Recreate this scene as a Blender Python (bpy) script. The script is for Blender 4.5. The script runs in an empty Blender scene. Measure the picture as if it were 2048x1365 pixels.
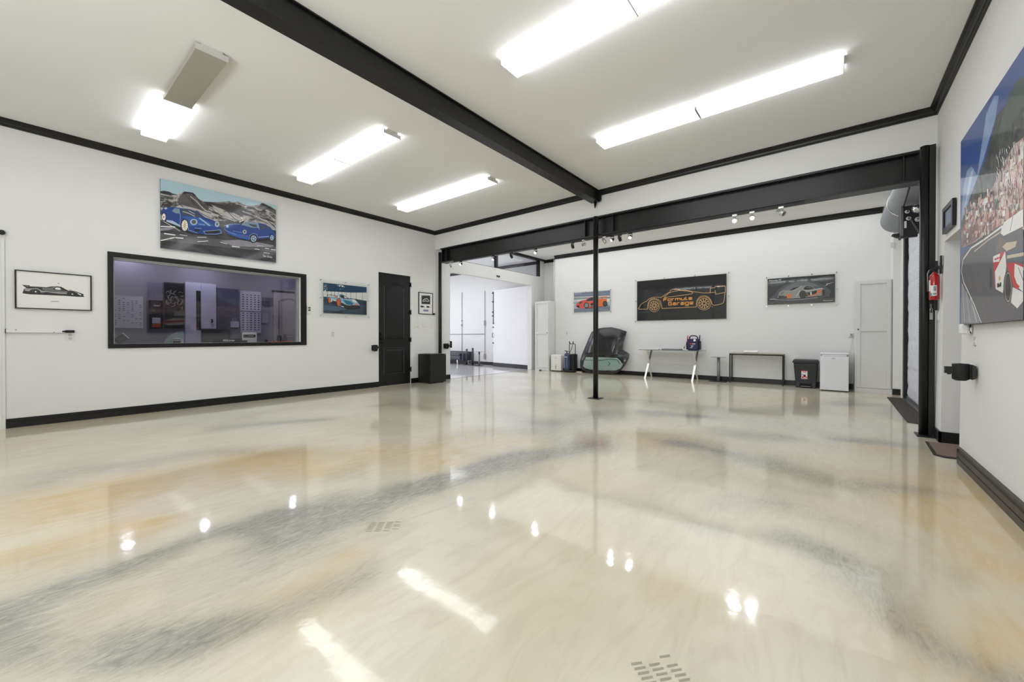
import bpy, bmesh, math, random
from mathutils import Vector, Matrix, noise
random.seed(11)
SC = bpy.context.scene
COL = SC.collection
# ------------------------------------------------------------------ camera
cam_d = bpy.data.cameras.new('camera'); cam = bpy.data.objects.new('camera', cam_d); COL.objects.link(cam)
cam_d.sensor_width = 36.0; cam_d.lens = 797.7 / 2048 * 36; cam_d.shift_y = -5.64 / 2048
cam_d.clip_start = 0.05; cam_d.clip_end = 100
cam.location = (0, 0, 1.12); cam.rotation_euler = (math.pi / 2 - 0.0057, 0, 0.6772)
SC.camera = cam
# ------------------------------------------------------------------ view, world, big lights
SC.view_settings.view_transform = 'Standard'; SC.view_settings.look = 'None'
SC.view_settings.gamma = 1; SC.view_settings.use_curve_mapping = False
SC.view_settings.exposure = 1.12
wd = bpy.data.worlds.new('world'); SC.world = wd; wd.use_nodes = True
wd.node_tree.nodes['Background'].inputs[0].default_value = (0.75, 0.85, 1, 1)
wd.node_tree.nodes['Background'].inputs[1].default_value = 0.5

def area(name, loc, rot, sx, sy, power, color=(1, 1, 1), spread=180):
    d = bpy.data.lights.new(name, 'AREA'); d.shape = 'RECTANGLE'; d.size = sx; d.size_y = sy
    d.energy = power; d.color = color; d.spread = math.radians(spread)
    o = bpy.data.objects.new(name, d); o.location = loc; o.rotation_euler = rot; COL.objects.link(o); return o
P2 = math.pi / 2
# unseen area lights at end wall and ceiling give the neighbouring room's daylight
area('annex_daylight', (-14.3, 8.2, 1.6), (0, -P2, 0), 3.0, 4.0, 42, (0.86, 0.90, 1.0))
area('annex_ceiling_light', (-11.2, 8.6, 3.68), (0, 0, 0), 3.6, 2.4, 38, (0.90, 0.92, 1.0))
# added fill light behind the camera, aimed forward at walls and ceiling
area('rear_fill_light', (-2.2, -2.4, 1.7), (math.radians(108), 0, math.radians(6)), 3.5, 1.2, 60, (0.95, 0.975, 1.0))
# added overhead fill light, unseen, brightening the far bay
area('far_bay_fill_light', (-3.35, 8.95, 3.70), (0, 0, 0), 8.3, 3.9, 62, (0.94, 0.97, 1.0))
FIX_E = 3.9        # fluorescent diffuser emission
# ------------------------------------------------------------------ materials
MATS = {}
def lin(c):
    return tuple(((x / 255) / 12.92 if x / 255 <= 0.04045 else (((x / 255) + 0.055) / 1.055) ** 2.4) for x in c) + (1,)
def mat(name, rgb, rough=0.6, metal=0.0, coat=0.0, coat_rough=0.05, emit=None, estr=0.0, bump=0.0, bscale=60, var=0.0, vscale=5, spec=0.5):
    if name in MATS: return MATS[name]
    m = bpy.data.materials.new(name); m.use_nodes = True; nt = m.node_tree; b = nt.nodes['Principled BSDF']
    b.inputs['Base Color'].default_value = lin(rgb); b.inputs['Roughness'].default_value = rough
    b.inputs['Metallic'].default_value = metal; b.inputs['Coat Weight'].default_value = coat
    b.inputs['Coat Roughness'].default_value = coat_rough; b.inputs['Specular IOR Level'].default_value = spec
    if emit: b.inputs['Emission Color'].default_value = lin(emit); b.inputs['Emission Strength'].default_value = estr
    if bump or var:
        tc = nt.nodes.new('ShaderNodeTexCoord')
    if bump:
        n = nt.nodes.new('ShaderNodeTexNoise'); n.inputs['Scale'].default_value = bscale; n.inputs['Detail'].default_value = 4
        bp = nt.nodes.new('ShaderNodeBump'); bp.inputs['Strength'].default_value = bump; bp.inputs['Distance'].default_value = 0.003
        nt.links.new(tc.outputs['Object'], n.inputs['Vector']); nt.links.new(n.outputs['Fac'], bp.inputs['Height'])
        nt.links.new(bp.outputs['Normal'], b.inputs['Normal'])
    if var:
        n2 = nt.nodes.new('ShaderNodeTexNoise'); n2.inputs['Scale'].default_value = vscale; n2.inputs['Detail'].default_value = 5
        mx = nt.nodes.new('ShaderNodeMix'); mx.data_type = 'RGBA'
        c = lin(rgb); mx.inputs[6].default_value = tuple(x * (1 - var) for x in c[:3]) + (1,)
        mx.inputs[7].default_value = tuple(min(1, x * (1 + var)) for x in c[:3]) + (1,)
        nt.links.new(tc.outputs['Object'], n2.inputs['Vector']); nt.links.new(n2.outputs['Fac'], mx.inputs[0])
        nt.links.new(mx.outputs[2], b.inputs['Base Color'])
    MATS[name] = m; return m
def clear(name, tint, refl_rough=0.02, ior=1.45, boost=1.0):
    m = bpy.data.materials.new(name); m.use_nodes = True; nt = m.node_tree; nt.nodes.clear()
    o = nt.nodes.new('ShaderNodeOutputMaterial'); t = nt.nodes.new('ShaderNodeBsdfTransparent'); g = nt.nodes.new('ShaderNodeBsdfGlossy')
    f = nt.nodes.new('ShaderNodeFresnel'); mx = nt.nodes.new('ShaderNodeMixShader')
    t.inputs[0].default_value = lin(tint); g.inputs['Roughness'].default_value = refl_rough; f.inputs[0].default_value = ior
    if boost != 1.0:
        mm = nt.nodes.new('ShaderNodeMath'); mm.operation = 'MULTIPLY'; mm.use_clamp = True; mm.inputs[1].default_value = boost
        nt.links.new(f.outputs[0], mm.inputs[0]); nt.links.new(mm.outputs[0], mx.inputs[0])
    else: nt.links.new(f.outputs[0], mx.inputs[0])
    nt.links.new(t.outputs[0], mx.inputs[1]); nt.links.new(g.outputs[0], mx.inputs[2]); nt.links.new(mx.outputs[0], o.inputs[0])
    MATS[name] = m; return m
WALL = mat('wall_paint', (224, 223, 221), 0.75, bump=0.25, bscale=55)
CEIL = mat('ceiling_paint', (236, 235, 233), 0.85, bump=0.15, bscale=40)
WHITE = mat('white_gloss_paint', (226, 226, 224), 0.35)
CABW = mat('cabinet_white', (216, 215, 212), 0.42, bump=0.1, bscale=120)
BLACK = mat('black_gloss_paint', (15, 14, 14), 0.35, bump=0.15, bscale=30, spec=0.4)
STEEL = mat('black_steel', (17, 16, 16), 0.4, bump=0.5, bscale=14, spec=0.45)
MATT = mat('matt_black', (22, 22, 23), 0.6)
DOORM = mat('door_black', (17, 16, 16), 0.4, bump=0.1, bscale=90, spec=.4)
RUBBER = mat('black_rubber', (16, 16, 17), 0.7)
CHROME = mat('chrome', (225, 224, 220), 0.12, metal=1)
GREYM = mat('grey_metal', (120, 122, 124), 0.4, metal=0.9)
BRONZE = mat('dark_bronze', (40, 34, 30), 0.35, metal=0.8)
PLATE = mat('plate_plastic', (222, 220, 215), 0.4)
GLASS = clear('window_glass', (250, 250, 252), ior=1.5, boost=1.2)
ACRYL = clear('acrylic', (254, 255, 254), ior=1.35, boost=.45)
CGLASS = clear('clerestory_glass', (250, 251, 253), ior=1.2)
GREENG = mat('green_glass', (138, 164, 154), 0.08, coat=.5)
GREENG.node_tree.nodes['Principled BSDF'].inputs['Alpha'].default_value = .8
BASEB = mat('baseboard_black', (15, 14, 14), 0.38, bump=0.2, bscale=20, spec=.4)
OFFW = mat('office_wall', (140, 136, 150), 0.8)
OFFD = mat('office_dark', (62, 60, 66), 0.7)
PAPER = mat('paper', (232, 231, 228), 0.7)
REDP = mat('red_plastic', (196, 40, 34), 0.35)
# picture colours
PIC = dict(ink=(28, 27, 28), black=(14, 14, 15), silver=(150, 148, 146), grey=(104, 102, 101), pale=(222, 224, 226), snow=(158, 154, 152),
  snowhi=(226, 224, 220), rock=(34, 31, 31), rockgrey=(84, 80, 79), tarmac=(50, 46, 50), tarmac2=(82, 80, 84), lav=(136, 132, 142), blue=(14, 56, 128),
  bluehi=(30, 84, 160), paleblue=(160, 182, 204), glassy=(116, 140, 156), dkglass=(54, 66, 78), cream=(232, 222, 206), gold=(202, 168, 96),
  rust=(156, 62, 44), bandwhite=(226, 224, 220), deepblue=(38, 56, 76), midblue=(78, 98, 120), navy=(20, 48, 74), carblue=(146, 180, 206),
  teal=(32, 112, 148), orange=(232, 116, 58), greengrey=(146, 158, 160), asphalt=(186, 192, 206), slate=(128, 134, 152), coral=(226, 88, 66),
  bronze=(226, 178, 122), signorange=(255, 176, 84), halo=(82, 82, 88), halo2=(112, 112, 118), floorgrey=(78, 76, 76), skydeep=(22, 72, 142),
  cloud=(128, 152, 190), skyhi=(170, 190, 214), forest=(50, 54, 54), forestlight=(72, 84, 78), bldg1=(196, 160, 150), bldg2=(120, 84, 82),
  bldg3=(168, 142, 140), bldg4=(196, 180, 156), greybrown=(104, 92, 88), steel=(74, 86, 100), red=(190, 40, 36), sky=(168, 196, 206),
  topblue=(24, 64, 98), trackgrey=(130, 138, 160), signblack=(13, 13, 16), charcoal=(50, 50, 54), monacosky=(60, 84, 140), matwhite=(226, 224, 220), drawpaper=(228, 226, 223))
def streaked(name, a, b_, scale, lo, hi, sx=1.0):
    m = mat(name, a, 0.5, coat=.2); nt = m.node_tree; b = nt.nodes['Principled BSDF']; N = nt.nodes.new; L = nt.links.new
    tc = N('ShaderNodeTexCoord'); mp = N('ShaderNodeMapping'); mp.inputs['Scale'].default_value = (1, sx, 1); mp.inputs['Rotation'].default_value = (.6, 0, 0)
    n = N('ShaderNodeTexNoise'); n.inputs['Scale'].default_value = scale; n.inputs['Detail'].default_value = 8; n.inputs['Roughness'].default_value = .65; n.inputs['Distortion'].default_value = 1.2
    r = N('ShaderNodeMapRange'); r.inputs[1].default_value = lo; r.inputs[2].default_value = hi; x = N('ShaderNodeMix'); x.data_type = 'RGBA'; x.inputs[6].default_value = lin(a); x.inputs[7].default_value = lin(b_)
    L(tc.outputs['Object'], mp.inputs[0]); L(mp.outputs[0], n.inputs['Vector']); L(n.outputs['Fac'], r.inputs[0]); L(r.outputs[0], x.inputs[0]); L(x.outputs[2], b.inputs['Base Color']); return m
streaked('ink_snow', (46, 43, 43), (176, 172, 168), 7, .44, .56, .45)
streaked('ink_forest', (34, 38, 38), (92, 98, 92), 6, .4, .7)
streaked('ink_tarmac', (34, 31, 34), (84, 80, 86), 5, .42, .72, .3)
streaked('ink_bldg3', (110, 86, 86), (196, 168, 166), 9, .4, .6)
streaked('ink_deepblue', (26, 42, 60), (66, 88, 108), 4, .4, .7, .4)
def pmat(k):
    if 'ink_' + k in MATS: return MATS['ink_' + k]
    return mat('ink_' + k, PIC[k], 0.5, var=.28 if k in ('snow', 'tarmac', 'tarmac2', 'rockgrey', 'forest', 'forestlight', 'deepblue', 'midblue', 'lav', 'cloud', 'skydeep', 'greybrown', 'floorgrey', 'asphalt', 'bldg3') else 0, vscale=14, coat=0.35 if k in ('signblack', 'charcoal', 'topblue', 'deepblue', 'ink') else 0.25, coat_rough=0.06)

# ------------------------------------------------------------------ mesh helpers
class MB:
    def __init__(s): s.bm = bmesh.new(); s.mi = 0; s.mats = []
    def m(s, mt):
        if mt not in s.mats: s.mats.append(mt)
        s.mi = s.mats.index(mt); return s
    def face(s, pts):
        vs = [s.bm.verts.new(p) for p in pts]
        f = s.bm.faces.new(vs); f.material_index = s.mi; return f
    def box(s, x0, x1, y0, y1, z0, z1):
        v = [s.bm.verts.new(p) for p in ((x0,y0,z0),(x1,y0,z0),(x1,y1,z0),(x0,y1,z0),(x0,y0,z1),(x1,y0,z1),(x1,y1,z1),(x0,y1,z1))]
        for q in ((0,3,2,1),(4,5,6,7),(0,1,5,4),(1,2,6,5),(2,3,7,6),(3,0,4,7)):
            f = s.bm.faces.new([v[i] for i in q]); f.material_index = s.mi
        return s
    def hexa(s, b, t):            # 4 bottom points, 4 top points
        v = [s.bm.verts.new(p) for p in list(b) + list(t)]
        for q in ((0,3,2,1),(4,5,6,7),(0,1,5,4),(1,2,6,5),(2,3,7,6),(3,0,4,7)):
            f = s.bm.faces.new([v[i] for i in q]); f.material_index = s.mi
        return s
    def prism(s, pts, d):         # pts: 3d polygon, d: extrusion vector
        d = Vector(d); a = [s.bm.verts.new(p) for p in pts]; b = [s.bm.verts.new(Vector(p) + d) for p in pts]
        n = len(a)
        for f in [s.bm.faces.new(a[::-1]), s.bm.faces.new(b)] + [s.bm.faces.new((a[i], a[(i+1) % n], b[(i+1) % n], b[i])) for i in range(n)]:
            f.material_index = s.mi
        return s
    def tube(s, pts, r, seg=12, closed=False, cap=True, r2=None):
        pts = [Vector(p) for p in pts]; n = len(pts); rings = []; up = None
        for i, p in enumerate(pts):
            if closed: t = pts[(i+1) % n] - pts[i-1]
            else: t = pts[min(i+1, n-1)] - pts[max(i-1, 0)]
            t.normalize()
            if up is None:
                up = Vector((0,0,1)) if abs(t.z) < .9 else Vector((1,0,0))
            a = t.cross(up); 
            if a.length < 1e-4: up = Vector((1,0,0)) if abs(t.x) < .9 else Vector((0,1,0)); a = t.cross(up)
            a.normalize(); b = a.cross(t); up = b
            rr = r if r2 is None else r + (r2 - r) * i / max(1, n - 1)
            rings.append([s.bm.verts.new(p + (a * math.cos(k*2*math.pi/seg) + b * math.sin(k*2*math.pi/seg)) * rr) for k in range(seg)])
        m = n if closed else n - 1
        for i in range(m):
            A, B = rings[i], rings[(i+1) % n]
            for k in range(seg):
                f = s.bm.faces.new((A[k], A[(k+1) % seg], B[(k+1) % seg], B[k])); f.material_index = s.mi; f.smooth = True
        if cap and not closed:
            for R in (rings[0][::-1], rings[-1]):
                f = s.bm.faces.new(R); f.material_index = s.mi
        return s
    def lathe(s, c, prof, axis='z', seg=24, cap=True):   # prof: list of (radius, height)
        rings = []
        for r, h in prof:
            R = []
            for k in range(seg):
                a = k*2*math.pi/seg; u, v = r*math.cos(a), r*math.sin(a)
                p = {'z': (u, v, h), 'x': (h, u, v), 'y': (u, h, -v)}[axis]
                R.append(s.bm.verts.new((c[0]+p[0], c[1]+p[1], c[2]+p[2])))
            rings.append(R)
        for A, B in zip(rings, rings[1:]):
            for k in range(seg):
                f = s.bm.faces.new((A[k], A[(k+1) % seg], B[(k+1) % seg], B[k])); f.material_index = s.mi; f.smooth = True
        for R in ((rings[0][::-1], rings[-1]) if cap else ()):
            f = s.bm.faces.new(R); f.material_index = s.mi
        return s
    def xform(s, M):
        bmesh.ops.transform(s.bm, matrix=M, verts=s.bm.verts); return s

def wloc(o):
    v = Vector((0,0,0))
    while o is not None: v = v + o.location; o = o.parent
    return v
def obj(name, mb, mt=None, parent=None, origin=None, bevel=0, seg=2, local=False, smooth=False):
    me = bpy.data.meshes.new(name)
    off = Vector((0,0,0))
    if not local:
        if parent is not None: off = wloc(parent)
        elif origin is not None: off = Vector(origin)
    if off.length: bmesh.ops.translate(mb.bm, verts=mb.bm.verts, vec=-off)
    bmesh.ops.recalc_face_normals(mb.bm, faces=mb.bm.faces)
    mb.bm.to_mesh(me); mb.bm.free()
    if mt is not None: me.materials.append(mt)
    else:
        for x in mb.mats: me.materials.append(x)
    o = bpy.data.objects.new(name, me); COL.objects.link(o)
    if parent is not None: o.parent = parent
    elif origin is not None: o.location = origin
    if bevel:
        b = o.modifiers.new('bevel', 'BEVEL'); b.width = bevel; b.segments = seg; b.limit_method = 'ANGLE'; b.angle_limit = math.radians(40)
    return o
def tag(o, label=None, cat=None, group=None, kind=None):
    if label: o['label'] = label
    if cat: o['category'] = cat
    if group: o['group'] = group
    if kind: o['kind'] = kind
    return o
def thing(name, label, cat, loc, group=None, rz=0):
    o = bpy.data.objects.new(name, None); COL.objects.link(o); o.location = loc; o.rotation_euler = (0, 0, rz); o.empty_display_size = .1
    return tag(o, label, cat, group)
def struct(name, mb, mt=None, parent=None, label=None, bevel=0):
    o = obj(name, mb, mt, parent, bevel=bevel)
    if parent is None: o['kind'] = 'structure'
    if label: o['label'] = label
    return o
def copy_tree(o, parent=None):
    c = o.copy(); COL.objects.link(c)
    if parent is not None: c.parent = parent
    for ch in list(o.children): copy_tree(ch, c)
    return c
def B(*a):
    mb = MB()
    for x in a: mb.box(*x)
    return mb
def textmesh(body, size, loc, plane, mt, parent, name='lettering', width=None, bold=0.0, shear=0.0):
    cu = bpy.data.curves.new('t', 'FONT'); cu.body = body; cu.size = size; cu.offset = bold; cu.shear = shear; cu.resolution_u = 3; cu.extrude = 0.0004
    to = bpy.data.objects.new('t', cu); COL.objects.link(to); bpy.context.view_layer.update()
    me = bpy.data.meshes.new_from_object(to.evaluated_get(bpy.context.evaluated_depsgraph_get()))
    bpy.data.objects.remove(to); bpy.data.curves.remove(cu)
    xs = [v.co.x for v in me.vertices]; k = 1.0
    if width: k = width / (max(xs) - min(xs))
    ax = {'left': (Vector((0,1,0)), Vector((1,0,0))), 'far': (Vector((1,0,0)), Vector((0,-1,0))), 'right': (Vector((0,-1,0)), Vector((-1,0,0)))}[plane]
    off = wloc(parent)
    for v in me.vertices: v.co = Vector(loc) - off + ax[0] * (v.co.x - min(xs)) * k + Vector((0,0,1)) * v.co.y + ax[1] * v.co.z
    me.materials.clear(); me.materials.append(mt)
    o = bpy.data.objects.new(name, me); COL.objects.link(o); o.parent = parent; return o
# ---- traced outlines of the pictures (wall metres) and the floor pigment
GREY=[
  ('-2.579,-0.045;-2.643,0.161;-2.646,0.413;-2.585,0.711;-2.445,1.045',0.13,0.75),
  ('-2.472,0.946;-2.434,1.351;-2.412,1.719;-2.318,2.113;-2.207,2.582;-2.117,3.217;-1.879,3.796',0.26,1),
  ('-2.319,1.915;-2.296,2.428;-2.173,2.968',0.14,0.8),
  ('-4.664,0.158;-4.96,0.453;-4.702,0.84;-4.368,1.407',0.22,0.5),
  ('-5.866,1.516;-5.623,1.923;-5.398,2.571',0.2,0.7),
  ('-5.654,3.653;-5.563,3.968;-4.881,3.936',0.16,0.5),
  ('-2.854,4.336;-2.596,4.661;-2.753,5.238',0.3,0.7),
  ('-2.128,5.74;-1.82,5.892;-1.429,5.934',0.16,0.9),
  ('-2.904,6.635;-2.202,6.861',0.2,0.5),
  ('-0.877,5.206;-0.45,5.286',0.18,0.7),
  ('0.066,5.619;0.544,5.695',0.15,0.9),
  ('-1.261,4.245;-0.584,4.189;-0.205,4.031;0.104,3.863;0.386,4.028',0.17,0.7),
  ('-0.264,2.591;-0.007,2.547;0.147,2.324;0.278,2.166;0.512,2.146',0.14,0.7),
  ('-0.623,2.989;-0.165,3.254;0.082,3.015',0.18,0.3),
  ('-2.017,0.314;-1.881,0.517;-1.758,0.751;-1.688,0.985',0.12,0.6),
  ('-2.312,-0.041;-2.067,0.186;-1.911,0.475',0.14,0.5),
  ('0.162,8.571;0.827,8.692;0.887,7.542',0.3,0.8),
  ('-1.62,6.724;-0.96,6.878;-0.388,7.549;0.241,9.164',0.3,0.5),
  ('-3.243,3.184;-2.858,3.802;-2.288,3.672',0.2,0.35),
  ('-1.09,4.15;-0.498,3.577;-0.277,3.268',0.2,0.3),
  ('-1.458,2.545;-0.94,2.631;-0.594,2.472',0.12,0.3),
]
OCHRE=[
  (-4.008,1.493,0.5,1),
  (-3.34,1.589,0.3,0.6),
  (-4.033,0.248,0.4,0.8),
  (-3.311,0.406,0.25,0.9),
  (-3.198,0.04,0.25,0.8),
  (-2.309,0.393,0.2,0.4),
  (-1.828,0.78,0.25,0.5),
  (-2.857,2.419,0.35,0.7),
  (-3.003,3.098,0.5,0.6),
  (0.662,3.559,0.3,1),
  (0.647,2.963,0.3,1),
  (0.511,4.012,0.35,0.9),
  (0.443,5.383,0.3,0.9),
  (0.807,4.626,0.3,0.8),
  (0.33,2.084,0.3,0.4),
  (-0.352,1.881,0.25,0.3),
  (-3.467,2.239,0.35,0.7),
  (-0.06,3.241,0.35,0.4),
  (-6.513,0.021,0.5,0.5),
  (-1.532,4.28,0.5,0.7),
  (-1.111,4.618,0.35,0.4),
  (-1.921,1.066,0.12,0.5),
  (-6.025,0.947,0.6,0.35),
  (0.51,2.386,0.3,0.7),
  (-0.101,8.889,0.8,0.5),
  (-1.459,2.947,0.4,0.3),
]
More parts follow.
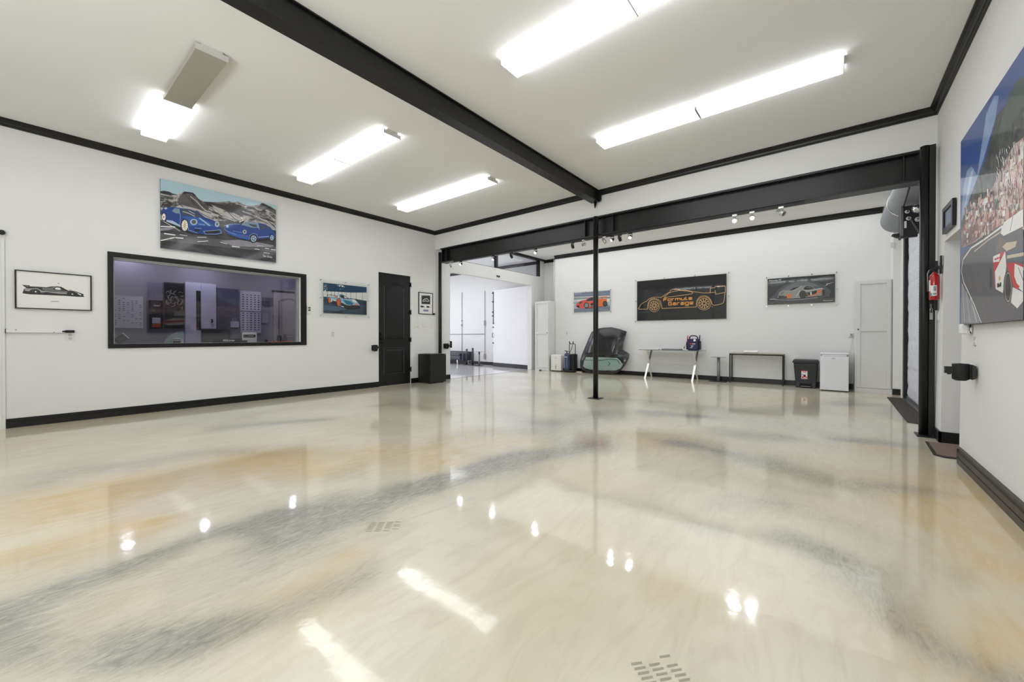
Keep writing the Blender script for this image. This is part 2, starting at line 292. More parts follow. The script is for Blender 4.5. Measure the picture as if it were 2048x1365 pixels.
ART = {
 'supercar': [
  ('p','ink','0.052,1.644;0.058,1.669;0.066,1.702;0.084,1.712;0.048,1.749;0.11,1.749;0.11,1.737;0.2,1.738;0.243,1.737;0.287,1.752;0.337,1.758;0.371,1.754;0.399,1.733;0.434,1.71;0.463,1.713;0.498,1.707;0.569,1.674;0.563,1.656;0.575,1.639;0.515,1.637;0.41,1.64;0.298,1.639;0.199,1.638;0.109,1.637'),
  ('p','silver','0.084,1.71;0.125,1.712;0.168,1.72;0.21,1.691;0.265,1.687;0.354,1.686;0.422,1.683;0.416,1.666;0.342,1.664;0.243,1.677;0.2,1.665;0.189,1.689;0.168,1.707;0.125,1.7;0.104,1.673;0.073,1.678;0.068,1.694'),
  ('p','grey','0.211,1.728;0.276,1.734;0.315,1.751;0.332,1.75;0.298,1.715;0.354,1.707;0.411,1.704;0.434,1.7;0.411,1.687;0.326,1.691;0.243,1.693;0.211,1.703'),
  ('p','pale','0.315,1.729;0.332,1.744;0.354,1.742;0.371,1.722;0.354,1.713;0.32,1.717'),
  ('p','grey','0.073,1.745;0.105,1.743;0.105,1.734;0.084,1.728'),
  ('p','black','0.188,1.675;0.186,1.662;0.18,1.651;0.172,1.643;0.161,1.638;0.149,1.637;0.139,1.64;0.13,1.647;0.124,1.657;0.123,1.669;0.125,1.681;0.13,1.692;0.139,1.7;0.15,1.705;0.161,1.706;0.172,1.703;0.181,1.696;0.186,1.686'),
  ('s','grey','0.178,1.674;0.177,1.668;0.175,1.663;0.173,1.658;0.169,1.653;0.165,1.65;0.16,1.648;0.155,1.647;0.15,1.647;0.146,1.649;0.141,1.651;0.138,1.655;0.135,1.659;0.134,1.664;0.133,1.67;0.134,1.675;0.135,1.681;0.138,1.686;0.142,1.69;0.146,1.693;0.15,1.695;0.155,1.696;0.16,1.696;0.165,1.695;0.169,1.692;0.173,1.689;0.175,1.684;0.177,1.679;0.178,1.674',0.004),
  ('p','pale','0.164,1.674;0.164,1.671;0.163,1.668;0.161,1.666;0.158,1.665;0.156,1.664;0.153,1.665;0.151,1.667;0.15,1.67;0.149,1.673;0.15,1.676;0.151,1.679;0.153,1.681;0.156,1.682;0.158,1.683;0.161,1.682;0.163,1.68;0.164,1.677'),
  ('p','black','0.492,1.67;0.49,1.66;0.485,1.651;0.477,1.644;0.467,1.639;0.457,1.638;0.448,1.641;0.44,1.647;0.435,1.656;0.434,1.665;0.435,1.676;0.44,1.685;0.448,1.692;0.458,1.696;0.468,1.697;0.477,1.695;0.485,1.689;0.49,1.68'),
  ('s','grey','0.482,1.669;0.482,1.665;0.48,1.66;0.478,1.656;0.475,1.653;0.471,1.65;0.467,1.648;0.462,1.647;0.458,1.647;0.454,1.648;0.45,1.651;0.447,1.654;0.445,1.657;0.443,1.662;0.443,1.666;0.443,1.671;0.445,1.675;0.447,1.68;0.45,1.683;0.454,1.686;0.458,1.688;0.463,1.689;0.467,1.688;0.471,1.687;0.475,1.685;0.478,1.682;0.48,1.678;0.482,1.674;0.482,1.669',0.004),
  ('p','pale','0.472,1.669;0.472,1.666;0.471,1.664;0.469,1.662;0.467,1.661;0.464,1.66;0.462,1.661;0.46,1.663;0.459,1.665;0.458,1.668;0.459,1.67;0.46,1.673;0.462,1.675;0.464,1.676;0.467,1.676;0.469,1.675;0.471,1.674;0.472,1.671'),
  ('p','pale','0.515,1.687;0.545,1.669;0.542,1.654;0.515,1.674'),
  ('p','silver','0.474,1.707;0.515,1.691;0.533,1.675;0.492,1.694'),
  ('s','ink','0.434,1.728;0.445,1.711',0.004),
  ('s','ink','0.45,1.731;0.456,1.714',0.004),
  ('s','grey','0.284,1.561;0.348,1.565',0.006),
  ('p','silver','0.355,1.797;0.355,1.795;0.354,1.792;0.351,1.791;0.349,1.79;0.346,1.789;0.344,1.79;0.341,1.791;0.34,1.793;0.34,1.795;0.34,1.798;0.341,1.8;0.344,1.802;0.346,1.803;0.349,1.803;0.351,1.802;0.354,1.801;0.355,1.799'),
 ],
 'bluecars': [
  ('p','snow','1.347,3.259;1.385,3.278;1.444,3.28;1.486,3.264;1.547,3.265;1.573,3.289;1.626,3.334;1.68,3.341;1.734,3.345;1.762,3.318;1.798,3.27;1.864,3.242;1.94,3.256;2.037,3.281;2.117,3.302;2.198,3.338;2.27,3.336;2.333,3.367;2.375,3.351;2.45,3.333;2.56,3.354;2.628,3.39;2.696,3.436;2.742,3.432;2.835,3.405;2.916,3.366;2.915,3.019;2.342,2.974;2.085,2.919;1.347,2.803'),
  ('p','rockgrey','1.626,3.334;1.734,3.345;1.789,3.268;1.864,3.242;1.94,3.168;1.92,3.116;1.844,3.098;1.715,3.112;1.634,3.114;1.546,3.125;1.551,3.193;1.591,3.282'),
  ('p','rockgrey','2.605,3.334;2.696,3.436;2.835,3.405;2.916,3.366;2.916,3.281;2.788,3.341;2.673,3.319'),
  ('p','rock','1.349,3.259;1.385,3.278;1.444,3.28;1.486,3.264;1.547,3.265;1.486,3.242;1.401,3.241;1.349,3.232'),
  ('p','rock','1.626,3.334;1.68,3.341;1.734,3.345;1.762,3.318;1.752,3.292;1.716,3.322;1.662,3.313;1.608,3.281'),
  ('p','rock','1.864,3.242;1.94,3.256;2.037,3.251;1.998,3.218;1.959,3.231;1.998,3.182;1.921,3.186'),
  ('p','rock','2.696,3.436;2.788,3.406;2.907,3.357;2.835,3.359;2.719,3.362;2.65,3.345'),
  ('s','rock','1.789,3.268;1.845,3.19;1.959,3.114;2.096,3.076;2.238,3.048;2.332,3.008',0.012),
  ('s','rock','1.864,3.207;1.978,3.154;2.037,3.097',0.009),
  ('s','rock','1.716,3.226;1.798,3.132;1.844,3.098;1.959,3.079',0.01),
  ('s','rock','1.644,3.274;1.716,3.214;1.752,3.144',0.006),
  ('s','rock','2.116,3.188;2.167,3.261;2.229,3.313;2.291,3.317',0.012),
  ('s','rock','2.147,3.184;2.197,3.232;2.197,3.184;2.136,3.145',0.009),
  ('s','rock','2.197,3.148;2.248,3.099;2.29,3.06;2.332,3.045;2.353,3.019',0.011),
  ('s','rock','2.228,3.143;2.3,3.112;2.343,3.097',0.008),
  ('s','rock','2.343,3.22;2.45,3.196;2.56,3.172;2.672,3.134;2.787,3.096',0.01),
  ('s','rock','2.375,3.178;2.483,3.179;2.604,3.132;2.718,3.106',0.008),
  ('s','rock','2.56,3.273;2.672,3.224;2.788,3.173;2.894,3.119',0.008),
  ('s','rock','2.65,3.218;2.741,3.214;2.858,3.137',0.008),
  ('s','rock','2.429,3.265;2.516,3.281;2.582,3.322',0.007),
  ('s','rock','1.359,3.034;1.384,3.095;1.426,3.122;1.46,3.092;1.511,3.083;1.572,3.121;1.608,3.096',0.012),
  ('s','rock','1.351,3.162;1.401,3.186;1.452,3.206',0.008),
  ('s','rock','1.452,3.195;1.486,3.215;1.529,3.21;1.512,3.183',0.006),
  ('s','rock','1.529,3.254;1.555,3.206;1.538,3.19',0.006),
  ('s','rock','1.512,3.15;1.573,3.143;1.679,3.148',0.006),
  ('s','rock','2.718,3.209;2.788,3.147;2.894,3.054',0.009),
  ('s','rock','2.835,3.262;2.906,3.2',0.008),
  ('s','rock','2.364,3.126;2.396,3.084;2.374,3.055',0.01),
  ('s','rock','1.988,3.109;2.086,3.097;2.197,3.063',0.007),
  ('s','rock','1.77,3.08;1.901,3.019;1.997,2.994',0.009),
  ('s','rock','2.811,3.127;2.882,3.077;2.906,3.043',0.01),
  ('s','snowhi','1.698,3.278;1.771,3.229;1.845,3.144;1.901,3.1',0.007),
  ('s','snowhi','2.007,3.138;2.136,3.073;2.29,3.024',0.006),
  ('s','snowhi','2.322,3.325;2.386,3.316;2.45,3.308',0.007),
  ('s','snowhi','2.396,3.22;2.504,3.196;2.616,3.172',0.006),
  ('s','snowhi','2.374,3.116;2.406,3.074;2.353,3.025',0.012),
  ('s','snowhi','2.742,3.278;2.835,3.223;2.906,3.174',0.006),
  ('p','tarmac','1.347,2.836;1.589,2.812;2.086,2.99;2.238,3;2.395,2.998;2.915,3.006;2.914,2.429;1.346,2.425'),
  ('p','tarmac2','1.347,2.651;1.843,2.67;2.135,2.69;2.914,2.705;2.914,2.613;2.134,2.57;1.659,2.544;1.346,2.542'),
  ('p','lav','2.085,2.668;2.341,2.728;2.671,2.739;2.893,2.727;2.833,2.688;2.503,2.64;2.257,2.609'),
  ('p','lav','1.347,2.716;1.45,2.749;1.528,2.754;1.433,2.701;1.347,2.673'),
  ('s','snowhi','1.35,2.741;1.519,2.769',0.014),
  ('s','snowhi','1.349,2.532;1.441,2.576;1.51,2.606;1.606,2.613',0.016),
  ('s','snowhi','1.391,2.643;1.51,2.645',0.016),
  ('s','snowhi','1.787,2.596;1.919,2.632',0.009),
  ('s','snowhi','2.084,2.642;2.175,2.631',0.008),
  ('s','snowhi','2.247,2.601;2.351,2.607',0.014),
  ('s','snowhi','2.58,2.615;2.648,2.62',0.01),
  ('s','snowhi','2.74,2.655;2.798,2.656',0.012),
  ('s','snowhi','2.833,2.649;2.905,2.653',0.012),
  ('s','snowhi','1.367,2.829;1.467,2.774;1.571,2.718',0.006),
  ('s','snowhi','1.571,2.662;1.659,2.663',0.007),
  ('s','snowhi','1.787,2.665;1.9,2.686',0.008),
  ('s','snowhi','2.614,2.678;2.705,2.688',0.007),
  ('s','snowhi','2.716,2.574;2.809,2.576',0.006),
  ('p','black','1.358,2.827;1.412,2.823;1.597,2.724;1.714,2.696;1.881,2.706;2.035,2.736;2.12,2.783;2.035,2.778;1.714,2.759;1.4,2.858'),
  ('p','blue','1.352,2.961;1.371,2.999;1.384,3.029;1.434,3.047;1.486,3.06;1.59,3.069;1.697,3.079;1.788,3.067;1.882,2.997;1.987,2.98;2.056,2.936;2.097,2.873;2.105,2.792;2.035,2.75;1.881,2.726;1.714,2.722;1.664,2.737;1.584,2.777;1.413,2.839;1.362,2.85'),
  ('p','bluehi','1.589,2.946;1.77,2.977;1.901,2.949;2.016,2.88;1.844,2.855;1.678,2.808;1.66,2.895'),
  ('p','paleblue','1.413,2.85;1.485,2.855;1.584,2.799;1.584,2.777;1.413,2.826'),
  ('p','glassy','1.477,2.997;1.507,3.049;1.568,3.053;1.572,2.981;1.52,2.974'),
  ('p','dkglass','1.585,3.057;1.697,3.073;1.788,3.044;1.853,2.99;1.751,2.972;1.598,2.976'),
  ('s','pale','1.607,3.023;1.679,3.012;1.751,2.984',0.008),
  ('s','pale','1.679,3.052;1.751,3.018',0.006),
  ('p','paleblue','1.384,3.018;1.413,3.042;1.426,3.018;1.401,3'),
  ('p','black','1.411,2.894;1.409,2.87;1.404,2.849;1.397,2.832;1.388,2.822;1.378,2.82;1.369,2.826;1.362,2.839;1.358,2.858;1.356,2.881;1.358,2.904;1.363,2.926;1.37,2.943;1.379,2.953;1.388,2.955;1.397,2.949;1.405,2.936;1.41,2.916'),
  ('p','cream','1.404,2.892;1.403,2.874;1.399,2.857;1.394,2.844;1.387,2.836;1.38,2.835;1.373,2.84;1.367,2.85;1.364,2.865;1.363,2.882;1.364,2.901;1.368,2.917;1.373,2.93;1.38,2.938;1.387,2.94;1.394,2.935;1.4,2.925;1.403,2.91'),
  ('p','rock','1.389,2.889;1.389,2.884;1.388,2.88;1.386,2.877;1.384,2.875;1.382,2.874;1.38,2.875;1.379,2.878;1.378,2.882;1.378,2.886;1.378,2.89;1.379,2.895;1.381,2.898;1.382,2.9;1.384,2.9;1.386,2.899;1.388,2.897;1.389,2.893'),
  ('p','black','1.678,2.825;1.675,2.79;1.666,2.757;1.652,2.732;1.635,2.716;1.618,2.713;1.601,2.721;1.588,2.741;1.579,2.77;1.577,2.803;1.58,2.838;1.589,2.871;1.602,2.896;1.619,2.912;1.636,2.916;1.653,2.908;1.666,2.888;1.675,2.859'),
  ('p','cream','1.667,2.823;1.665,2.794;1.658,2.767;1.648,2.746;1.635,2.734;1.622,2.731;1.609,2.738;1.599,2.755;1.593,2.779;1.591,2.806;1.593,2.835;1.6,2.862;1.61,2.882;1.622,2.895;1.636,2.898;1.648,2.891;1.658,2.875;1.665,2.851'),
  ('s','rock','1.636,2.816;1.664,2.822',0.004),
  ('s','rock','1.634,2.807;1.657,2.776',0.004),
  ('s','rock','1.631,2.8;1.639,2.744',0.004),
  ('s','rock','1.626,2.799;1.617,2.739',0.004),
  ('s','rock','1.623,2.804;1.6,2.764',0.004),
  ('s','rock','1.622,2.813;1.593,2.807',0.004),
  ('s','rock','1.623,2.823;1.6,2.853',0.004),
  ('s','rock','1.627,2.829;1.618,2.885',0.004),
  ('s','rock','1.631,2.83;1.64,2.89',0.004),
  ('s','rock','1.635,2.825;1.658,2.866',0.004),
  ('p','gold','1.638,2.816;1.637,2.81;1.635,2.804;1.633,2.799;1.63,2.796;1.627,2.795;1.624,2.797;1.622,2.801;1.62,2.806;1.62,2.813;1.62,2.819;1.622,2.825;1.624,2.83;1.627,2.833;1.63,2.834;1.633,2.832;1.636,2.828;1.637,2.823'),
  ('p','paleblue','1.786,2.902;1.783,2.885;1.775,2.869;1.763,2.856;1.748,2.847;1.732,2.843;1.717,2.846;1.705,2.854;1.697,2.866;1.694,2.882;1.697,2.899;1.705,2.915;1.717,2.928;1.732,2.938;1.748,2.941;1.763,2.939;1.775,2.931;1.783,2.918'),
  ('p','rockgrey','1.769,2.899;1.768,2.887;1.762,2.876;1.755,2.868;1.745,2.862;1.735,2.86;1.725,2.861;1.717,2.867;1.712,2.875;1.711,2.886;1.713,2.897;1.718,2.908;1.725,2.917;1.735,2.922;1.745,2.925;1.755,2.923;1.763,2.918;1.768,2.909'),
  ('p','paleblue','2.071,2.93;2.069,2.914;2.063,2.899;2.056,2.887;2.046,2.88;2.036,2.878;2.026,2.881;2.018,2.889;2.013,2.902;2.011,2.917;2.013,2.933;2.018,2.947;2.026,2.959;2.036,2.966;2.046,2.969;2.056,2.966;2.064,2.957;2.069,2.945'),
  ('p','rockgrey','2.059,2.927;2.058,2.917;2.054,2.908;2.05,2.901;2.044,2.896;2.038,2.895;2.032,2.897;2.027,2.902;2.024,2.91;2.023,2.919;2.024,2.929;2.027,2.939;2.032,2.946;2.038,2.951;2.044,2.952;2.05,2.95;2.055,2.945;2.058,2.937'),
  ('p','paleblue','1.797,2.969;1.818,2.974;1.96,2.88;1.934,2.872'),
  ('p','black','1.881,2.776;2.065,2.831;2.075,2.788;1.9,2.739'),
  ('s','paleblue','1.751,2.801;1.834,2.812',0.006),
  ('p','black','1.737,2.781;1.834,2.786;1.787,2.751;1.75,2.755'),
  ('s','paleblue','1.862,2.772;2.085,2.841;2.1,2.791;2.035,2.76;1.886,2.734;1.862,2.772',0.006),
  ('s','paleblue','1.572,2.987;1.576,2.943;1.571,2.808',0.004),
  ('s','paleblue','1.806,2.876;1.881,2.875',0.008),
  ('s','paleblue','1.669,2.795;1.678,2.751;1.787,2.728',0.006),
  ('p','black','2.135,2.822;2.492,2.725;2.614,2.748;2.905,2.834;2.893,2.871;2.492,2.782'),
  ('p','blue','2.13,2.866;2.148,2.918;2.197,2.955;2.321,2.991;2.385,2.995;2.439,3.059;2.559,3.074;2.741,3.075;2.834,3.028;2.906,2.938;2.896,2.865;2.787,2.84;2.614,2.786;2.492,2.75;2.341,2.759;2.196,2.792'),
  ('p','bluehi','2.135,2.852;2.342,2.827;2.481,2.829;2.481,2.754;2.341,2.765;2.196,2.798'),
  ('p','glassy','2.385,2.987;2.441,3.052;2.626,3.063;2.638,2.987;2.537,2.972'),
  ('p','dkglass','2.482,3.029;2.604,3.037;2.615,2.995;2.537,2.991'),
  ('p','dkglass','2.66,3.043;2.741,3.053;2.755,2.992;2.672,2.969'),
  ('p','dkglass','2.764,3.039;2.811,3.023;2.801,2.998;2.77,2.995'),
  ('s','pale','2.385,2.989;2.441,3.057;2.627,3.067;2.647,2.963',0.004),
  ('s','paleblue','2.637,2.828;2.798,2.872',0.01),
  ('s','paleblue','2.135,2.917;2.238,2.97;2.363,2.997',0.006),
  ('p','black','2.617,2.799;2.613,2.772;2.603,2.747;2.587,2.728;2.568,2.715;2.548,2.712;2.529,2.717;2.514,2.731;2.504,2.752;2.501,2.777;2.504,2.803;2.514,2.828;2.53,2.848;2.549,2.86;2.569,2.864;2.588,2.859;2.603,2.845;2.613,2.824'),
  ('p','paleblue','2.603,2.796;2.6,2.777;2.593,2.759;2.582,2.744;2.568,2.735;2.553,2.732;2.539,2.736;2.528,2.747;2.521,2.762;2.519,2.78;2.521,2.8;2.528,2.818;2.54,2.832;2.553,2.841;2.568,2.844;2.582,2.84;2.593,2.83;2.601,2.815'),
  ('p','black','2.889,2.867;2.886,2.844;2.878,2.823;2.867,2.807;2.853,2.796;2.838,2.794;2.824,2.799;2.813,2.811;2.806,2.829;2.803,2.851;2.806,2.874;2.813,2.894;2.824,2.911;2.838,2.922;2.853,2.925;2.867,2.92;2.879,2.907;2.886,2.889'),
  ('p','paleblue','2.879,2.865;2.877,2.849;2.872,2.834;2.863,2.822;2.853,2.814;2.842,2.812;2.832,2.816;2.824,2.825;2.819,2.838;2.817,2.854;2.819,2.87;2.825,2.885;2.833,2.897;2.843,2.905;2.853,2.907;2.864,2.903;2.872,2.894;2.877,2.881'),
  ('p','rock','2.592,2.794;2.591,2.79;2.59,2.786;2.587,2.782;2.584,2.78;2.581,2.78;2.578,2.781;2.576,2.783;2.575,2.787;2.574,2.791;2.575,2.795;2.576,2.799;2.578,2.803;2.581,2.805;2.585,2.805;2.587,2.804;2.59,2.802;2.591,2.798'),
  ('p','rock','2.871,2.864;2.87,2.86;2.869,2.857;2.868,2.854;2.866,2.853;2.864,2.852;2.862,2.853;2.86,2.855;2.859,2.858;2.859,2.862;2.859,2.865;2.86,2.868;2.862,2.871;2.864,2.873;2.866,2.873;2.868,2.872;2.869,2.87;2.87,2.867'),
  ('p','rock','2.576,2.762;2.576,2.758;2.574,2.754;2.572,2.751;2.569,2.749;2.566,2.748;2.563,2.749;2.561,2.751;2.559,2.755;2.558,2.759;2.559,2.763;2.561,2.768;2.563,2.771;2.566,2.773;2.569,2.773;2.572,2.772;2.574,2.77;2.576,2.767'),
  ('p','rock','2.859,2.838;2.859,2.834;2.858,2.831;2.856,2.828;2.854,2.827;2.852,2.826;2.85,2.827;2.848,2.829;2.847,2.832;2.847,2.836;2.847,2.839;2.849,2.843;2.85,2.845;2.852,2.847;2.854,2.847;2.856,2.847;2.858,2.844;2.859,2.842'),
  ('p','rock','2.551,2.769;2.551,2.764;2.549,2.76;2.547,2.757;2.544,2.755;2.541,2.754;2.538,2.755;2.536,2.758;2.534,2.761;2.534,2.765;2.534,2.77;2.536,2.774;2.538,2.777;2.541,2.779;2.544,2.78;2.547,2.779;2.549,2.776;2.551,2.773'),
  ('p','rock','2.84,2.844;2.84,2.84;2.839,2.837;2.837,2.834;2.836,2.832;2.833,2.832;2.832,2.833;2.83,2.835;2.829,2.838;2.829,2.841;2.829,2.845;2.83,2.848;2.832,2.851;2.834,2.852;2.836,2.853;2.838,2.852;2.839,2.85;2.84,2.847'),
  ('p','rock','2.552,2.804;2.551,2.8;2.549,2.796;2.547,2.793;2.544,2.79;2.541,2.79;2.538,2.791;2.536,2.793;2.534,2.797;2.534,2.801;2.534,2.805;2.536,2.809;2.538,2.813;2.541,2.815;2.544,2.815;2.547,2.814;2.55,2.812;2.551,2.808'),
  ('p','rock','2.841,2.873;2.84,2.869;2.839,2.866;2.838,2.863;2.836,2.861;2.834,2.861;2.832,2.862;2.83,2.864;2.829,2.867;2.829,2.87;2.829,2.874;2.83,2.877;2.832,2.88;2.834,2.881;2.836,2.882;2.838,2.881;2.839,2.879;2.84,2.876'),
  ('p','rock','2.577,2.82;2.576,2.816;2.574,2.812;2.572,2.808;2.569,2.806;2.566,2.806;2.563,2.807;2.561,2.809;2.559,2.812;2.559,2.817;2.559,2.821;2.561,2.825;2.563,2.828;2.566,2.83;2.569,2.831;2.572,2.83;2.574,2.828;2.576,2.824'),
  ('p','rock','2.859,2.885;2.859,2.881;2.858,2.878;2.856,2.876;2.854,2.874;2.852,2.874;2.85,2.874;2.849,2.876;2.848,2.879;2.847,2.883;2.848,2.886;2.849,2.89;2.85,2.892;2.852,2.894;2.854,2.894;2.856,2.894;2.858,2.892;2.859,2.889'),
  ('p','paleblue','2.457,2.884;2.455,2.872;2.45,2.86;2.442,2.851;2.432,2.845;2.422,2.843;2.413,2.845;2.405,2.852;2.4,2.861;2.398,2.872;2.4,2.885;2.405,2.896;2.413,2.905;2.422,2.911;2.432,2.914;2.442,2.911;2.45,2.905;2.455,2.896'),
  ('p','rockgrey','2.445,2.882;2.443,2.874;2.44,2.867;2.436,2.862;2.43,2.858;2.424,2.857;2.419,2.858;2.414,2.862;2.411,2.868;2.41,2.875;2.411,2.882;2.414,2.889;2.419,2.895;2.424,2.898;2.43,2.9;2.436,2.898;2.441,2.895;2.444,2.889'),
  ('p','paleblue','2.199,2.924;2.198,2.915;2.195,2.907;2.19,2.901;2.184,2.897;2.178,2.896;2.172,2.897;2.167,2.902;2.164,2.908;2.163,2.916;2.164,2.925;2.167,2.932;2.172,2.939;2.178,2.943;2.184,2.944;2.19,2.943;2.195,2.939;2.198,2.932'),
  ('s','rust','2.373,2.802;2.481,2.811',0.006),
  ('s','paleblue','2.258,2.859;2.384,2.857',0.004),
  ('s','paleblue','2.135,2.867;2.196,2.834;2.299,2.806',0.004),
  ('s','paleblue','2.492,2.757;2.503,2.834;2.559,2.882;2.615,2.868;2.62,2.818',0.004),
 ],
 'racecar': [
  ('p','bandwhite','3.77,1.996;4.029,2.007;4.341,2.015;4.699,2.046;4.698,1.869;4.463,1.891;4.261,1.9;4.028,1.904;3.773,1.888'),
  ('p','deepblue','3.773,1.888;4.028,1.901;4.341,1.89;4.698,1.869;4.698,1.573;3.774,1.564'),
  ('p','midblue','3.776,1.727;4.104,1.71;4.26,1.666;4.028,1.617;3.776,1.627'),
  ('s','navy','3.846,2.021;3.846,1.89',0.007),
  ('s','navy','3.927,2.028;3.927,1.897',0.007),
  ('s','navy','3.998,2.034;3.998,1.902',0.007),
  ('s','navy','4.07,2.041;4.07,1.902',0.007),
  ('s','navy','4.144,2.047;4.143,1.899',0.007),
  ('s','navy','4.241,2.056;4.241,1.894',0.007),
  ('s','navy','4.339,2.064;4.338,1.889',0.007),
  ('s','navy','4.459,2.075;4.459,1.883',0.007),
  ('s','navy','4.601,2.088;4.6,1.876',0.007),
  ('p','black','3.864,1.776;4.028,1.742;4.26,1.666;4.462,1.673;4.57,1.713;4.529,1.757;4.104,1.754'),
  ('p','carblue','3.846,1.887;3.923,1.9;3.983,1.897;4.028,1.934;4.105,1.953;4.182,1.953;4.261,1.918;4.325,1.882;4.414,1.884;4.475,1.839;4.533,1.781;4.545,1.727;4.421,1.697;4.26,1.7;4.127,1.719;4.028,1.765;3.915,1.783;3.864,1.827'),
  ('p','ink','3.919,1.86;4.028,1.823;4.039,1.743;3.923,1.78'),
  ('p','ink','4.127,1.793;4.26,1.757;4.537,1.762;4.541,1.723;4.421,1.694;4.26,1.693;4.127,1.715'),
  ('p','teal','4.166,1.855;4.34,1.837;4.397,1.795;4.365,1.759;4.245,1.763'),
  ('p','bandwhite','4.357,1.869;4.422,1.881;4.487,1.824;4.454,1.814;4.381,1.832'),
  ('p','orange','4.405,1.788;4.504,1.787;4.495,1.763;4.421,1.762'),
  ('p','ink','4.097,1.939;4.182,1.946;4.309,1.884;4.293,1.879;4.182,1.879;4.12,1.908'),
  ('p','pale','4.182,1.927;4.229,1.916;4.269,1.889;4.206,1.892'),
  ('p','orange','3.998,1.913;4.059,1.933;4.06,1.886;4.021,1.888'),
  ('p','bandwhite','4.063,1.936;4.086,1.938;4.085,1.879;4.066,1.885'),
  ('p','ink','4.105,1.961;4.174,1.96;4.19,1.953;4.105,1.949'),
  ('s','ink','3.842,1.929;3.923,1.933;4.013,1.929',0.01),
  ('s','ink','3.85,1.927;3.857,1.891',0.008),
  ('p','bandwhite','3.923,1.866;3.951,1.858;3.945,1.8;3.923,1.802'),
  ('p','bandwhite','3.953,1.855;4.021,1.838;4.028,1.816;3.96,1.819'),
  ('p','bandwhite','4.12,1.718;4.151,1.731;4.193,1.715;4.182,1.703'),
  ('s','bandwhite','4.143,1.824;4.182,1.782;4.245,1.756;4.34,1.754',0.006),
  ('p','black','3.912,1.829;3.91,1.807;3.905,1.787;3.897,1.772;3.887,1.764;3.877,1.763;3.867,1.77;3.86,1.784;3.855,1.803;3.853,1.824;3.855,1.846;3.86,1.866;3.868,1.881;3.877,1.889;3.888,1.89;3.897,1.883;3.905,1.869;3.91,1.85'),
  ('p','orange','3.907,1.83;3.905,1.811;3.902,1.795;3.896,1.782;3.889,1.776;3.882,1.775;3.876,1.781;3.87,1.793;3.867,1.809;3.865,1.827;3.867,1.845;3.87,1.862;3.876,1.874;3.883,1.881;3.89,1.881;3.897,1.875;3.902,1.864;3.906,1.848'),
  ('p','rust','3.89,1.828;3.889,1.824;3.889,1.821;3.887,1.818;3.885,1.817;3.884,1.817;3.882,1.818;3.881,1.82;3.88,1.824;3.879,1.828;3.88,1.832;3.881,1.835;3.882,1.838;3.884,1.839;3.885,1.84;3.887,1.838;3.889,1.836;3.889,1.832'),
  ('p','black','4.127,1.8;4.125,1.771;4.116,1.745;4.103,1.725;4.088,1.714;4.071,1.713;4.056,1.722;4.043,1.741;4.035,1.765;4.033,1.794;4.035,1.823;4.044,1.849;4.056,1.869;4.072,1.881;4.088,1.882;4.104,1.873;4.116,1.855;4.125,1.83'),
  ('p','orange','4.117,1.8;4.114,1.774;4.108,1.752;4.098,1.734;4.086,1.725;4.073,1.724;4.061,1.732;4.052,1.748;4.045,1.77;4.043,1.795;4.045,1.82;4.052,1.843;4.062,1.86;4.074,1.87;4.086,1.871;4.098,1.863;4.108,1.847;4.115,1.825'),
  ('p','rust','4.103,1.799;4.101,1.781;4.097,1.765;4.091,1.753;4.084,1.747;4.076,1.746;4.068,1.752;4.062,1.763;4.058,1.778;4.057,1.796;4.058,1.814;4.062,1.829;4.068,1.841;4.076,1.848;4.084,1.849;4.091,1.843;4.098,1.832;4.101,1.817'),
  ('p','orange','4.095,1.798;4.094,1.786;4.091,1.774;4.087,1.766;4.082,1.761;4.077,1.761;4.072,1.765;4.068,1.773;4.065,1.784;4.065,1.796;4.065,1.809;4.068,1.82;4.072,1.829;4.077,1.834;4.083,1.834;4.088,1.83;4.092,1.822;4.094,1.811'),
  ('p','pale','3.802,2.119;3.802,2.118;3.801,2.116;3.8,2.115;3.799,2.115;3.798,2.115;3.796,2.115;3.795,2.116;3.795,2.117;3.794,2.118;3.795,2.12;3.795,2.121;3.796,2.122;3.798,2.123;3.799,2.123;3.8,2.123;3.801,2.122;3.802,2.121'),
  ('p','pale','3.794,2.082;3.794,2.08;3.793,2.078;3.791,2.076;3.789,2.075;3.787,2.075;3.786,2.075;3.784,2.077;3.783,2.079;3.783,2.081;3.783,2.083;3.784,2.085;3.786,2.087;3.787,2.088;3.789,2.088;3.791,2.087;3.793,2.086;3.794,2.084'),
  ('p','pale','3.834,2.108;3.833,2.106;3.832,2.105;3.831,2.103;3.83,2.103;3.828,2.103;3.827,2.103;3.826,2.104;3.825,2.105;3.825,2.107;3.825,2.108;3.826,2.11;3.827,2.111;3.828,2.112;3.83,2.112;3.831,2.111;3.832,2.11;3.833,2.109'),
  ('p','pale','3.798,2.118;3.798,2.116;3.797,2.114;3.796,2.112;3.795,2.111;3.794,2.111;3.793,2.112;3.792,2.113;3.791,2.115;3.791,2.118;3.791,2.12;3.792,2.122;3.793,2.124;3.794,2.125;3.795,2.125;3.796,2.124;3.797,2.123;3.798,2.121'),
  ('p','pale','3.838,2.036;3.838,2.035;3.837,2.033;3.835,2.032;3.833,2.032;3.832,2.032;3.83,2.032;3.829,2.033;3.828,2.034;3.827,2.035;3.828,2.037;3.829,2.038;3.83,2.039;3.832,2.04;3.833,2.04;3.835,2.04;3.837,2.039;3.838,2.038'),
  ('p','pale','3.807,2.056;3.807,2.053;3.806,2.051;3.805,2.05;3.803,2.049;3.802,2.048;3.8,2.049;3.799,2.05;3.798,2.052;3.797,2.055;3.798,2.057;3.799,2.059;3.8,2.061;3.802,2.062;3.803,2.062;3.805,2.061;3.806,2.06;3.807,2.058'),
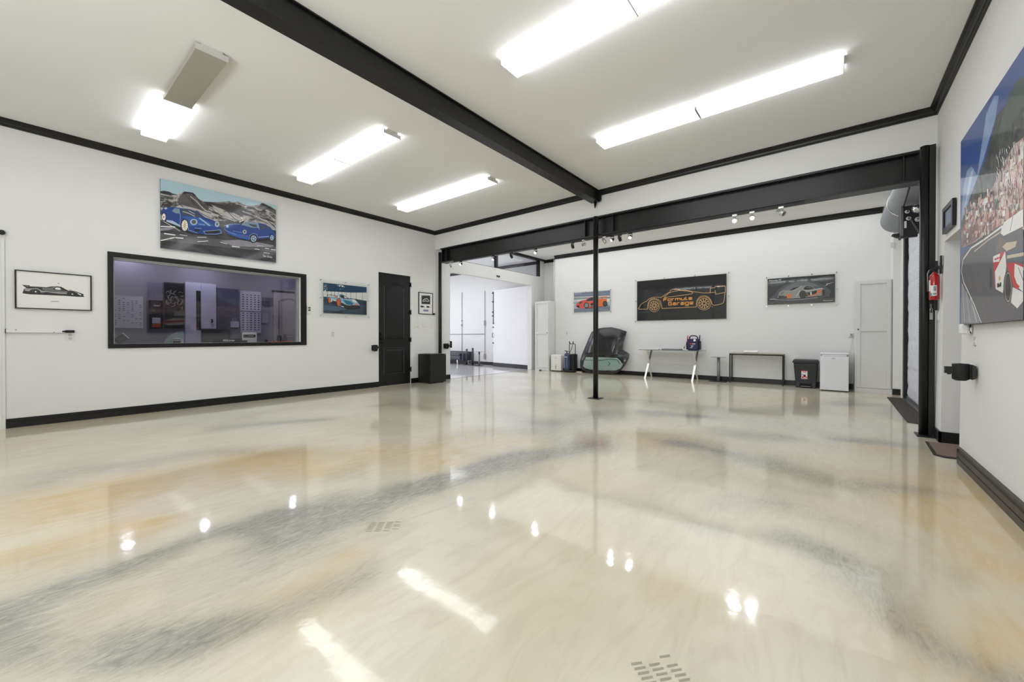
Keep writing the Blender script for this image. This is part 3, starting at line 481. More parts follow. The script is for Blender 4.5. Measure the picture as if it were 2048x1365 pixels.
  ('p','pale','3.84,2.125;3.84,2.123;3.839,2.121;3.838,2.119;3.837,2.119;3.835,2.118;3.833,2.119;3.832,2.12;3.831,2.122;3.831,2.124;3.831,2.126;3.832,2.128;3.833,2.129;3.835,2.13;3.837,2.13;3.838,2.13;3.839,2.129;3.84,2.127'),
  ('p','pale','3.818,2.112;3.818,2.11;3.817,2.109;3.816,2.108;3.815,2.107;3.813,2.107;3.812,2.108;3.811,2.108;3.81,2.109;3.81,2.111;3.81,2.112;3.811,2.113;3.812,2.114;3.813,2.115;3.815,2.115;3.816,2.115;3.817,2.114;3.818,2.113'),
  ('p','pale','3.843,2.03;3.843,2.028;3.842,2.026;3.841,2.025;3.839,2.025;3.838,2.024;3.836,2.025;3.835,2.026;3.834,2.027;3.834,2.029;3.834,2.03;3.835,2.032;3.836,2.033;3.838,2.034;3.84,2.034;3.841,2.033;3.842,2.032;3.843,2.031'),
  ('p','pale','3.843,2.066;3.842,2.063;3.842,2.061;3.84,2.059;3.838,2.059;3.836,2.058;3.835,2.059;3.833,2.06;3.832,2.062;3.832,2.064;3.832,2.067;3.833,2.069;3.835,2.071;3.836,2.071;3.838,2.072;3.84,2.071;3.842,2.07;3.842,2.068'),
  ('p','pale','3.819,2.083;3.818,2.081;3.818,2.079;3.816,2.078;3.815,2.077;3.813,2.077;3.812,2.078;3.81,2.079;3.81,2.08;3.809,2.082;3.81,2.084;3.81,2.085;3.812,2.086;3.813,2.087;3.815,2.087;3.816,2.087;3.818,2.086;3.818,2.084'),
  ('p','pale','3.799,2.094;3.799,2.093;3.798,2.092;3.797,2.091;3.795,2.09;3.793,2.09;3.791,2.09;3.79,2.091;3.789,2.092;3.789,2.093;3.789,2.094;3.79,2.096;3.791,2.097;3.793,2.097;3.795,2.097;3.797,2.097;3.798,2.096;3.799,2.095'),
  ('p','pale','3.791,2.054;3.791,2.052;3.79,2.05;3.789,2.049;3.788,2.048;3.787,2.048;3.785,2.049;3.784,2.05;3.784,2.052;3.783,2.053;3.784,2.055;3.784,2.057;3.785,2.058;3.787,2.059;3.788,2.059;3.789,2.059;3.79,2.058;3.791,2.056'),
  ('p','pale','3.818,2.091;3.817,2.09;3.816,2.088;3.815,2.087;3.813,2.087;3.811,2.086;3.809,2.087;3.807,2.088;3.806,2.089;3.806,2.09;3.806,2.092;3.807,2.093;3.809,2.094;3.811,2.095;3.813,2.095;3.815,2.095;3.816,2.094;3.817,2.093'),
  ('p','pale','3.813,2.108;3.813,2.106;3.812,2.105;3.811,2.104;3.809,2.103;3.808,2.103;3.806,2.103;3.805,2.104;3.804,2.106;3.804,2.107;3.804,2.109;3.805,2.11;3.806,2.111;3.808,2.112;3.809,2.112;3.811,2.112;3.812,2.111;3.813,2.11'),
  ('p','pale','3.809,2.041;3.809,2.039;3.808,2.037;3.807,2.036;3.806,2.035;3.804,2.035;3.803,2.036;3.802,2.037;3.801,2.038;3.801,2.04;3.801,2.042;3.802,2.044;3.803,2.045;3.804,2.046;3.806,2.046;3.807,2.046;3.808,2.045;3.809,2.043'),
  ('p','bandwhite','4.118,2.134;4.116,2.128;4.113,2.123;4.107,2.119;4.101,2.117;4.094,2.116;4.088,2.117;4.082,2.12;4.079,2.125;4.078,2.13;4.079,2.135;4.082,2.14;4.088,2.144;4.094,2.147;4.101,2.147;4.108,2.146;4.113,2.143;4.116,2.139'),
  ('p','bandwhite','4.183,2.133;4.181,2.126;4.177,2.121;4.171,2.116;4.163,2.113;4.155,2.112;4.148,2.114;4.141,2.117;4.137,2.122;4.136,2.128;4.137,2.134;4.142,2.14;4.148,2.145;4.155,2.148;4.163,2.148;4.171,2.147;4.177,2.144;4.181,2.139'),
  ('p','bandwhite','4.139,2.147;4.139,2.144;4.137,2.141;4.134,2.139;4.13,2.138;4.126,2.138;4.123,2.138;4.12,2.14;4.118,2.142;4.118,2.145;4.118,2.148;4.12,2.15;4.123,2.153;4.127,2.154;4.13,2.154;4.134,2.154;4.137,2.152;4.139,2.15'),
  ('p','bandwhite','4.205,2.12;4.205,2.117;4.203,2.114;4.2,2.112;4.196,2.111;4.192,2.11;4.189,2.111;4.186,2.113;4.184,2.115;4.183,2.118;4.184,2.121;4.186,2.123;4.189,2.126;4.193,2.127;4.196,2.127;4.2,2.127;4.203,2.125;4.205,2.123'),
  ('p','bandwhite','3.822,2.011;3.821,2.007;3.818,2.003;3.814,1.999;3.809,1.998;3.803,1.997;3.798,1.998;3.794,2.001;3.791,2.004;3.79,2.008;3.791,2.013;3.794,2.017;3.798,2.02;3.803,2.022;3.809,2.022;3.814,2.021;3.818,2.019;3.821,2.015'),
  ('p','bandwhite','4.068,2.136;4.068,2.134;4.066,2.132;4.064,2.13;4.061,2.129;4.058,2.128;4.055,2.129;4.052,2.13;4.051,2.132;4.05,2.135;4.051,2.137;4.052,2.139;4.055,2.141;4.058,2.142;4.061,2.143;4.064,2.142;4.066,2.141;4.068,2.139'),
  ('p','bandwhite','4.118,2.067;4.118,2.065;4.116,2.062;4.113,2.06;4.11,2.059;4.107,2.059;4.104,2.06;4.102,2.061;4.1,2.063;4.1,2.065;4.1,2.068;4.102,2.07;4.104,2.072;4.107,2.073;4.111,2.073;4.114,2.073;4.116,2.071;4.118,2.069'),
  ('p','bandwhite','4.15,2.074;4.149,2.072;4.148,2.07;4.147,2.069;4.145,2.068;4.143,2.068;4.141,2.069;4.139,2.07;4.138,2.071;4.137,2.073;4.138,2.074;4.139,2.076;4.141,2.077;4.143,2.078;4.145,2.078;4.147,2.077;4.148,2.077;4.149,2.075'),
  ('p','bandwhite','4.179,2.073;4.179,2.071;4.178,2.07;4.177,2.069;4.176,2.069;4.174,2.069;4.172,2.069;4.171,2.07;4.17,2.071;4.17,2.072;4.17,2.073;4.171,2.074;4.172,2.075;4.174,2.076;4.176,2.076;4.177,2.076;4.178,2.075;4.179,2.074'),
  ('p','bandwhite','4.048,2.068;4.048,2.067;4.047,2.066;4.046,2.065;4.045,2.064;4.043,2.064;4.042,2.064;4.04,2.065;4.04,2.066;4.039,2.067;4.04,2.068;4.04,2.07;4.042,2.07;4.043,2.071;4.045,2.071;4.046,2.071;4.047,2.07;4.048,2.069'),
 ],
 'orangecar': [
  ('p','bandwhite','-6.34,2.342;-5.131,2.311;-5.131,2.281;-6.34,2.323'),
  ('p','greengrey','-6.34,2.323;-5.131,2.281;-5.13,2.121;-6.34,2.25'),
  ('p','bandwhite','-6.34,2.25;-5.739,2.26;-5.131,2.225;-5.13,2.112;-6.34,2.213'),
  ('p','asphalt','-6.34,2.217;-5.13,2.121;-5.13,2;-6.34,1.964'),
  ('p','slate','-6.34,2.148;-6.225,2.17;-6.122,2.174;-6.246,2.134'),
  ('p','slate','-6.34,1.973;-5.13,2;-5.13,1.87;-6.34,1.867'),
  ('p','ink','-6.267,2.053;-5.938,1.961;-5.64,1.961;-5.181,2.019;-5.172,2.036;-5.64,2.024;-6.246,2.079'),
  ('p','coral','-6.277,2.09;-6.225,2.142;-6.142,2.197;-6.04,2.224;-5.938,2.231;-5.838,2.284;-5.739,2.305;-5.64,2.303;-5.543,2.275;-5.466,2.209;-5.399,2.236;-5.238,2.222;-5.219,2.126;-5.256,2.04;-5.351,2.006;-5.64,1.979;-5.938,1.979;-6.142,1.979;-6.246,2.02'),
  ('p','orange','-5.543,2.249;-5.399,2.232;-5.238,2.222;-5.219,2.126;-5.266,2.05;-5.351,2.006;-5.562,1.993;-5.591,2.128'),
  ('p','dkglass','-5.948,2.191;-5.828,2.266;-5.759,2.297;-5.68,2.293;-5.655,2.202;-5.808,2.184'),
  ('p','ink','-5.778,2.119;-5.64,2.139;-5.523,2.142;-5.562,2.02;-5.758,1.998'),
  ('p','coral','-5.818,2.148;-5.64,2.161;-5.778,2.093'),
  ('p','ink','-6.246,2.07;-6.163,2.075;-6.142,1.992;-6.235,2.015'),
  ('p','dkglass','-6.142,2.175;-6.04,2.196;-6.081,2.135;-6.163,2.103'),
  ('s','pale','-5.808,2.076;-5.768,2.038;-5.63,2.032',0.01),
  ('p','ink','-5.815,2.059;-5.82,2.028;-5.835,2.002;-5.859,1.983;-5.887,1.973;-5.918,1.975;-5.947,1.987;-5.971,2.008;-5.986,2.036;-5.992,2.067;-5.986,2.098;-5.971,2.124;-5.947,2.143;-5.918,2.152;-5.888,2.151;-5.859,2.139;-5.835,2.117;-5.82,2.09'),
  ('p','slate','-5.841,2.058;-5.845,2.035;-5.855,2.016;-5.872,2.002;-5.892,1.995;-5.914,1.996;-5.934,2.005;-5.951,2.02;-5.962,2.041;-5.965,2.064;-5.962,2.087;-5.951,2.106;-5.934,2.12;-5.914,2.127;-5.892,2.126;-5.872,2.117;-5.855,2.101;-5.845,2.081'),
  ('s','pale','-5.863,2.059;-5.864,2.049;-5.867,2.04;-5.872,2.031;-5.878,2.025;-5.885,2.02;-5.894,2.017;-5.903,2.016;-5.912,2.018;-5.92,2.021;-5.928,2.027;-5.934,2.034;-5.939,2.043;-5.942,2.053;-5.943,2.063;-5.942,2.073;-5.939,2.082;-5.934,2.091;-5.928,2.097;-5.92,2.102;-5.912,2.105;-5.903,2.106;-5.894,2.104;-5.886,2.101;-5.878,2.095;-5.872,2.088;-5.867,2.079;-5.864,2.069;-5.863,2.059',0.008),
  ('p','ink','-5.211,2.073;-5.216,2.045;-5.228,2.021;-5.248,2.003;-5.272,1.994;-5.297,1.996;-5.321,2.007;-5.341,2.026;-5.354,2.052;-5.359,2.08;-5.354,2.109;-5.341,2.133;-5.322,2.15;-5.298,2.159;-5.272,2.158;-5.248,2.146;-5.229,2.127;-5.216,2.101'),
  ('p','dkglass','-5.236,2.072;-5.239,2.054;-5.247,2.037;-5.259,2.025;-5.275,2.019;-5.291,2.02;-5.306,2.028;-5.319,2.041;-5.327,2.058;-5.33,2.077;-5.327,2.096;-5.319,2.113;-5.306,2.124;-5.291,2.13;-5.275,2.129;-5.259,2.122;-5.247,2.109;-5.239,2.092'),
  ('s','gold','-5.251,2.073;-5.252,2.065;-5.254,2.057;-5.258,2.05;-5.263,2.044;-5.269,2.04;-5.276,2.037;-5.283,2.036;-5.29,2.038;-5.297,2.041;-5.303,2.046;-5.308,2.052;-5.312,2.06;-5.314,2.068;-5.315,2.076;-5.314,2.085;-5.312,2.093;-5.308,2.1;-5.303,2.106;-5.297,2.11;-5.29,2.113;-5.283,2.113;-5.276,2.112;-5.269,2.109;-5.263,2.104;-5.258,2.097;-5.254,2.09;-5.252,2.082;-5.251,2.073',0.006),
  ('s','orange','-5.432,2.278;-5.229,2.283',0.03),
  ('s','ink','-5.389,2.275;-5.389,2.231',0.012),
  ('s','orange','-5.257,2.276;-5.247,2.214',0.014),
 ],
 'garage': [
  ('s','bronze','-4.014,1.865;-4.27,1.875;-4.278,1.895;-4.234,1.934;-4.218,1.984;-4.173,2.029;-4.109,2.06;-4.03,2.092;-3.968,2.15;-3.859,2.183;-3.767,2.183;-3.645,2.167;-3.585,2.2;-3.511,2.252;-3.408,2.3;-3.396,2.338;-3.335,2.364;-3.219,2.364;-3.134,2.328;-2.979,2.313;-2.841,2.271;-2.705,2.246;-2.571,2.216;-2.439,2.21;-2.42,2.212;-2.411,2.329;-2.314,2.331;-2.3,2.363;-2.076,2.356;-2.072,2.199;-2.29,2.165;-2.303,2.264',0.013),
  ('s','bronze','-2.411,2.215;-2.299,2.218',0.013),
  ('s','bronze','-2.082,2.192;-2.094,2.048;-2.116,1.945;-2.194,1.907;-2.322,1.889;-2.358,1.905;-2.373,1.937;-2.393,2.009;-2.452,2.097;-2.504,2.129;-2.571,2.145;-2.637,2.135;-2.691,2.097;-2.728,2.027;-2.742,1.941;-2.741,1.869;-3.034,1.868;-3.319,1.868;-3.615,1.866;-3.63,1.955;-3.66,2.064;-3.736,2.126;-3.828,2.153;-3.921,2.132;-3.983,2.066;-4.007,1.973;-4.014,1.865',0.013),
  ('s','bronze','-3.563,2.169;-3.511,2.21;-3.437,2.27;-3.349,2.305;-3.162,2.326;-2.979,2.298;-2.861,2.265;-2.827,2.237;-2.868,2.21;-3.19,2.182;-3.511,2.162;-3.563,2.169',0.013),
  ('s','bronze','-2.386,1.86;-2.35,1.851',0.008),
  ('s','bronze','-3.667,1.946;-3.671,1.909;-3.683,1.874;-3.701,1.843;-3.726,1.817;-3.756,1.798;-3.789,1.787;-3.824,1.784;-3.86,1.79;-3.893,1.804;-3.924,1.825;-3.949,1.853;-3.968,1.886;-3.98,1.923;-3.985,1.961;-3.981,1.999;-3.969,2.035;-3.95,2.066;-3.924,2.092;-3.894,2.111;-3.86,2.121;-3.825,2.124;-3.79,2.117;-3.756,2.103;-3.727,2.081;-3.702,2.053;-3.683,2.02;-3.671,1.984;-3.667,1.946',0.0117),
  ('s','bronze','-3.705,1.948;-3.708,1.921;-3.717,1.895;-3.731,1.873;-3.75,1.854;-3.772,1.84;-3.798,1.832;-3.824,1.83;-3.851,1.835;-3.877,1.845;-3.9,1.86;-3.919,1.881;-3.933,1.905;-3.942,1.932;-3.945,1.96;-3.942,1.987;-3.934,2.013;-3.919,2.036;-3.9,2.054;-3.877,2.068;-3.852,2.076;-3.825,2.077;-3.798,2.073;-3.773,2.062;-3.75,2.046;-3.731,2.026;-3.717,2.002;-3.708,1.976;-3.705,1.948',0.0169),
  ('s','bronze','-3.805,1.953;-3.805,1.948;-3.807,1.944;-3.809,1.94;-3.812,1.936;-3.816,1.934;-3.82,1.933;-3.825,1.932;-3.829,1.933;-3.833,1.935;-3.837,1.937;-3.84,1.941;-3.843,1.945;-3.844,1.95;-3.845,1.955;-3.844,1.96;-3.843,1.964;-3.84,1.968;-3.837,1.971;-3.833,1.974;-3.829,1.975;-3.825,1.975;-3.82,1.975;-3.816,1.973;-3.812,1.97;-3.809,1.967;-3.807,1.962;-3.805,1.958;-3.805,1.953',0.013),
  ('s','bronze','-3.791,1.951;-3.718,1.938',0.009),
  ('s','bronze','-3.792,1.944;-3.72,1.927',0.009),
  ('s','bronze','-3.798,1.931;-3.744,1.876',0.009),
  ('s','bronze','-3.803,1.927;-3.752,1.869',0.009),
  ('s','bronze','-3.816,1.921;-3.802,1.844',0.009),
  ('s','bronze','-3.822,1.92;-3.812,1.843',0.009),
  ('s','bronze','-3.837,1.923;-3.868,1.854',0.009),
  ('s','bronze','-3.843,1.926;-3.878,1.859',0.009),
  ('s','bronze','-3.853,1.937;-3.918,1.902',0.009),
  ('s','bronze','-3.856,1.943;-3.923,1.912',0.009),
  ('s','bronze','-3.858,1.957;-3.932,1.97',0.009),
  ('s','bronze','-3.857,1.964;-3.931,1.981',0.009),
  ('s','bronze','-3.851,1.976;-3.906,2.032',0.009),
  ('s','bronze','-3.846,1.981;-3.898,2.039',0.009),
  ('s','bronze','-3.834,1.987;-3.848,2.064',0.009),
  ('s','bronze','-3.827,1.988;-3.837,2.065',0.009),
  ('s','bronze','-3.813,1.985;-3.782,2.053',0.009),
  ('s','bronze','-3.807,1.982;-3.772,2.048',0.009),
  ('s','bronze','-3.796,1.971;-3.732,2.005',0.009),
  ('s','bronze','-3.793,1.965;-3.727,1.995',0.009),
  ('s','bronze','-2.399,1.941;-2.403,1.905;-2.415,1.871;-2.434,1.84;-2.459,1.815;-2.489,1.797;-2.523,1.786;-2.559,1.783;-2.595,1.789;-2.63,1.803;-2.661,1.824;-2.687,1.852;-2.706,1.884;-2.718,1.92;-2.723,1.958;-2.719,1.995;-2.707,2.03;-2.687,2.06;-2.661,2.085;-2.63,2.103;-2.596,2.113;-2.56,2.115;-2.524,2.109;-2.49,2.095;-2.46,2.073;-2.434,2.046;-2.415,2.013;-2.403,1.978;-2.399,1.941',0.0117),
  ('s','bronze','-2.437,1.943;-2.44,1.915;-2.449,1.888;-2.463,1.865;-2.483,1.845;-2.506,1.831;-2.532,1.823;-2.559,1.821;-2.587,1.825;-2.613,1.836;-2.636,1.852;-2.656,1.874;-2.671,1.899;-2.68,1.927;-2.684,1.956;-2.681,1.984;-2.671,2.011;-2.657,2.035;-2.637,2.055;-2.613,2.069;-2.587,2.077;-2.56,2.078;-2.532,2.073;-2.506,2.062;-2.483,2.046;-2.464,2.024;-2.449,1.999;-2.44,1.972;-2.437,1.943',0.0169),
  ('s','bronze','-2.542,1.948;-2.543,1.944;-2.544,1.94;-2.546,1.936;-2.549,1.933;-2.552,1.931;-2.556,1.93;-2.559,1.929;-2.563,1.93;-2.567,1.932;-2.57,1.934;-2.573,1.938;-2.575,1.941;-2.576,1.946;-2.577,1.95;-2.576,1.955;-2.575,1.959;-2.573,1.963;-2.57,1.966;-2.567,1.968;-2.563,1.969;-2.56,1.969;-2.556,1.969;-2.552,1.967;-2.549,1.964;-2.546,1.961;-2.544,1.957;-2.543,1.953;-2.542,1.948',0.013),
  ('s','bronze','-2.53,1.946;-2.448,1.932',0.009),
  ('s','bronze','-2.531,1.94;-2.45,1.921',0.009),
  ('s','bronze','-2.537,1.928;-2.476,1.867',0.009),
  ('s','bronze','-2.541,1.924;-2.483,1.859',0.009),
  ('s','bronze','-2.552,1.919;-2.535,1.834',0.009),
  ('s','bronze','-2.558,1.918;-2.546,1.832',0.009),
  ('s','bronze','-2.57,1.92;-2.605,1.844',0.009),
  ('s','bronze','-2.575,1.924;-2.615,1.85',0.009),
  ('s','bronze','-2.584,1.933;-2.657,1.895',0.009),
  ('s','bronze','-2.587,1.939;-2.662,1.906',0.009),
  ('s','bronze','-2.589,1.952;-2.672,1.967',0.009),
  ('s','bronze','-2.588,1.959;-2.671,1.979',0.009),
  ('s','bronze','-2.582,1.97;-2.644,2.032',0.009),
  ('s','bronze','-2.578,1.975;-2.636,2.04',0.009),
  ('s','bronze','-2.567,1.98;-2.584,2.065',0.009),
  ('s','bronze','-2.561,1.981;-2.573,2.067',0.009),
  ('s','bronze','-2.549,1.978;-2.515,2.054',0.009),
  ('s','bronze','-2.544,1.975;-2.505,2.048',0.009),
  ('s','bronze','-2.535,1.965;-2.463,2.003',0.009),
  ('s','bronze','-2.532,1.96;-2.458,1.993',0.009),
  ('s','signorange','-3.57,2.068;-3.57,2.136;-3.493,2.136',0.0195),
  ('s','signorange','-3.57,2.102;-3.508,2.102',0.0195),
  ('s','signorange','-3.46,2.068;-3.383,2.068;-3.383,2.117;-3.46,2.117;-3.46,2.068',0.0195),
  ('s','signorange','-3.35,2.068;-3.35,2.117;-3.302,2.117',0.0195),
  ('s','signorange','-3.264,2.068;-3.264,2.117;-3.148,2.117;-3.148,2.068',0.0195),
  ('s','signorange','-3.206,2.117;-3.206,2.068',0.0195),
  ('s','signorange','-3.115,2.117;-3.115,2.068;-3.038,2.068;-3.038,2.117',0.0195),
  ('s','signorange','-3.005,2.136;-3.005,2.068;-2.97,2.068',0.0195),
  ('s','signorange','-2.919,2.117;-2.849,2.117;-2.849,2.068;-2.926,2.068;-2.926,2.093;-2.849,2.093',0.0195),
  ('s','signorange','-3.36,2.024;-3.439,2.024;-3.439,1.947;-3.36,1.947;-3.36,1.986;-3.4,1.986',0.0195),
  ('s','signorange','-3.319,2.003;-3.248,2.003;-3.248,1.947;-3.327,1.947;-3.327,1.975;-3.248,1.975',0.0195),
  ('s','signorange','-3.215,1.947;-3.215,2.003;-3.165,2.003',0.0195),
  ('s','signorange','-3.119,2.003;-3.048,2.003;-3.048,1.947;-3.127,1.947;-3.127,1.975;-3.048,1.975',0.0195),
  ('s','signorange','-2.936,1.947;-3.015,1.947;-3.015,2.003;-2.936,2.003;-2.936,1.914;-3.011,1.914',0.0195),
  ('s','signorange','-2.824,1.947;-2.903,1.947;-2.903,2.003;-2.824,2.003;-2.824,1.973;-2.903,1.973',0.0195),
 ],
 'silvercar': [
  ('p','halo','-1.162,1.978;-1.053,2.079;-0.964,2.201;-0.858,2.278;-0.677,2.358;-0.466,2.371;-0.261,2.292;-0.141,2.211;-0.031,2.093;-0.062,1.975;-0.382,1.913;-0.805,1.916'),
  ('p','halo2','-0.928,2.156;-0.806,2.253;-0.677,2.316;-0.466,2.329;-0.318,2.276;-0.221,2.197;-0.383,2.2;-0.805,2.148'),
  ('p','black','-1.186,2.348;-0.806,2.39;-0.634,2.344;-0.754,2.417;-1.186,2.423'),
  ('p','black','-0.425,2.418;0.03,2.436;0.03,2.317;-0.221,2.329'),
  ('p','floorgrey','-1.184,1.85;-1.184,1.926;-0.805,1.905;0.032,1.949;0.032,1.85'),
  ('s','pale','-1.134,1.971;-1.035,1.971',0.01),
  ('s','pale','-1.035,1.955;-0.753,1.934;-0.548,1.938;-0.26,1.967',0.006),
  ('p','black','-1.026,1.971;-0.963,1.983;-0.236,1.996;-0.22,1.975;-0.548,1.943;-0.892,1.947'),
  ('p','silver','-0.99,2.001;-0.981,2.075;-0.946,2.136;-0.875,2.163;-0.788,2.157;-0.719,2.204;-0.608,2.238;-0.466,2.242;-0.367,2.208;-0.301,2.158;-0.189,2.169;-0.141,2.141;-0.125,2.079;-0.149,2.02;-0.236,1.996;-0.382,1.985;-0.548,1.964;-0.761,1.966;-0.928,1.981'),
  ('p','ink','-0.779,2.154;-0.693,2.211;-0.566,2.232;-0.633,2.175;-0.702,2.154'),
  ('p','ink','-0.499,2.198;-0.457,2.228;-0.383,2.21;-0.322,2.162;-0.424,2.141;-0.507,2.152'),
  ('p','grey','-0.478,2.202;-0.399,2.201;-0.358,2.177;-0.449,2.184'),
  ('p','orange','-0.857,2.056;-0.753,2.07;-0.714,2.036;-0.761,1.974;-0.814,1.979;-0.801,2.021'),
  ('p','black','-0.974,2.04;-0.814,2.019;-0.814,1.984;-0.968,1.993'),
  ('s','ink','-0.981,2.059;-0.857,2.043',0.01),
  ('p','grey','-0.928,2.114;-0.858,2.13;-0.893,2.09;-0.937,2.072'),
  ('p','ink','-0.473,2.073;-0.277,2.12;-0.265,2.033;-0.457,1.989'),
  ('p','pale','-0.391,2.087;-0.366,2.091;-0.364,2.026;-0.389,2.024'),
  ('p','grey','-0.465,2.062;-0.424,2.067;-0.424,2.028;-0.461,2.025'),
  ('p','orange','-0.245,2.128;-0.197,2.135;-0.195,2.094;-0.269,2.023;-0.44,1.998;-0.44,2.014;-0.293,2.045'),
  ('s','pale','-0.507,2.147;-0.465,2.123;-0.342,2.125;-0.189,2.159',0.008),
  ('s','pale','-0.702,2.14;-0.549,2.233',0.006),
  ('s','pale','-0.65,2.001;-0.566,2.141',0.008),
  ('p','ink','-0.461,2.036;-0.465,2.004;-0.475,1.977;-0.492,1.957;-0.512,1.947;-0.534,1.949;-0.555,1.961;-0.571,1.983;-0.583,2.012;-0.586,2.044;-0.583,2.076;-0.572,2.103;-0.555,2.123;-0.535,2.132;-0.513,2.131;-0.492,2.118;-0.476,2.096;-0.465,2.068'),
  ('s','grey','-0.479,2.037;-0.48,2.023;-0.483,2.009;-0.488,1.998;-0.494,1.988;-0.502,1.981;-0.51,1.976;-0.519,1.975;-0.528,1.978;-0.536,1.983;-0.544,1.991;-0.551,2.001;-0.555,2.014;-0.558,2.028;-0.559,2.042;-0.558,2.056;-0.556,2.07;-0.551,2.082;-0.544,2.091;-0.537,2.098;-0.528,2.103;-0.519,2.104;-0.51,2.101;-0.502,2.096;-0.494,2.088;-0.488,2.077;-0.483,2.065;-0.48,2.051;-0.479,2.037',0.006),
  ('s','grey','-0.501,2.038;-0.501,2.032;-0.503,2.026;-0.505,2.02;-0.508,2.016;-0.511,2.013;-0.515,2.011;-0.519,2.011;-0.523,2.011;-0.527,2.014;-0.531,2.018;-0.534,2.022;-0.536,2.028;-0.537,2.034;-0.538,2.041;-0.537,2.047;-0.536,2.053;-0.534,2.058;-0.531,2.063;-0.527,2.066;-0.523,2.068;-0.519,2.068;-0.515,2.067;-0.511,2.065;-0.508,2.061;-0.505,2.057;-0.503,2.051;-0.501,2.045;-0.501,2.038',0.006),
  ('p','ink','-0.127,2.064;-0.128,2.04;-0.133,2.018;-0.141,2.003;-0.151,1.995;-0.162,1.995;-0.172,2.004;-0.18,2.021;-0.185,2.043;-0.187,2.068;-0.185,2.093;-0.18,2.115;-0.172,2.13;-0.162,2.138;-0.152,2.137;-0.142,2.128;-0.134,2.111;-0.128,2.089'),
  ('s','grey','-0.139,2.065;-0.14,2.054;-0.141,2.044;-0.143,2.035;-0.146,2.028;-0.149,2.022;-0.153,2.019;-0.156,2.018;-0.16,2.019;-0.164,2.023;-0.167,2.029;-0.17,2.037;-0.172,2.046;-0.174,2.057;-0.174,2.068;-0.174,2.078;-0.172,2.088;-0.17,2.097;-0.168,2.105;-0.164,2.11;-0.161,2.114;-0.157,2.115;-0.153,2.113;-0.149,2.109;-0.146,2.103;-0.143,2.096;-0.141,2.086;-0.14,2.076;-0.139,2.065',0.006),
  ('s','pale','-0.137,2.206;-0.094,2.227;-0.11,2.249;-0.047,2.254;-0.031,2.267;0.007,2.271',0.005),
  ('s','pale','-0.118,2.219;-0.063,2.253;-0.039,2.243',0.004),
 ],
 'monaco': [
  ('p','skydeep','5.106,2.582;5.11,2.739;4.561,2.589;4.041,2.451;4.18,2.398;4.618,2.437'),
  ('p','cloud','5.087,2.108;5.04,2.367;4.918,2.482;4.779,2.473;4.616,2.35;4.529,2.492;4.393,2.722;4.212,2.768;4.115,2.722;4.184,2.6;4.441,2.428;4.677,2.299;4.946,2.171'),
  ('p','skyhi','5.02,2.17;4.812,2.43;4.713,2.434;4.876,2.246'),
  ('p','forest','5.094,2.091;4.876,2.209;4.677,2.299;4.44,2.378;4.282,2.499;4.16,2.606;4,2.603;3.874,2.595;3.796,2.662;3.663,2.622;3.645,1.706;5.088,1.875'),
  ('p','forestlight','4,2.603;3.796,2.662;3.663,2.622;3.66,2.457;3.87,2.425;4.133,2.457'),
  ('p','bldg3','5.073,1.872;5.084,2.011;4.873,2.107;4.491,2.118;4.223,2.149;4.014,2.235;3.828,2.283;3.656,2.272;3.646,1.732;3.984,1.846;4.428,1.853;4.731,1.85'),
  ('p','bldg2','5.073,1.882;5.015,1.977;4.67,1.98;4.375,1.932;4.429,1.861;4.731,1.859'),
  ('p','bldg2','4.451,1.894;4.402,1.891;4.402,1.91;4.452,1.913'),
  ('p','rockgrey','4.388,1.859;4.345,1.857;4.345,1.874;4.389,1.877'),
  ('p','bldg2','4.314,1.911;4.269,1.908;4.269,1.926;4.315,1.929'),
  ('p','rockgrey','3.703,2.097;3.656,2.09;3.656,2.107;3.703,2.114'),
  ('p','rockgrey','4.917,1.95;4.874,1.947;4.875,1.968;4.918,1.972'),
  ('p','bldg3','4.743,1.904;4.707,1.902;4.708,1.942;4.744,1.944'),
  ('p','bldg2','4.82,2.046;4.787,2.043;4.788,2.063;4.821,2.066'),
  ('p','bldg4','4.123,2.014;4.08,2.009;4.081,2.05;4.124,2.054'),
  ('p','bldg3','4.253,2.091;4.216,2.087;4.217,2.113;4.254,2.118'),
  ('p','bldg4','3.96,1.909;3.913,1.906;3.914,1.948;3.96,1.952'),
  ('p','rockgrey','3.926,1.928;3.858,1.922;3.858,1.943;3.926,1.949'),
  ('p','bldg2','4.709,1.971;4.652,1.967;4.653,1.996;4.71,2'),
  ('p','bldg4','3.889,2.04;3.827,2.033;3.827,2.064;3.89,2.072'),
  ('p','bandwhite','4.085,2.009;4.044,2.005;4.046,2.061;4.087,2.065'),
  ('p','rust','4.24,2.022;4.217,2.02;4.218,2.067;4.241,2.069'),
  ('p','rust','4.513,1.968;4.463,1.964;4.464,1.982;4.513,1.986'),
  ('p','bandwhite','4.407,2.022;4.364,2.018;4.365,2.043;4.407,2.047'),
  ('p','bldg2','4.771,1.947;4.732,1.945;4.733,1.985;4.772,1.988'),
  ('p','rockgrey','4.707,1.988;4.672,1.985;4.672,2.007;4.707,2.01'),
  ('p','rockgrey','3.782,1.932;3.744,1.929;3.745,1.964;3.783,1.967'),
  ('p','bldg1','3.689,1.874;3.664,1.873;3.665,1.9;3.689,1.902'),
  ('p','bldg3','4.995,2.133;4.961,2.129;4.962,2.154;4.995,2.157'),
  ('p','bldg1','4.314,1.948;4.268,1.944;4.269,1.999;4.315,2.003'),
  ('p','rockgrey','4.265,2.079;4.201,2.071;4.202,2.116;4.266,2.124'),
  ('p','bldg1','4.344,1.957;4.301,1.954;4.302,1.986;4.344,1.99'),
  ('p','bldg1','4.884,1.944;4.851,1.941;4.852,1.967;4.884,1.97'),
  ('p','bldg1','4.821,2.044;4.778,2.041;4.779,2.081;4.822,2.086'),
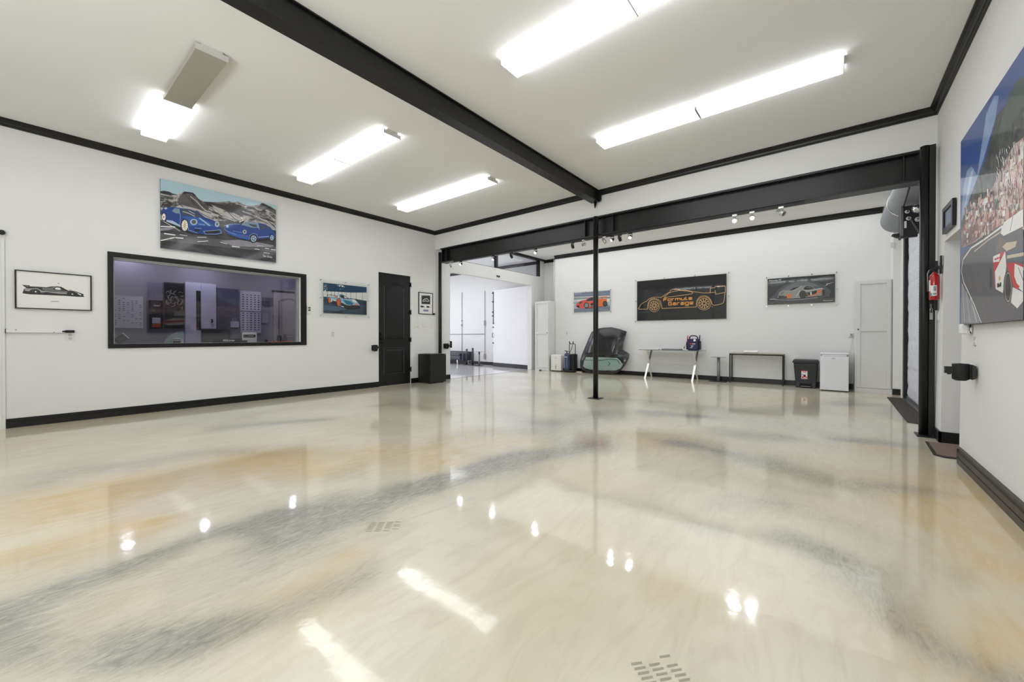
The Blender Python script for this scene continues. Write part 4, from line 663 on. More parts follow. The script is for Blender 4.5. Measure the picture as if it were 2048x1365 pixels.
  ('p','bldg4','4.878,1.943;4.84,1.94;4.841,1.973;4.879,1.976'),
  ('p','rust','4.075,1.978;4.051,1.976;4.052,2.015;4.076,2.017'),
  ('p','bandwhite','4.23,1.925;4.203,1.923;4.204,1.972;4.231,1.974'),
  ('p','bldg4','4.234,2.029;4.19,2.025;4.191,2.049;4.235,2.054'),
  ('p','bldg2','4.742,2.031;4.715,2.029;4.716,2.061;4.743,2.063'),
  ('p','bldg1','3.963,1.916;3.927,1.913;3.927,1.936;3.963,1.939'),
  ('p','bldg1','4.164,2.049;4.129,2.045;4.129,2.07;4.164,2.075'),
  ('p','rust','3.847,2.141;3.791,2.133;3.792,2.16;3.847,2.168'),
  ('p','bandwhite','4.403,1.85;4.38,1.849;4.38,1.876;4.403,1.877'),
  ('p','bldg4','4.662,2.042;4.625,2.038;4.626,2.08;4.663,2.084'),
  ('p','bldg1','3.693,1.978;3.666,1.975;3.667,2.002;3.694,2.005'),
  ('p','bldg1','4.432,1.989;4.369,1.984;4.37,2.023;4.433,2.029'),
  ('p','bldg2','4.233,2.019;4.176,2.013;4.176,2.032;4.233,2.038'),
  ('p','bldg3','3.741,2.154;3.685,2.145;3.685,2.187;3.742,2.197'),
  ('p','rockgrey','4.295,2.019;4.27,2.017;4.271,2.073;4.296,2.075'),
  ('p','bldg3','4.255,2.045;4.231,2.042;4.232,2.065;4.256,2.067'),
  ('p','rust','4.963,2.063;4.922,2.059;4.923,2.091;4.963,2.095'),
  ('p','bldg1','4.009,1.945;3.963,1.941;3.964,1.962;4.009,1.966'),
  ('p','bldg3','3.853,2.105;3.832,2.102;3.833,2.159;3.854,2.162'),
  ('p','bandwhite','4.296,2.082;4.239,2.075;4.239,2.1;4.297,2.107'),
  ('p','rockgrey','4.629,2.01;4.577,2.006;4.578,2.033;4.63,2.038'),
  ('p','rockgrey','3.811,1.831;3.756,1.828;3.757,1.894;3.812,1.898'),
  ('p','bldg1','3.825,2.17;3.802,2.166;3.803,2.189;3.826,2.193'),
  ('p','bldg3','3.778,2.142;3.729,2.135;3.73,2.194;3.779,2.203'),
  ('p','bldg4','4.697,2.008;4.647,2.004;4.648,2.037;4.698,2.041'),
  ('p','bldg1','3.981,2.01;3.939,2.006;3.94,2.061;3.982,2.066'),
  ('p','bldg1','4.569,1.941;4.517,1.937;4.517,1.97;4.57,1.975'),
  ('p','bldg1','3.897,2.162;3.857,2.156;3.858,2.204;3.898,2.211'),
  ('p','bldg1','3.968,1.984;3.924,1.98;3.924,2.02;3.969,2.025'),
  ('p','bldg1','3.964,2.13;3.898,2.121;3.899,2.149;3.965,2.159'),
  ('p','bldg2','3.806,1.868;3.784,1.866;3.784,1.906;3.806,1.907'),
  ('p','bldg2','3.993,1.973;3.965,1.971;3.965,2.001;3.994,2.004'),
  ('p','bldg3','3.748,1.876;3.694,1.872;3.695,1.925;3.749,1.93'),
  ('p','bldg2','4.561,1.897;4.519,1.895;4.52,1.936;4.562,1.939'),
  ('p','bldg3','4.344,1.983;4.28,1.978;4.281,2.027;4.345,2.033'),
  ('p','bldg4','3.957,2.172;3.919,2.166;3.919,2.203;3.958,2.209'),
  ('p','rust','4.463,2.057;4.439,2.055;4.44,2.091;4.464,2.094'),
  ('p','bldg2','3.956,1.961;3.912,1.958;3.913,1.988;3.957,1.992'),
  ('p','bldg2','4.805,2.14;4.771,2.136;4.772,2.176;4.806,2.18'),
  ('p','bldg3','4.54,1.863;4.487,1.86;4.488,1.886;4.541,1.889'),
  ('p','rockgrey','3.833,2.157;3.78,2.149;3.782,2.217;3.834,2.226'),
  ('p','bldg2','4.74,2.134;4.695,2.129;4.696,2.166;4.741,2.171'),
  ('p','bandwhite','4.524,2.083;4.494,2.08;4.495,2.127;4.525,2.131'),
  ('p','bldg1','3.712,2.097;3.653,2.089;3.653,2.107;3.712,2.115'),
  ('p','rockgrey','4.89,2.132;4.849,2.128;4.85,2.154;4.89,2.159'),
  ('p','bldg1','3.72,1.931;3.698,1.929;3.699,1.974;3.721,1.977'),
  ('p','bandwhite','3.715,2.239;3.685,2.234;3.686,2.258;3.715,2.264'),
  ('p','bldg3','4.044,2;4.015,1.998;4.016,2.035;4.044,2.038'),
  ('p','bldg1','4.538,2.085;4.476,2.079;4.476,2.097;4.538,2.104'),
  ('p','rust','3.924,2.026;3.897,2.023;3.898,2.063;3.924,2.067'),
  ('p','rockgrey','4.816,2.114;4.776,2.11;4.777,2.14;4.817,2.144'),
  ('p','bldg1','3.678,1.952;3.652,1.949;3.652,1.977;3.679,1.98'),
  ('p','bldg4','3.818,2.105;3.768,2.098;3.769,2.135;3.819,2.143'),
  ('p','bandwhite','3.672,2.195;3.657,2.192;3.658,2.245;3.673,2.248'),
  ('p','bandwhite','4.296,1.851;4.245,1.849;4.246,1.881;4.296,1.884'),
  ('p','bandwhite','4.081,2.043;4.06,2.041;4.061,2.065;4.081,2.068'),
  ('p','bldg4','4.276,1.914;4.212,1.91;4.214,1.967;4.277,1.972'),
  ('p','bldg1','4.58,2.132;4.545,2.128;4.545,2.156;4.581,2.161'),
  ('p','bldg1','4.433,1.871;4.399,1.869;4.4,1.91;4.434,1.912'),
  ('p','rockgrey','4.195,1.826;4.163,1.825;4.164,1.844;4.196,1.846'),
  ('p','bldg2','4.094,1.951;4.06,1.948;4.061,1.994;4.095,1.997'),
  ('p','rockgrey','4.096,1.992;4.041,1.987;4.042,2.033;4.097,2.039'),
  ('p','bldg3','3.891,2.094;3.848,2.089;3.849,2.118;3.891,2.124'),
  ('p','bldg3','4.933,2.129;4.882,2.123;4.882,2.154;4.934,2.16'),
  ('p','bldg1','3.74,2.141;3.694,2.134;3.695,2.197;3.742,2.205'),
  ('p','bldg1','3.824,2.055;3.76,2.048;3.761,2.1;3.825,2.109'),
  ('p','rockgrey','4.849,1.886;4.804,1.883;4.805,1.923;4.85,1.926'),
  ('p','bldg1','3.814,2.047;3.764,2.041;3.765,2.091;3.815,2.097'),
  ('p','bldg2','4.216,1.827;4.159,1.824;4.16,1.873;4.217,1.876'),
  ('p','bldg2','4.004,1.84;3.949,1.838;3.95,1.865;4.005,1.868'),
  ('p','rust','3.8,1.912;3.744,1.908;3.744,1.934;3.801,1.939'),
  ('p','bldg1','4.212,1.944;4.17,1.94;4.171,1.986;4.213,1.99'),
  ('p','bandwhite','4.058,2.033;4.036,2.03;4.037,2.053;4.059,2.055'),
  ('p','rust','4.018,2.057;3.968,2.051;3.969,2.073;4.018,2.079'),
  ('p','rust','4.897,1.963;4.851,1.96;4.851,1.993;4.898,1.997'),
  ('p','bldg2','4.504,2.004;4.463,2.001;4.463,2.034;4.505,2.038'),
  ('p','rust','3.659,2.068;3.652,2.072;3.653,2.09;3.659,2.086'),
  ('p','rust','4.981,2.027;4.933,2.023;4.934,2.059;4.982,2.064'),
  ('p','bldg2','3.657,1.992;3.651,2.002;3.653,2.075;3.658,2.065'),
  ('p','bldg3','4.098,1.87;4.054,1.867;4.055,1.928;4.1,1.932'),
  ('p','bldg4','4.075,2.026;4.043,2.023;4.043,2.043;4.075,2.047'),
  ('p','bldg1','4.601,2.116;4.559,2.111;4.559,2.129;4.602,2.134'),
  ('p','rockgrey','3.701,2.12;3.664,2.114;3.665,2.172;3.702,2.179'),
  ('p','bldg4','4.422,1.941;4.365,1.937;4.365,1.953;4.422,1.958'),
  ('p','bandwhite','3.806,1.86;3.741,1.856;3.742,1.91;3.808,1.915'),
  ('p','bldg2','4.56,1.873;4.522,1.871;4.523,1.917;4.561,1.919'),
  ('p','bldg2','4.398,1.971;4.364,1.968;4.365,1.987;4.398,1.989'),
  ('p','bandwhite','4.917,2.079;4.872,2.075;4.872,2.097;4.917,2.101'),
  ('p','rockgrey','4.29,1.931;4.234,1.927;4.235,1.975;4.291,1.98'),
  ('p','bldg1','3.766,2.16;3.717,2.152;3.718,2.22;3.768,2.229'),
  ('p','bldg3','3.935,1.831;3.88,1.828;3.881,1.866;3.936,1.87'),
  ('p','bldg3','4.023,1.921;4.003,1.92;4.004,1.982;4.024,1.984'),
  ('p','bandwhite','4.699,1.991;4.664,1.988;4.665,2.013;4.7,2.016'),
  ('p','bldg2','4.331,1.911;4.289,1.909;4.29,1.952;4.332,1.955'),
  ('p','rust','4.703,1.915;4.671,1.913;4.672,1.956;4.705,1.959'),
  ('p','rockgrey','4.139,1.964;4.104,1.961;4.105,2.011;4.14,2.015'),
  ('p','bldg2','4.752,1.929;4.723,1.927;4.723,1.954;4.753,1.956'),
  ('p','bldg1','4.459,1.959;4.404,1.955;4.405,1.978;4.46,1.983'),
  ('p','rockgrey','3.904,1.977;3.866,1.974;3.867,2.017;3.905,2.021'),
  ('p','bldg4','4.538,2.071;4.495,2.067;4.496,2.103;4.539,2.108'),
  ('p','bldg1','4.779,2.023;4.733,2.019;4.733,2.059;4.78,2.063'),
  ('p','rockgrey','4.842,2.137;4.803,2.133;4.804,2.166;4.842,2.171'),
  ('p','bldg1','3.698,2.193;3.655,2.189;3.655,2.203;3.699,2.208'),
  ('p','rust','4.308,2.055;4.251,2.049;4.252,2.104;4.309,2.111'),
  ('p','rust','5.015,2.009;4.965,2.005;4.966,2.039;5.016,2.043'),
  ('p','bldg2','3.676,1.923;3.655,1.922;3.656,1.944;3.676,1.946'),
  ('p','rust','3.709,2.135;3.659,2.128;3.66,2.188;3.711,2.197'),
  ('p','bldg1','4.855,2.106;4.827,2.103;4.828,2.124;4.855,2.127'),
  ('p','rockgrey','4.022,1.928;3.998,1.926;3.998,1.953;4.023,1.955'),
  ('p','bldg1','3.959,1.858;3.938,1.857;3.939,1.899;3.96,1.901'),
  ('p','bandwhite','4.357,1.909;4.309,1.906;4.31,1.922;4.357,1.926'),
  ('p','bldg1','3.653,1.939;3.65,1.944;3.651,2.011;3.655,2.006'),
  ('p','bandwhite','4.236,1.903;4.204,1.901;4.206,1.959;4.237,1.961'),
  ('p','bldg2','4.906,1.941;4.855,1.937;4.856,1.969;4.907,1.973'),
  ('p','bldg1','4.558,2.05;4.499,2.045;4.5,2.069;4.558,2.075'),
  ('p','bldg1','3.967,2.076;3.931,2.072;3.931,2.107;3.967,2.112'),
  ('p','bldg1','3.856,2.109;3.813,2.103;3.813,2.129;3.856,2.135'),
  ('p','bandwhite','4.474,2.084;4.442,2.08;4.442,2.105;4.474,2.109'),
  ('p','rust','4.81,2.059;4.765,2.055;4.765,2.095;4.811,2.1'),
  ('p','rockgrey','4.319,2.029;4.256,2.023;4.256,2.045;4.319,2.052'),
  ('p','bldg1','4.907,1.883;4.863,1.88;4.863,1.908;4.907,1.91'),
  ('p','bldg2','4.677,1.999;4.627,1.995;4.628,2.022;4.678,2.026'),
  ('p','rust','3.658,2.241;3.656,2.246;3.656,2.271;3.659,2.266'),
  ('p','bldg4','4.955,2.083;4.916,2.08;4.917,2.106;4.955,2.109'),
  ('p','rockgrey','4.28,1.868;4.256,1.867;4.256,1.886;4.28,1.887'),
  ('p','bldg4','3.69,1.86;3.648,1.862;3.649,1.888;3.691,1.887'),
  ('p','rust','3.883,1.939;3.824,1.934;3.824,1.953;3.883,1.958'),
  ('p','rust','4.658,2.024;4.617,2.02;4.618,2.047;4.659,2.051'),
  ('p','bldg1','4.956,2.01;4.907,2.007;4.908,2.04;4.957,2.044'),
  ('p','bldg1','4.377,1.979;4.321,1.975;4.321,1.993;4.377,1.998'),
  ('p','bldg1','3.911,2.153;3.876,2.148;3.877,2.177;3.911,2.183'),
  ('p','bldg1','4.55,2.063;4.515,2.059;4.515,2.086;4.551,2.089'),
  ('p','bldg2','3.937,2.04;3.878,2.033;3.879,2.098;3.938,2.106'),
  ('p','rockgrey','4.966,1.958;4.926,1.955;4.927,1.992;4.967,1.995'),
  ('p','rust','3.865,2.172;3.805,2.162;3.806,2.184;3.865,2.194'),
  ('p','bldg3','4.681,2.098;4.631,2.092;4.632,2.133;4.682,2.139'),
  ('p','bldg2','4.068,1.932;4.034,1.93;4.035,1.963;4.069,1.966'),
  ('p','bldg1','4.188,1.944;4.161,1.942;4.162,1.976;4.189,1.979'),
  ('p','bldg2','4.229,1.989;4.202,1.987;4.203,2.021;4.23,2.024'),
  ('p','rust','3.661,1.932;3.65,1.932;3.65,1.952;3.662,1.951'),
  ('p','rust','3.667,2.256;3.656,2.256;3.656,2.278;3.667,2.277'),
  ('p','bldg2','4.055,2.043;3.999,2.037;4,2.094;4.056,2.101'),
  ('p','bandwhite','3.871,1.933;3.84,1.931;3.84,1.96;3.871,1.963'),
  ('p','bldg3','3.915,1.893;3.886,1.891;3.886,1.919;3.916,1.921'),
  ('p','bandwhite','4.521,2.111;4.491,2.108;4.491,2.127;4.522,2.131'),
  ('p','rust','3.659,2.048;3.652,2.051;3.653,2.116;3.66,2.113'),
  ('p','rust','3.657,1.848;3.648,1.854;3.649,1.919;3.658,1.914'),
  ('p','bldg1','3.73,1.817;3.699,1.815;3.699,1.836;3.73,1.838'),
  ('p','bldg3','4.08,2.084;4.052,2.08;4.052,2.099;4.08,2.103'),
  ('p','bldg2','4.272,1.913;4.216,1.909;4.217,1.965;4.273,1.97'),
  ('p','bldg4','4.034,2.059;3.999,2.055;3.999,2.071;4.035,2.075'),
  ('p','bldg1','4.749,1.932;4.715,1.93;4.715,1.964;4.75,1.966'),
  ('p','bandwhite','3.838,2.144;3.8,2.138;3.8,2.173;3.838,2.179'),
  ('p','rockgrey','4.862,1.883;4.821,1.881;4.822,1.91;4.863,1.912'),
  ('p','bldg2','4.822,1.995;4.779,1.992;4.779,2.025;4.823,2.029'),
  ('p','bandwhite','4.014,1.96;3.982,1.958;3.984,2.023;4.015,2.026'),
  ('p','rockgrey','4.313,1.851;4.26,1.849;4.261,1.901;4.315,1.904'),
  ('p','bldg1','4.321,2.082;4.256,2.075;4.256,2.105;4.321,2.113'),
  ('p','bldg3','4.354,1.961;4.292,1.956;4.293,1.989;4.355,1.995'),
  ('p','rust','4.31,2.07;4.271,2.065;4.272,2.118;4.311,2.123'),
  ('p','rockgrey','3.876,1.865;3.857,1.864;3.858,1.886;3.877,1.887'),
  ('p','bldg3','4.846,2.062;4.808,2.059;4.809,2.089;4.847,2.092'),
  ('p','rockgrey','4.415,1.894;4.386,1.893;4.386,1.912;4.415,1.913'),
  ('p','bldg3','4.219,2.057;4.154,2.05;4.155,2.075;4.22,2.082'),
  ('p','rockgrey','3.808,1.822;3.743,1.819;3.744,1.851;3.808,1.854'),
  ('p','bldg1','4.852,2.088;4.805,2.083;4.806,2.122;4.853,2.127'),
  ('p','bldg1','4.053,2.025;4.025,2.022;4.026,2.061;4.054,2.064'),
  ('p','bldg3','4.938,2.157;4.905,2.154;4.905,2.18;4.938,2.184'),
  ('p','bldg1','4.575,2.067;4.517,2.061;4.518,2.08;4.575,2.086'),
  ('p','bandwhite','3.996,1.937;3.959,1.934;3.959,1.972;3.997,1.975'),
  ('p','bldg4','4.018,1.929;3.988,1.927;3.988,1.962;4.019,1.964'),
  ('p','rust','4.276,1.964;4.254,1.962;4.255,2.005;4.277,2.007'),
  ('p','bldg3','4.251,1.965;4.202,1.961;4.203,2.011;4.252,2.016'),
  ('p','bldg4','3.839,1.979;3.819,1.977;3.82,2.012;3.839,2.014'),
  ('p','bldg3','4.84,2.01;4.798,2.007;4.798,2.026;4.841,2.03'),
  ('p','bldg1','4.86,2.094;4.81,2.089;4.811,2.119;4.86,2.125'),
  ('p','bldg1','3.905,2.153;3.854,2.146;3.855,2.203;3.906,2.211'),
  ('p','bldg1','3.795,2.225;3.74,2.215;3.741,2.276;3.797,2.287'),
  ('p','bldg3','4.771,2.128;4.735,2.124;4.736,2.163;4.772,2.167'),
  ('p','bandwhite','3.978,2.075;3.949,2.071;3.95,2.13;3.979,2.134'),
  ('p','bldg3','4.723,2.127;4.688,2.123;4.689,2.163;4.724,2.167'),
  ('p','bldg1','4.565,2.13;4.523,2.125;4.523,2.162;4.566,2.167'),
  ('p','bandwhite','4.457,1.856;4.427,1.855;4.428,1.877;4.458,1.879'),
  ('p','bldg2','3.986,2.13;3.96,2.127;3.961,2.182;3.988,2.186'),
  ('p','rust','3.881,1.828;3.819,1.825;3.821,1.892;3.882,1.896'),
  ('p','rockgrey','4.134,2;4.073,1.995;4.073,2.015;4.135,2.021'),
  ('p','bldg3','3.917,1.96;3.88,1.957;3.881,1.991;3.918,1.995'),
  ('p','bldg1','4.401,2.063;4.36,2.059;4.361,2.082;4.401,2.086'),
  ('p','bldg4','4.495,2.003;4.46,2;4.461,2.051;4.497,2.054'),
  ('p','rockgrey','3.925,2.096;3.897,2.092;3.897,2.122;3.926,2.126'),
  ('p','bldg1','4.316,1.947;4.293,1.945;4.294,1.981;4.317,1.983'),
  ('p','bldg4','4.968,1.878;4.931,1.876;4.931,1.897;4.969,1.899'),
  ('p','bldg4','4.16,1.95;4.126,1.947;4.127,1.969;4.16,1.972'),
  ('p','bldg1','4.049,1.982;4.024,1.979;4.025,2.041;4.05,2.044'),
  ('p','bandwhite','3.952,1.986;3.931,1.984;3.932,2.006;3.952,2.008'),
  ('p','bldg4','4.337,1.919;4.316,1.918;4.317,1.96;4.338,1.962'),
  ('p','rust','4.085,2.008;4.037,2.004;4.038,2.044;4.086,2.049'),
  ('p','rockgrey','4.573,2.115;4.548,2.112;4.549,2.146;4.574,2.15'),
  ('p','bldg1','4.672,1.912;4.616,1.909;4.616,1.929;4.673,1.933'),
  ('p','rockgrey','4.747,1.931;4.702,1.928;4.703,1.959;4.748,1.962'),
  ('p','bldg1','3.834,1.884;3.801,1.882;3.802,1.913;3.834,1.916'),
  ('p','rockgrey','3.659,2.148;3.654,2.153;3.655,2.201;3.66,2.195'),
  ('p','rust','3.806,2.123;3.765,2.117;3.767,2.174;3.807,2.181'),
  ('p','bldg2','4.695,2.151;4.661,2.147;4.662,2.182;4.696,2.187'),
  ('p','bldg1','4.437,2.062;4.386,2.057;4.387,2.104;4.438,2.11'),
  ('p','bandwhite','4.543,2.018;4.503,2.014;4.504,2.057;4.544,2.062'),
  ('p','bldg1','4.499,2.115;4.441,2.108;4.441,2.128;4.5,2.135'),
  ('p','bldg3','4.704,2.127;4.651,2.121;4.651,2.144;4.705,2.151'),
  ('p','bldg1','3.907,1.944;3.845,1.939;3.846,1.971;3.908,1.977'),
  ('p','rust','4.373,2.083;4.312,2.077;4.313,2.131;4.375,2.139'),
  ('p','bldg1','4.242,1.987;4.222,1.985;4.222,2.002;4.242,2.004'),
  ('p','bldg2','4.113,1.923;4.084,1.921;4.085,1.966;4.114,1.968'),
  ('p','bldg3','4.119,1.88;4.098,1.879;4.099,1.899;4.119,1.9'),
  ('p','bldg1','4.419,1.888;4.396,1.887;4.397,1.905;4.42,1.907'),
  ('p','bldg4','3.965,2.083;3.945,2.08;3.946,2.126;3.966,2.129'),
  ('p','rockgrey','4.655,2.136;4.611,2.131;4.612,2.168;4.655,2.173'),
  ('p','bldg2','4.81,1.937;4.78,1.935;4.78,1.954;4.811,1.956'),
  ('p','bldg2','3.825,2.074;3.794,2.07;3.794,2.089;3.826,2.094'),
  ('p','bandwhite','3.86,2.073;3.828,2.069;3.829,2.102;3.861,2.106'),
  ('p','bldg4','4.973,1.965;4.937,1.963;4.938,1.995;4.974,1.998'),
  ('p','bandwhite','3.74,2.148;3.692,2.141;3.693,2.183;3.741,2.191'),
  ('p','bldg2','4.053,1.828;4.014,1.826;4.015,1.863;4.053,1.865'),
  ('p','bldg2','4.42,2.049;4.376,2.044;4.376,2.069;4.421,2.073'),
  ('p','bandwhite','4.108,1.917;4.068,1.914;4.069,1.954;4.109,1.957'),
  ('p','rust','3.895,2.186;3.878,2.183;3.879,2.225;3.896,2.228'),
  ('p','bandwhite','3.968,2.112;3.901,2.103;3.902,2.149;3.969,2.158'),
  ('p','bldg1','4.103,1.876;4.044,1.872;4.046,1.932;4.104,1.937'),
  ('p','bldg2','4.204,1.863;4.155,1.86;4.155,1.879;4.205,1.882'),
  ('p','bldg2','4.043,1.943;4.005,1.94;4.006,1.975;4.044,1.978'),
  ('p','rockgrey','4.311,2.024;4.274,2.02;4.274,2.048;4.312,2.052'),
  ('p','bldg1','3.747,2.033;3.711,2.029;3.712,2.096;3.748,2.101'),
  ('p','bldg1','3.702,1.862;3.654,1.859;3.655,1.915;3.703,1.918'),
  ('p','bldg4','4.415,1.944;4.387,1.941;4.388,1.99;4.416,1.992'),
  ('p','bldg3','4.702,1.998;4.65,1.994;4.651,2.028;4.702,2.032'),
  ('p','bandwhite','4.439,2.033;4.388,2.029;4.389,2.064;4.44,2.069'),
  ('p','bldg3','4.489,2.054;4.432,2.048;4.433,2.07;4.489,2.076'),
  ('p','bldg1','3.678,2.143;3.654,2.144;3.655,2.179;3.678,2.179'),
  ('p','bldg2','4.445,1.905;4.383,1.901;4.384,1.944;4.446,1.949'),
  ('p','bldg3','4.712,2.061;4.679,2.058;4.68,2.08;4.712,2.083'),
  ('p','bldg2','3.858,2.106;3.819,2.101;3.819,2.126;3.858,2.132'),
  ('p','rockgrey','4.522,2.106;4.48,2.101;4.481,2.118;4.522,2.123'),
  ('p','bldg3','3.968,2.001;3.918,1.996;3.919,2.035;3.969,2.041'),
  ('p','rockgrey','4.558,2.07;4.534,2.067;4.535,2.092;4.559,2.095'),
  ('p','bldg1','3.96,2.033;3.909,2.027;3.91,2.086;3.961,2.093'),
  ('p','bldg2','3.985,2.047;3.944,2.042;3.945,2.073;3.985,2.078'),
  ('p','bldg3','3.751,1.917;3.714,1.914;3.715,1.971;3.752,1.974'),
  ('p','rockgrey','4.568,1.983;4.527,1.98;4.528,2.017;4.569,2.021'),
  ('p','bldg4','4.182,2.017;4.121,2.011;4.122,2.066;4.183,2.073'),
  ('p','bldg1','3.873,1.971;3.831,1.967;3.832,2.036;3.875,2.041'),
  ('p','bldg1','4.565,1.923;4.514,1.919;4.515,1.967;4.566,1.971'),
  ('p','rust','4.177,1.858;4.13,1.856;4.131,1.896;4.178,1.899'),
  ('p','rockgrey','4.19,2.011;4.131,2.006;4.132,2.045;4.19,2.051'),
  ('p','bldg2','3.913,1.993;3.845,1.986;3.845,2.01;3.913,2.017'),
  ('p','rockgrey','3.929,2.048;3.878,2.042;3.879,2.07;3.929,2.076'),
  ('p','bldg4','4.339,1.839;4.299,1.837;4.3,1.87;4.34,1.873'),
  ('p','bldg1','4.1,1.859;4.066,1.857;4.067,1.891;4.1,1.894'),
  ('p','bldg2','3.661,2.252;3.656,2.258;3.657,2.282;3.662,2.276'),
  ('p','bldg1','3.842,2.072;3.8,2.067;3.801,2.113;3.843,2.118'),
  ('p','rockgrey','3.832,1.872;3.781,1.868;3.782,1.93;3.833,1.934'),
  ('p','rust','4.246,1.921;4.201,1.918;4.201,1.939;4.246,1.942'),
  ('p','bandwhite','4.409,2.086;4.376,2.083;4.377,2.113;4.41,2.117'),
  ('p','bandwhite','3.67,2.125;3.654,2.127;3.655,2.192;3.671,2.19'),
  ('p','bldg2','4.403,2.034;4.368,2.03;4.369,2.065;4.404,2.069'),
  ('p','bldg1','4.006,1.949;3.942,1.944;3.943,2.002;4.008,2.008'),
  ('p','bldg4','4.853,2.046;4.816,2.043;4.817,2.083;4.854,2.087'),
  ('p','bandwhite','4.034,1.82;4.016,1.819;4.017,1.882;4.036,1.884'),
  ('p','rust','4.566,1.886;4.536,1.884;4.537,1.909;4.566,1.911'),
  ('p','bldg3','4.417,1.892;4.358,1.888;4.359,1.934;4.418,1.938'),
  ('p','bandwhite','4.068,2.045;4.001,2.037;4.001,2.057;4.068,2.064'),
  ('p','rust','4.656,2.066;4.612,2.061;4.613,2.101;4.657,2.105'),
  ('p','bldg3','3.991,1.86;3.967,1.859;3.968,1.895;3.991,1.897'),
  ('p','rust','4.241,1.994;4.198,1.99;4.199,2.045;4.242,2.05'),
  ('p','bldg3','4.572,1.907;4.525,1.904;4.526,1.945;4.573,1.948'),
  ('p','rust','3.808,2.011;3.762,2.006;3.763,2.058;3.809,2.064'),
  ('p','bldg4','4.377,1.967;4.315,1.962;4.315,1.981;4.378,1.986'),
  ('p','bldg4','4.031,1.826;3.983,1.824;3.984,1.873;4.032,1.876'),
  ('p','bldg3','3.838,1.848;3.796,1.846;3.797,1.902;3.839,1.906'),
  ('p','bldg4','4.951,2.098;4.907,2.094;4.907,2.119;4.952,2.124'),
  ('p','bandwhite','4.429,2.069;4.384,2.064;4.385,2.115;4.43,2.12'),
  ('p','bandwhite','4.292,1.961;4.246,1.957;4.247,2.008;4.293,2.012'),
  ('p','bldg4','4.407,1.99;4.37,1.987;4.372,2.041;4.408,2.044'),
  ('p','bldg4','3.677,2.113;3.653,2.116;3.654,2.15;3.677,2.147'),
  ('p','bldg1','3.943,1.864;3.875,1.86;3.876,1.879;3.943,1.883'),
  ('p','rockgrey','4.344,2.002;4.305,1.998;4.305,2.037;4.344,2.041'),
  ('p','bldg1','4.486,1.847;4.455,1.845;4.456,1.894;4.487,1.896'),
  ('p','bldg2','3.865,2.17;3.817,2.163;3.818,2.211;3.867,2.22'),
  ('p','bldg2','4.631,2.056;4.59,2.052;4.591,2.093;4.632,2.097'),
  ('p','bldg1','4.005,2.117;3.966,2.111;3.966,2.131;4.005,2.137'),
  ('p','bandwhite','4.388,2.077;4.333,2.071;4.334,2.109;4.389,2.116'),
  ('p','bldg1','3.783,1.89;3.766,1.889;3.766,1.903;3.783,1.905'),
  ('p','rockgrey','4.208,1.982;4.149,1.976;4.151,2.026;4.209,2.032'),
  ('p','rockgrey','4.111,2.101;4.07,2.096;4.071,2.112;4.111,2.117'),
  ('p','rockgrey','4.089,2.129;4.038,2.122;4.038,2.145;4.089,2.152'),
  ('p','bldg1','4.139,1.851;4.097,1.849;4.098,1.906;4.14,1.909'),
  ('p','bldg2','4.3,1.835;4.25,1.833;4.251,1.889;4.302,1.892'),
  ('p','bldg1','4.617,1.896;4.576,1.894;4.576,1.92;4.618,1.922'),
  ('p','bldg3','4.272,2.046;4.21,2.04;4.211,2.071;4.273,2.078'),
  ('p','rust','3.924,1.846;3.874,1.843;3.875,1.895;3.925,1.899'),
  ('p','bldg1','3.998,2.125;3.934,2.116;3.934,2.134;3.998,2.143'),
  ('p','bldg2','4.99,1.885;4.945,1.883;4.946,1.916;4.991,1.919'),
  ('p','rust','4.356,1.935;4.309,1.931;4.31,1.985;4.358,1.99'),
  ('p','rust','4.066,1.929;4.001,1.924;4.002,1.974;4.067,1.98'),
  ('p','bldg3','3.984,1.871;3.926,1.868;3.927,1.901;3.985,1.905'),
  ('p','bandwhite','4.042,1.964;4.004,1.961;4.005,2.015;4.043,2.019'),
  ('p','bldg4','3.868,2.041;3.836,2.037;3.836,2.055;3.868,2.059'),
  ('p','bandwhite','3.78,2.121;3.764,2.119;3.765,2.141;3.781,2.144'),
  ('p','rockgrey','4.1,2.121;4.069,2.117;4.07,2.15;4.101,2.155'),
  ('p','bldg1','4.078,2.104;4.02,2.097;4.021,2.125;4.079,2.133'),
  ('p','bldg1','4.455,1.929;4.426,1.927;4.427,1.978;4.457,1.98'),
  ('p','bldg3','4.505,1.894;4.447,1.891;4.448,1.942;4.506,1.946'),
  ('p','rust','4.533,2.097;4.478,2.091;4.479,2.131;4.534,2.138'),
  ('p','bldg1','4.416,1.87;4.371,1.868;4.372,1.914;4.417,1.917'),
  ('p','bldg1','3.865,2.1;3.797,2.091;3.798,2.122;3.866,2.132'),
  ('p','bldg1','3.986,1.987;3.958,1.984;3.958,2.012;3.986,2.015'),
  ('p','bldg2','3.859,2.001;3.838,1.999;3.84,2.058;3.86,2.061'),
  ('p','bldg4','4.597,2.029;4.54,2.024;4.541,2.069;4.598,2.075'),
  ('p','bldg3','4.236,2.002;4.207,1.999;4.208,2.023;4.237,2.026'),
  ('p','bldg3','3.843,1.933;3.796,1.93;3.797,1.964;3.843,1.968'),
  ('p','bldg4','4.577,2.12;4.535,2.115;4.536,2.16;4.578,2.166'),
  ('p','bldg4','4.041,2.081;4.015,2.078;4.016,2.123;4.041,2.127'),
  ('p','rust','4.521,2.031;4.494,2.028;4.494,2.052;4.521,2.055'),
  ('p','bldg2','4.092,1.894;4.029,1.89;4.029,1.918;4.093,1.923'),
  ('p','bandwhite','3.705,2.156;3.654,2.149;3.655,2.222;3.706,2.23'),
  ('p','bldg1','3.804,1.957;3.735,1.951;3.735,1.986;3.804,1.993'),
  ('p','bldg2','4.917,2.05;4.866,2.045;4.867,2.073;4.918,2.078'),
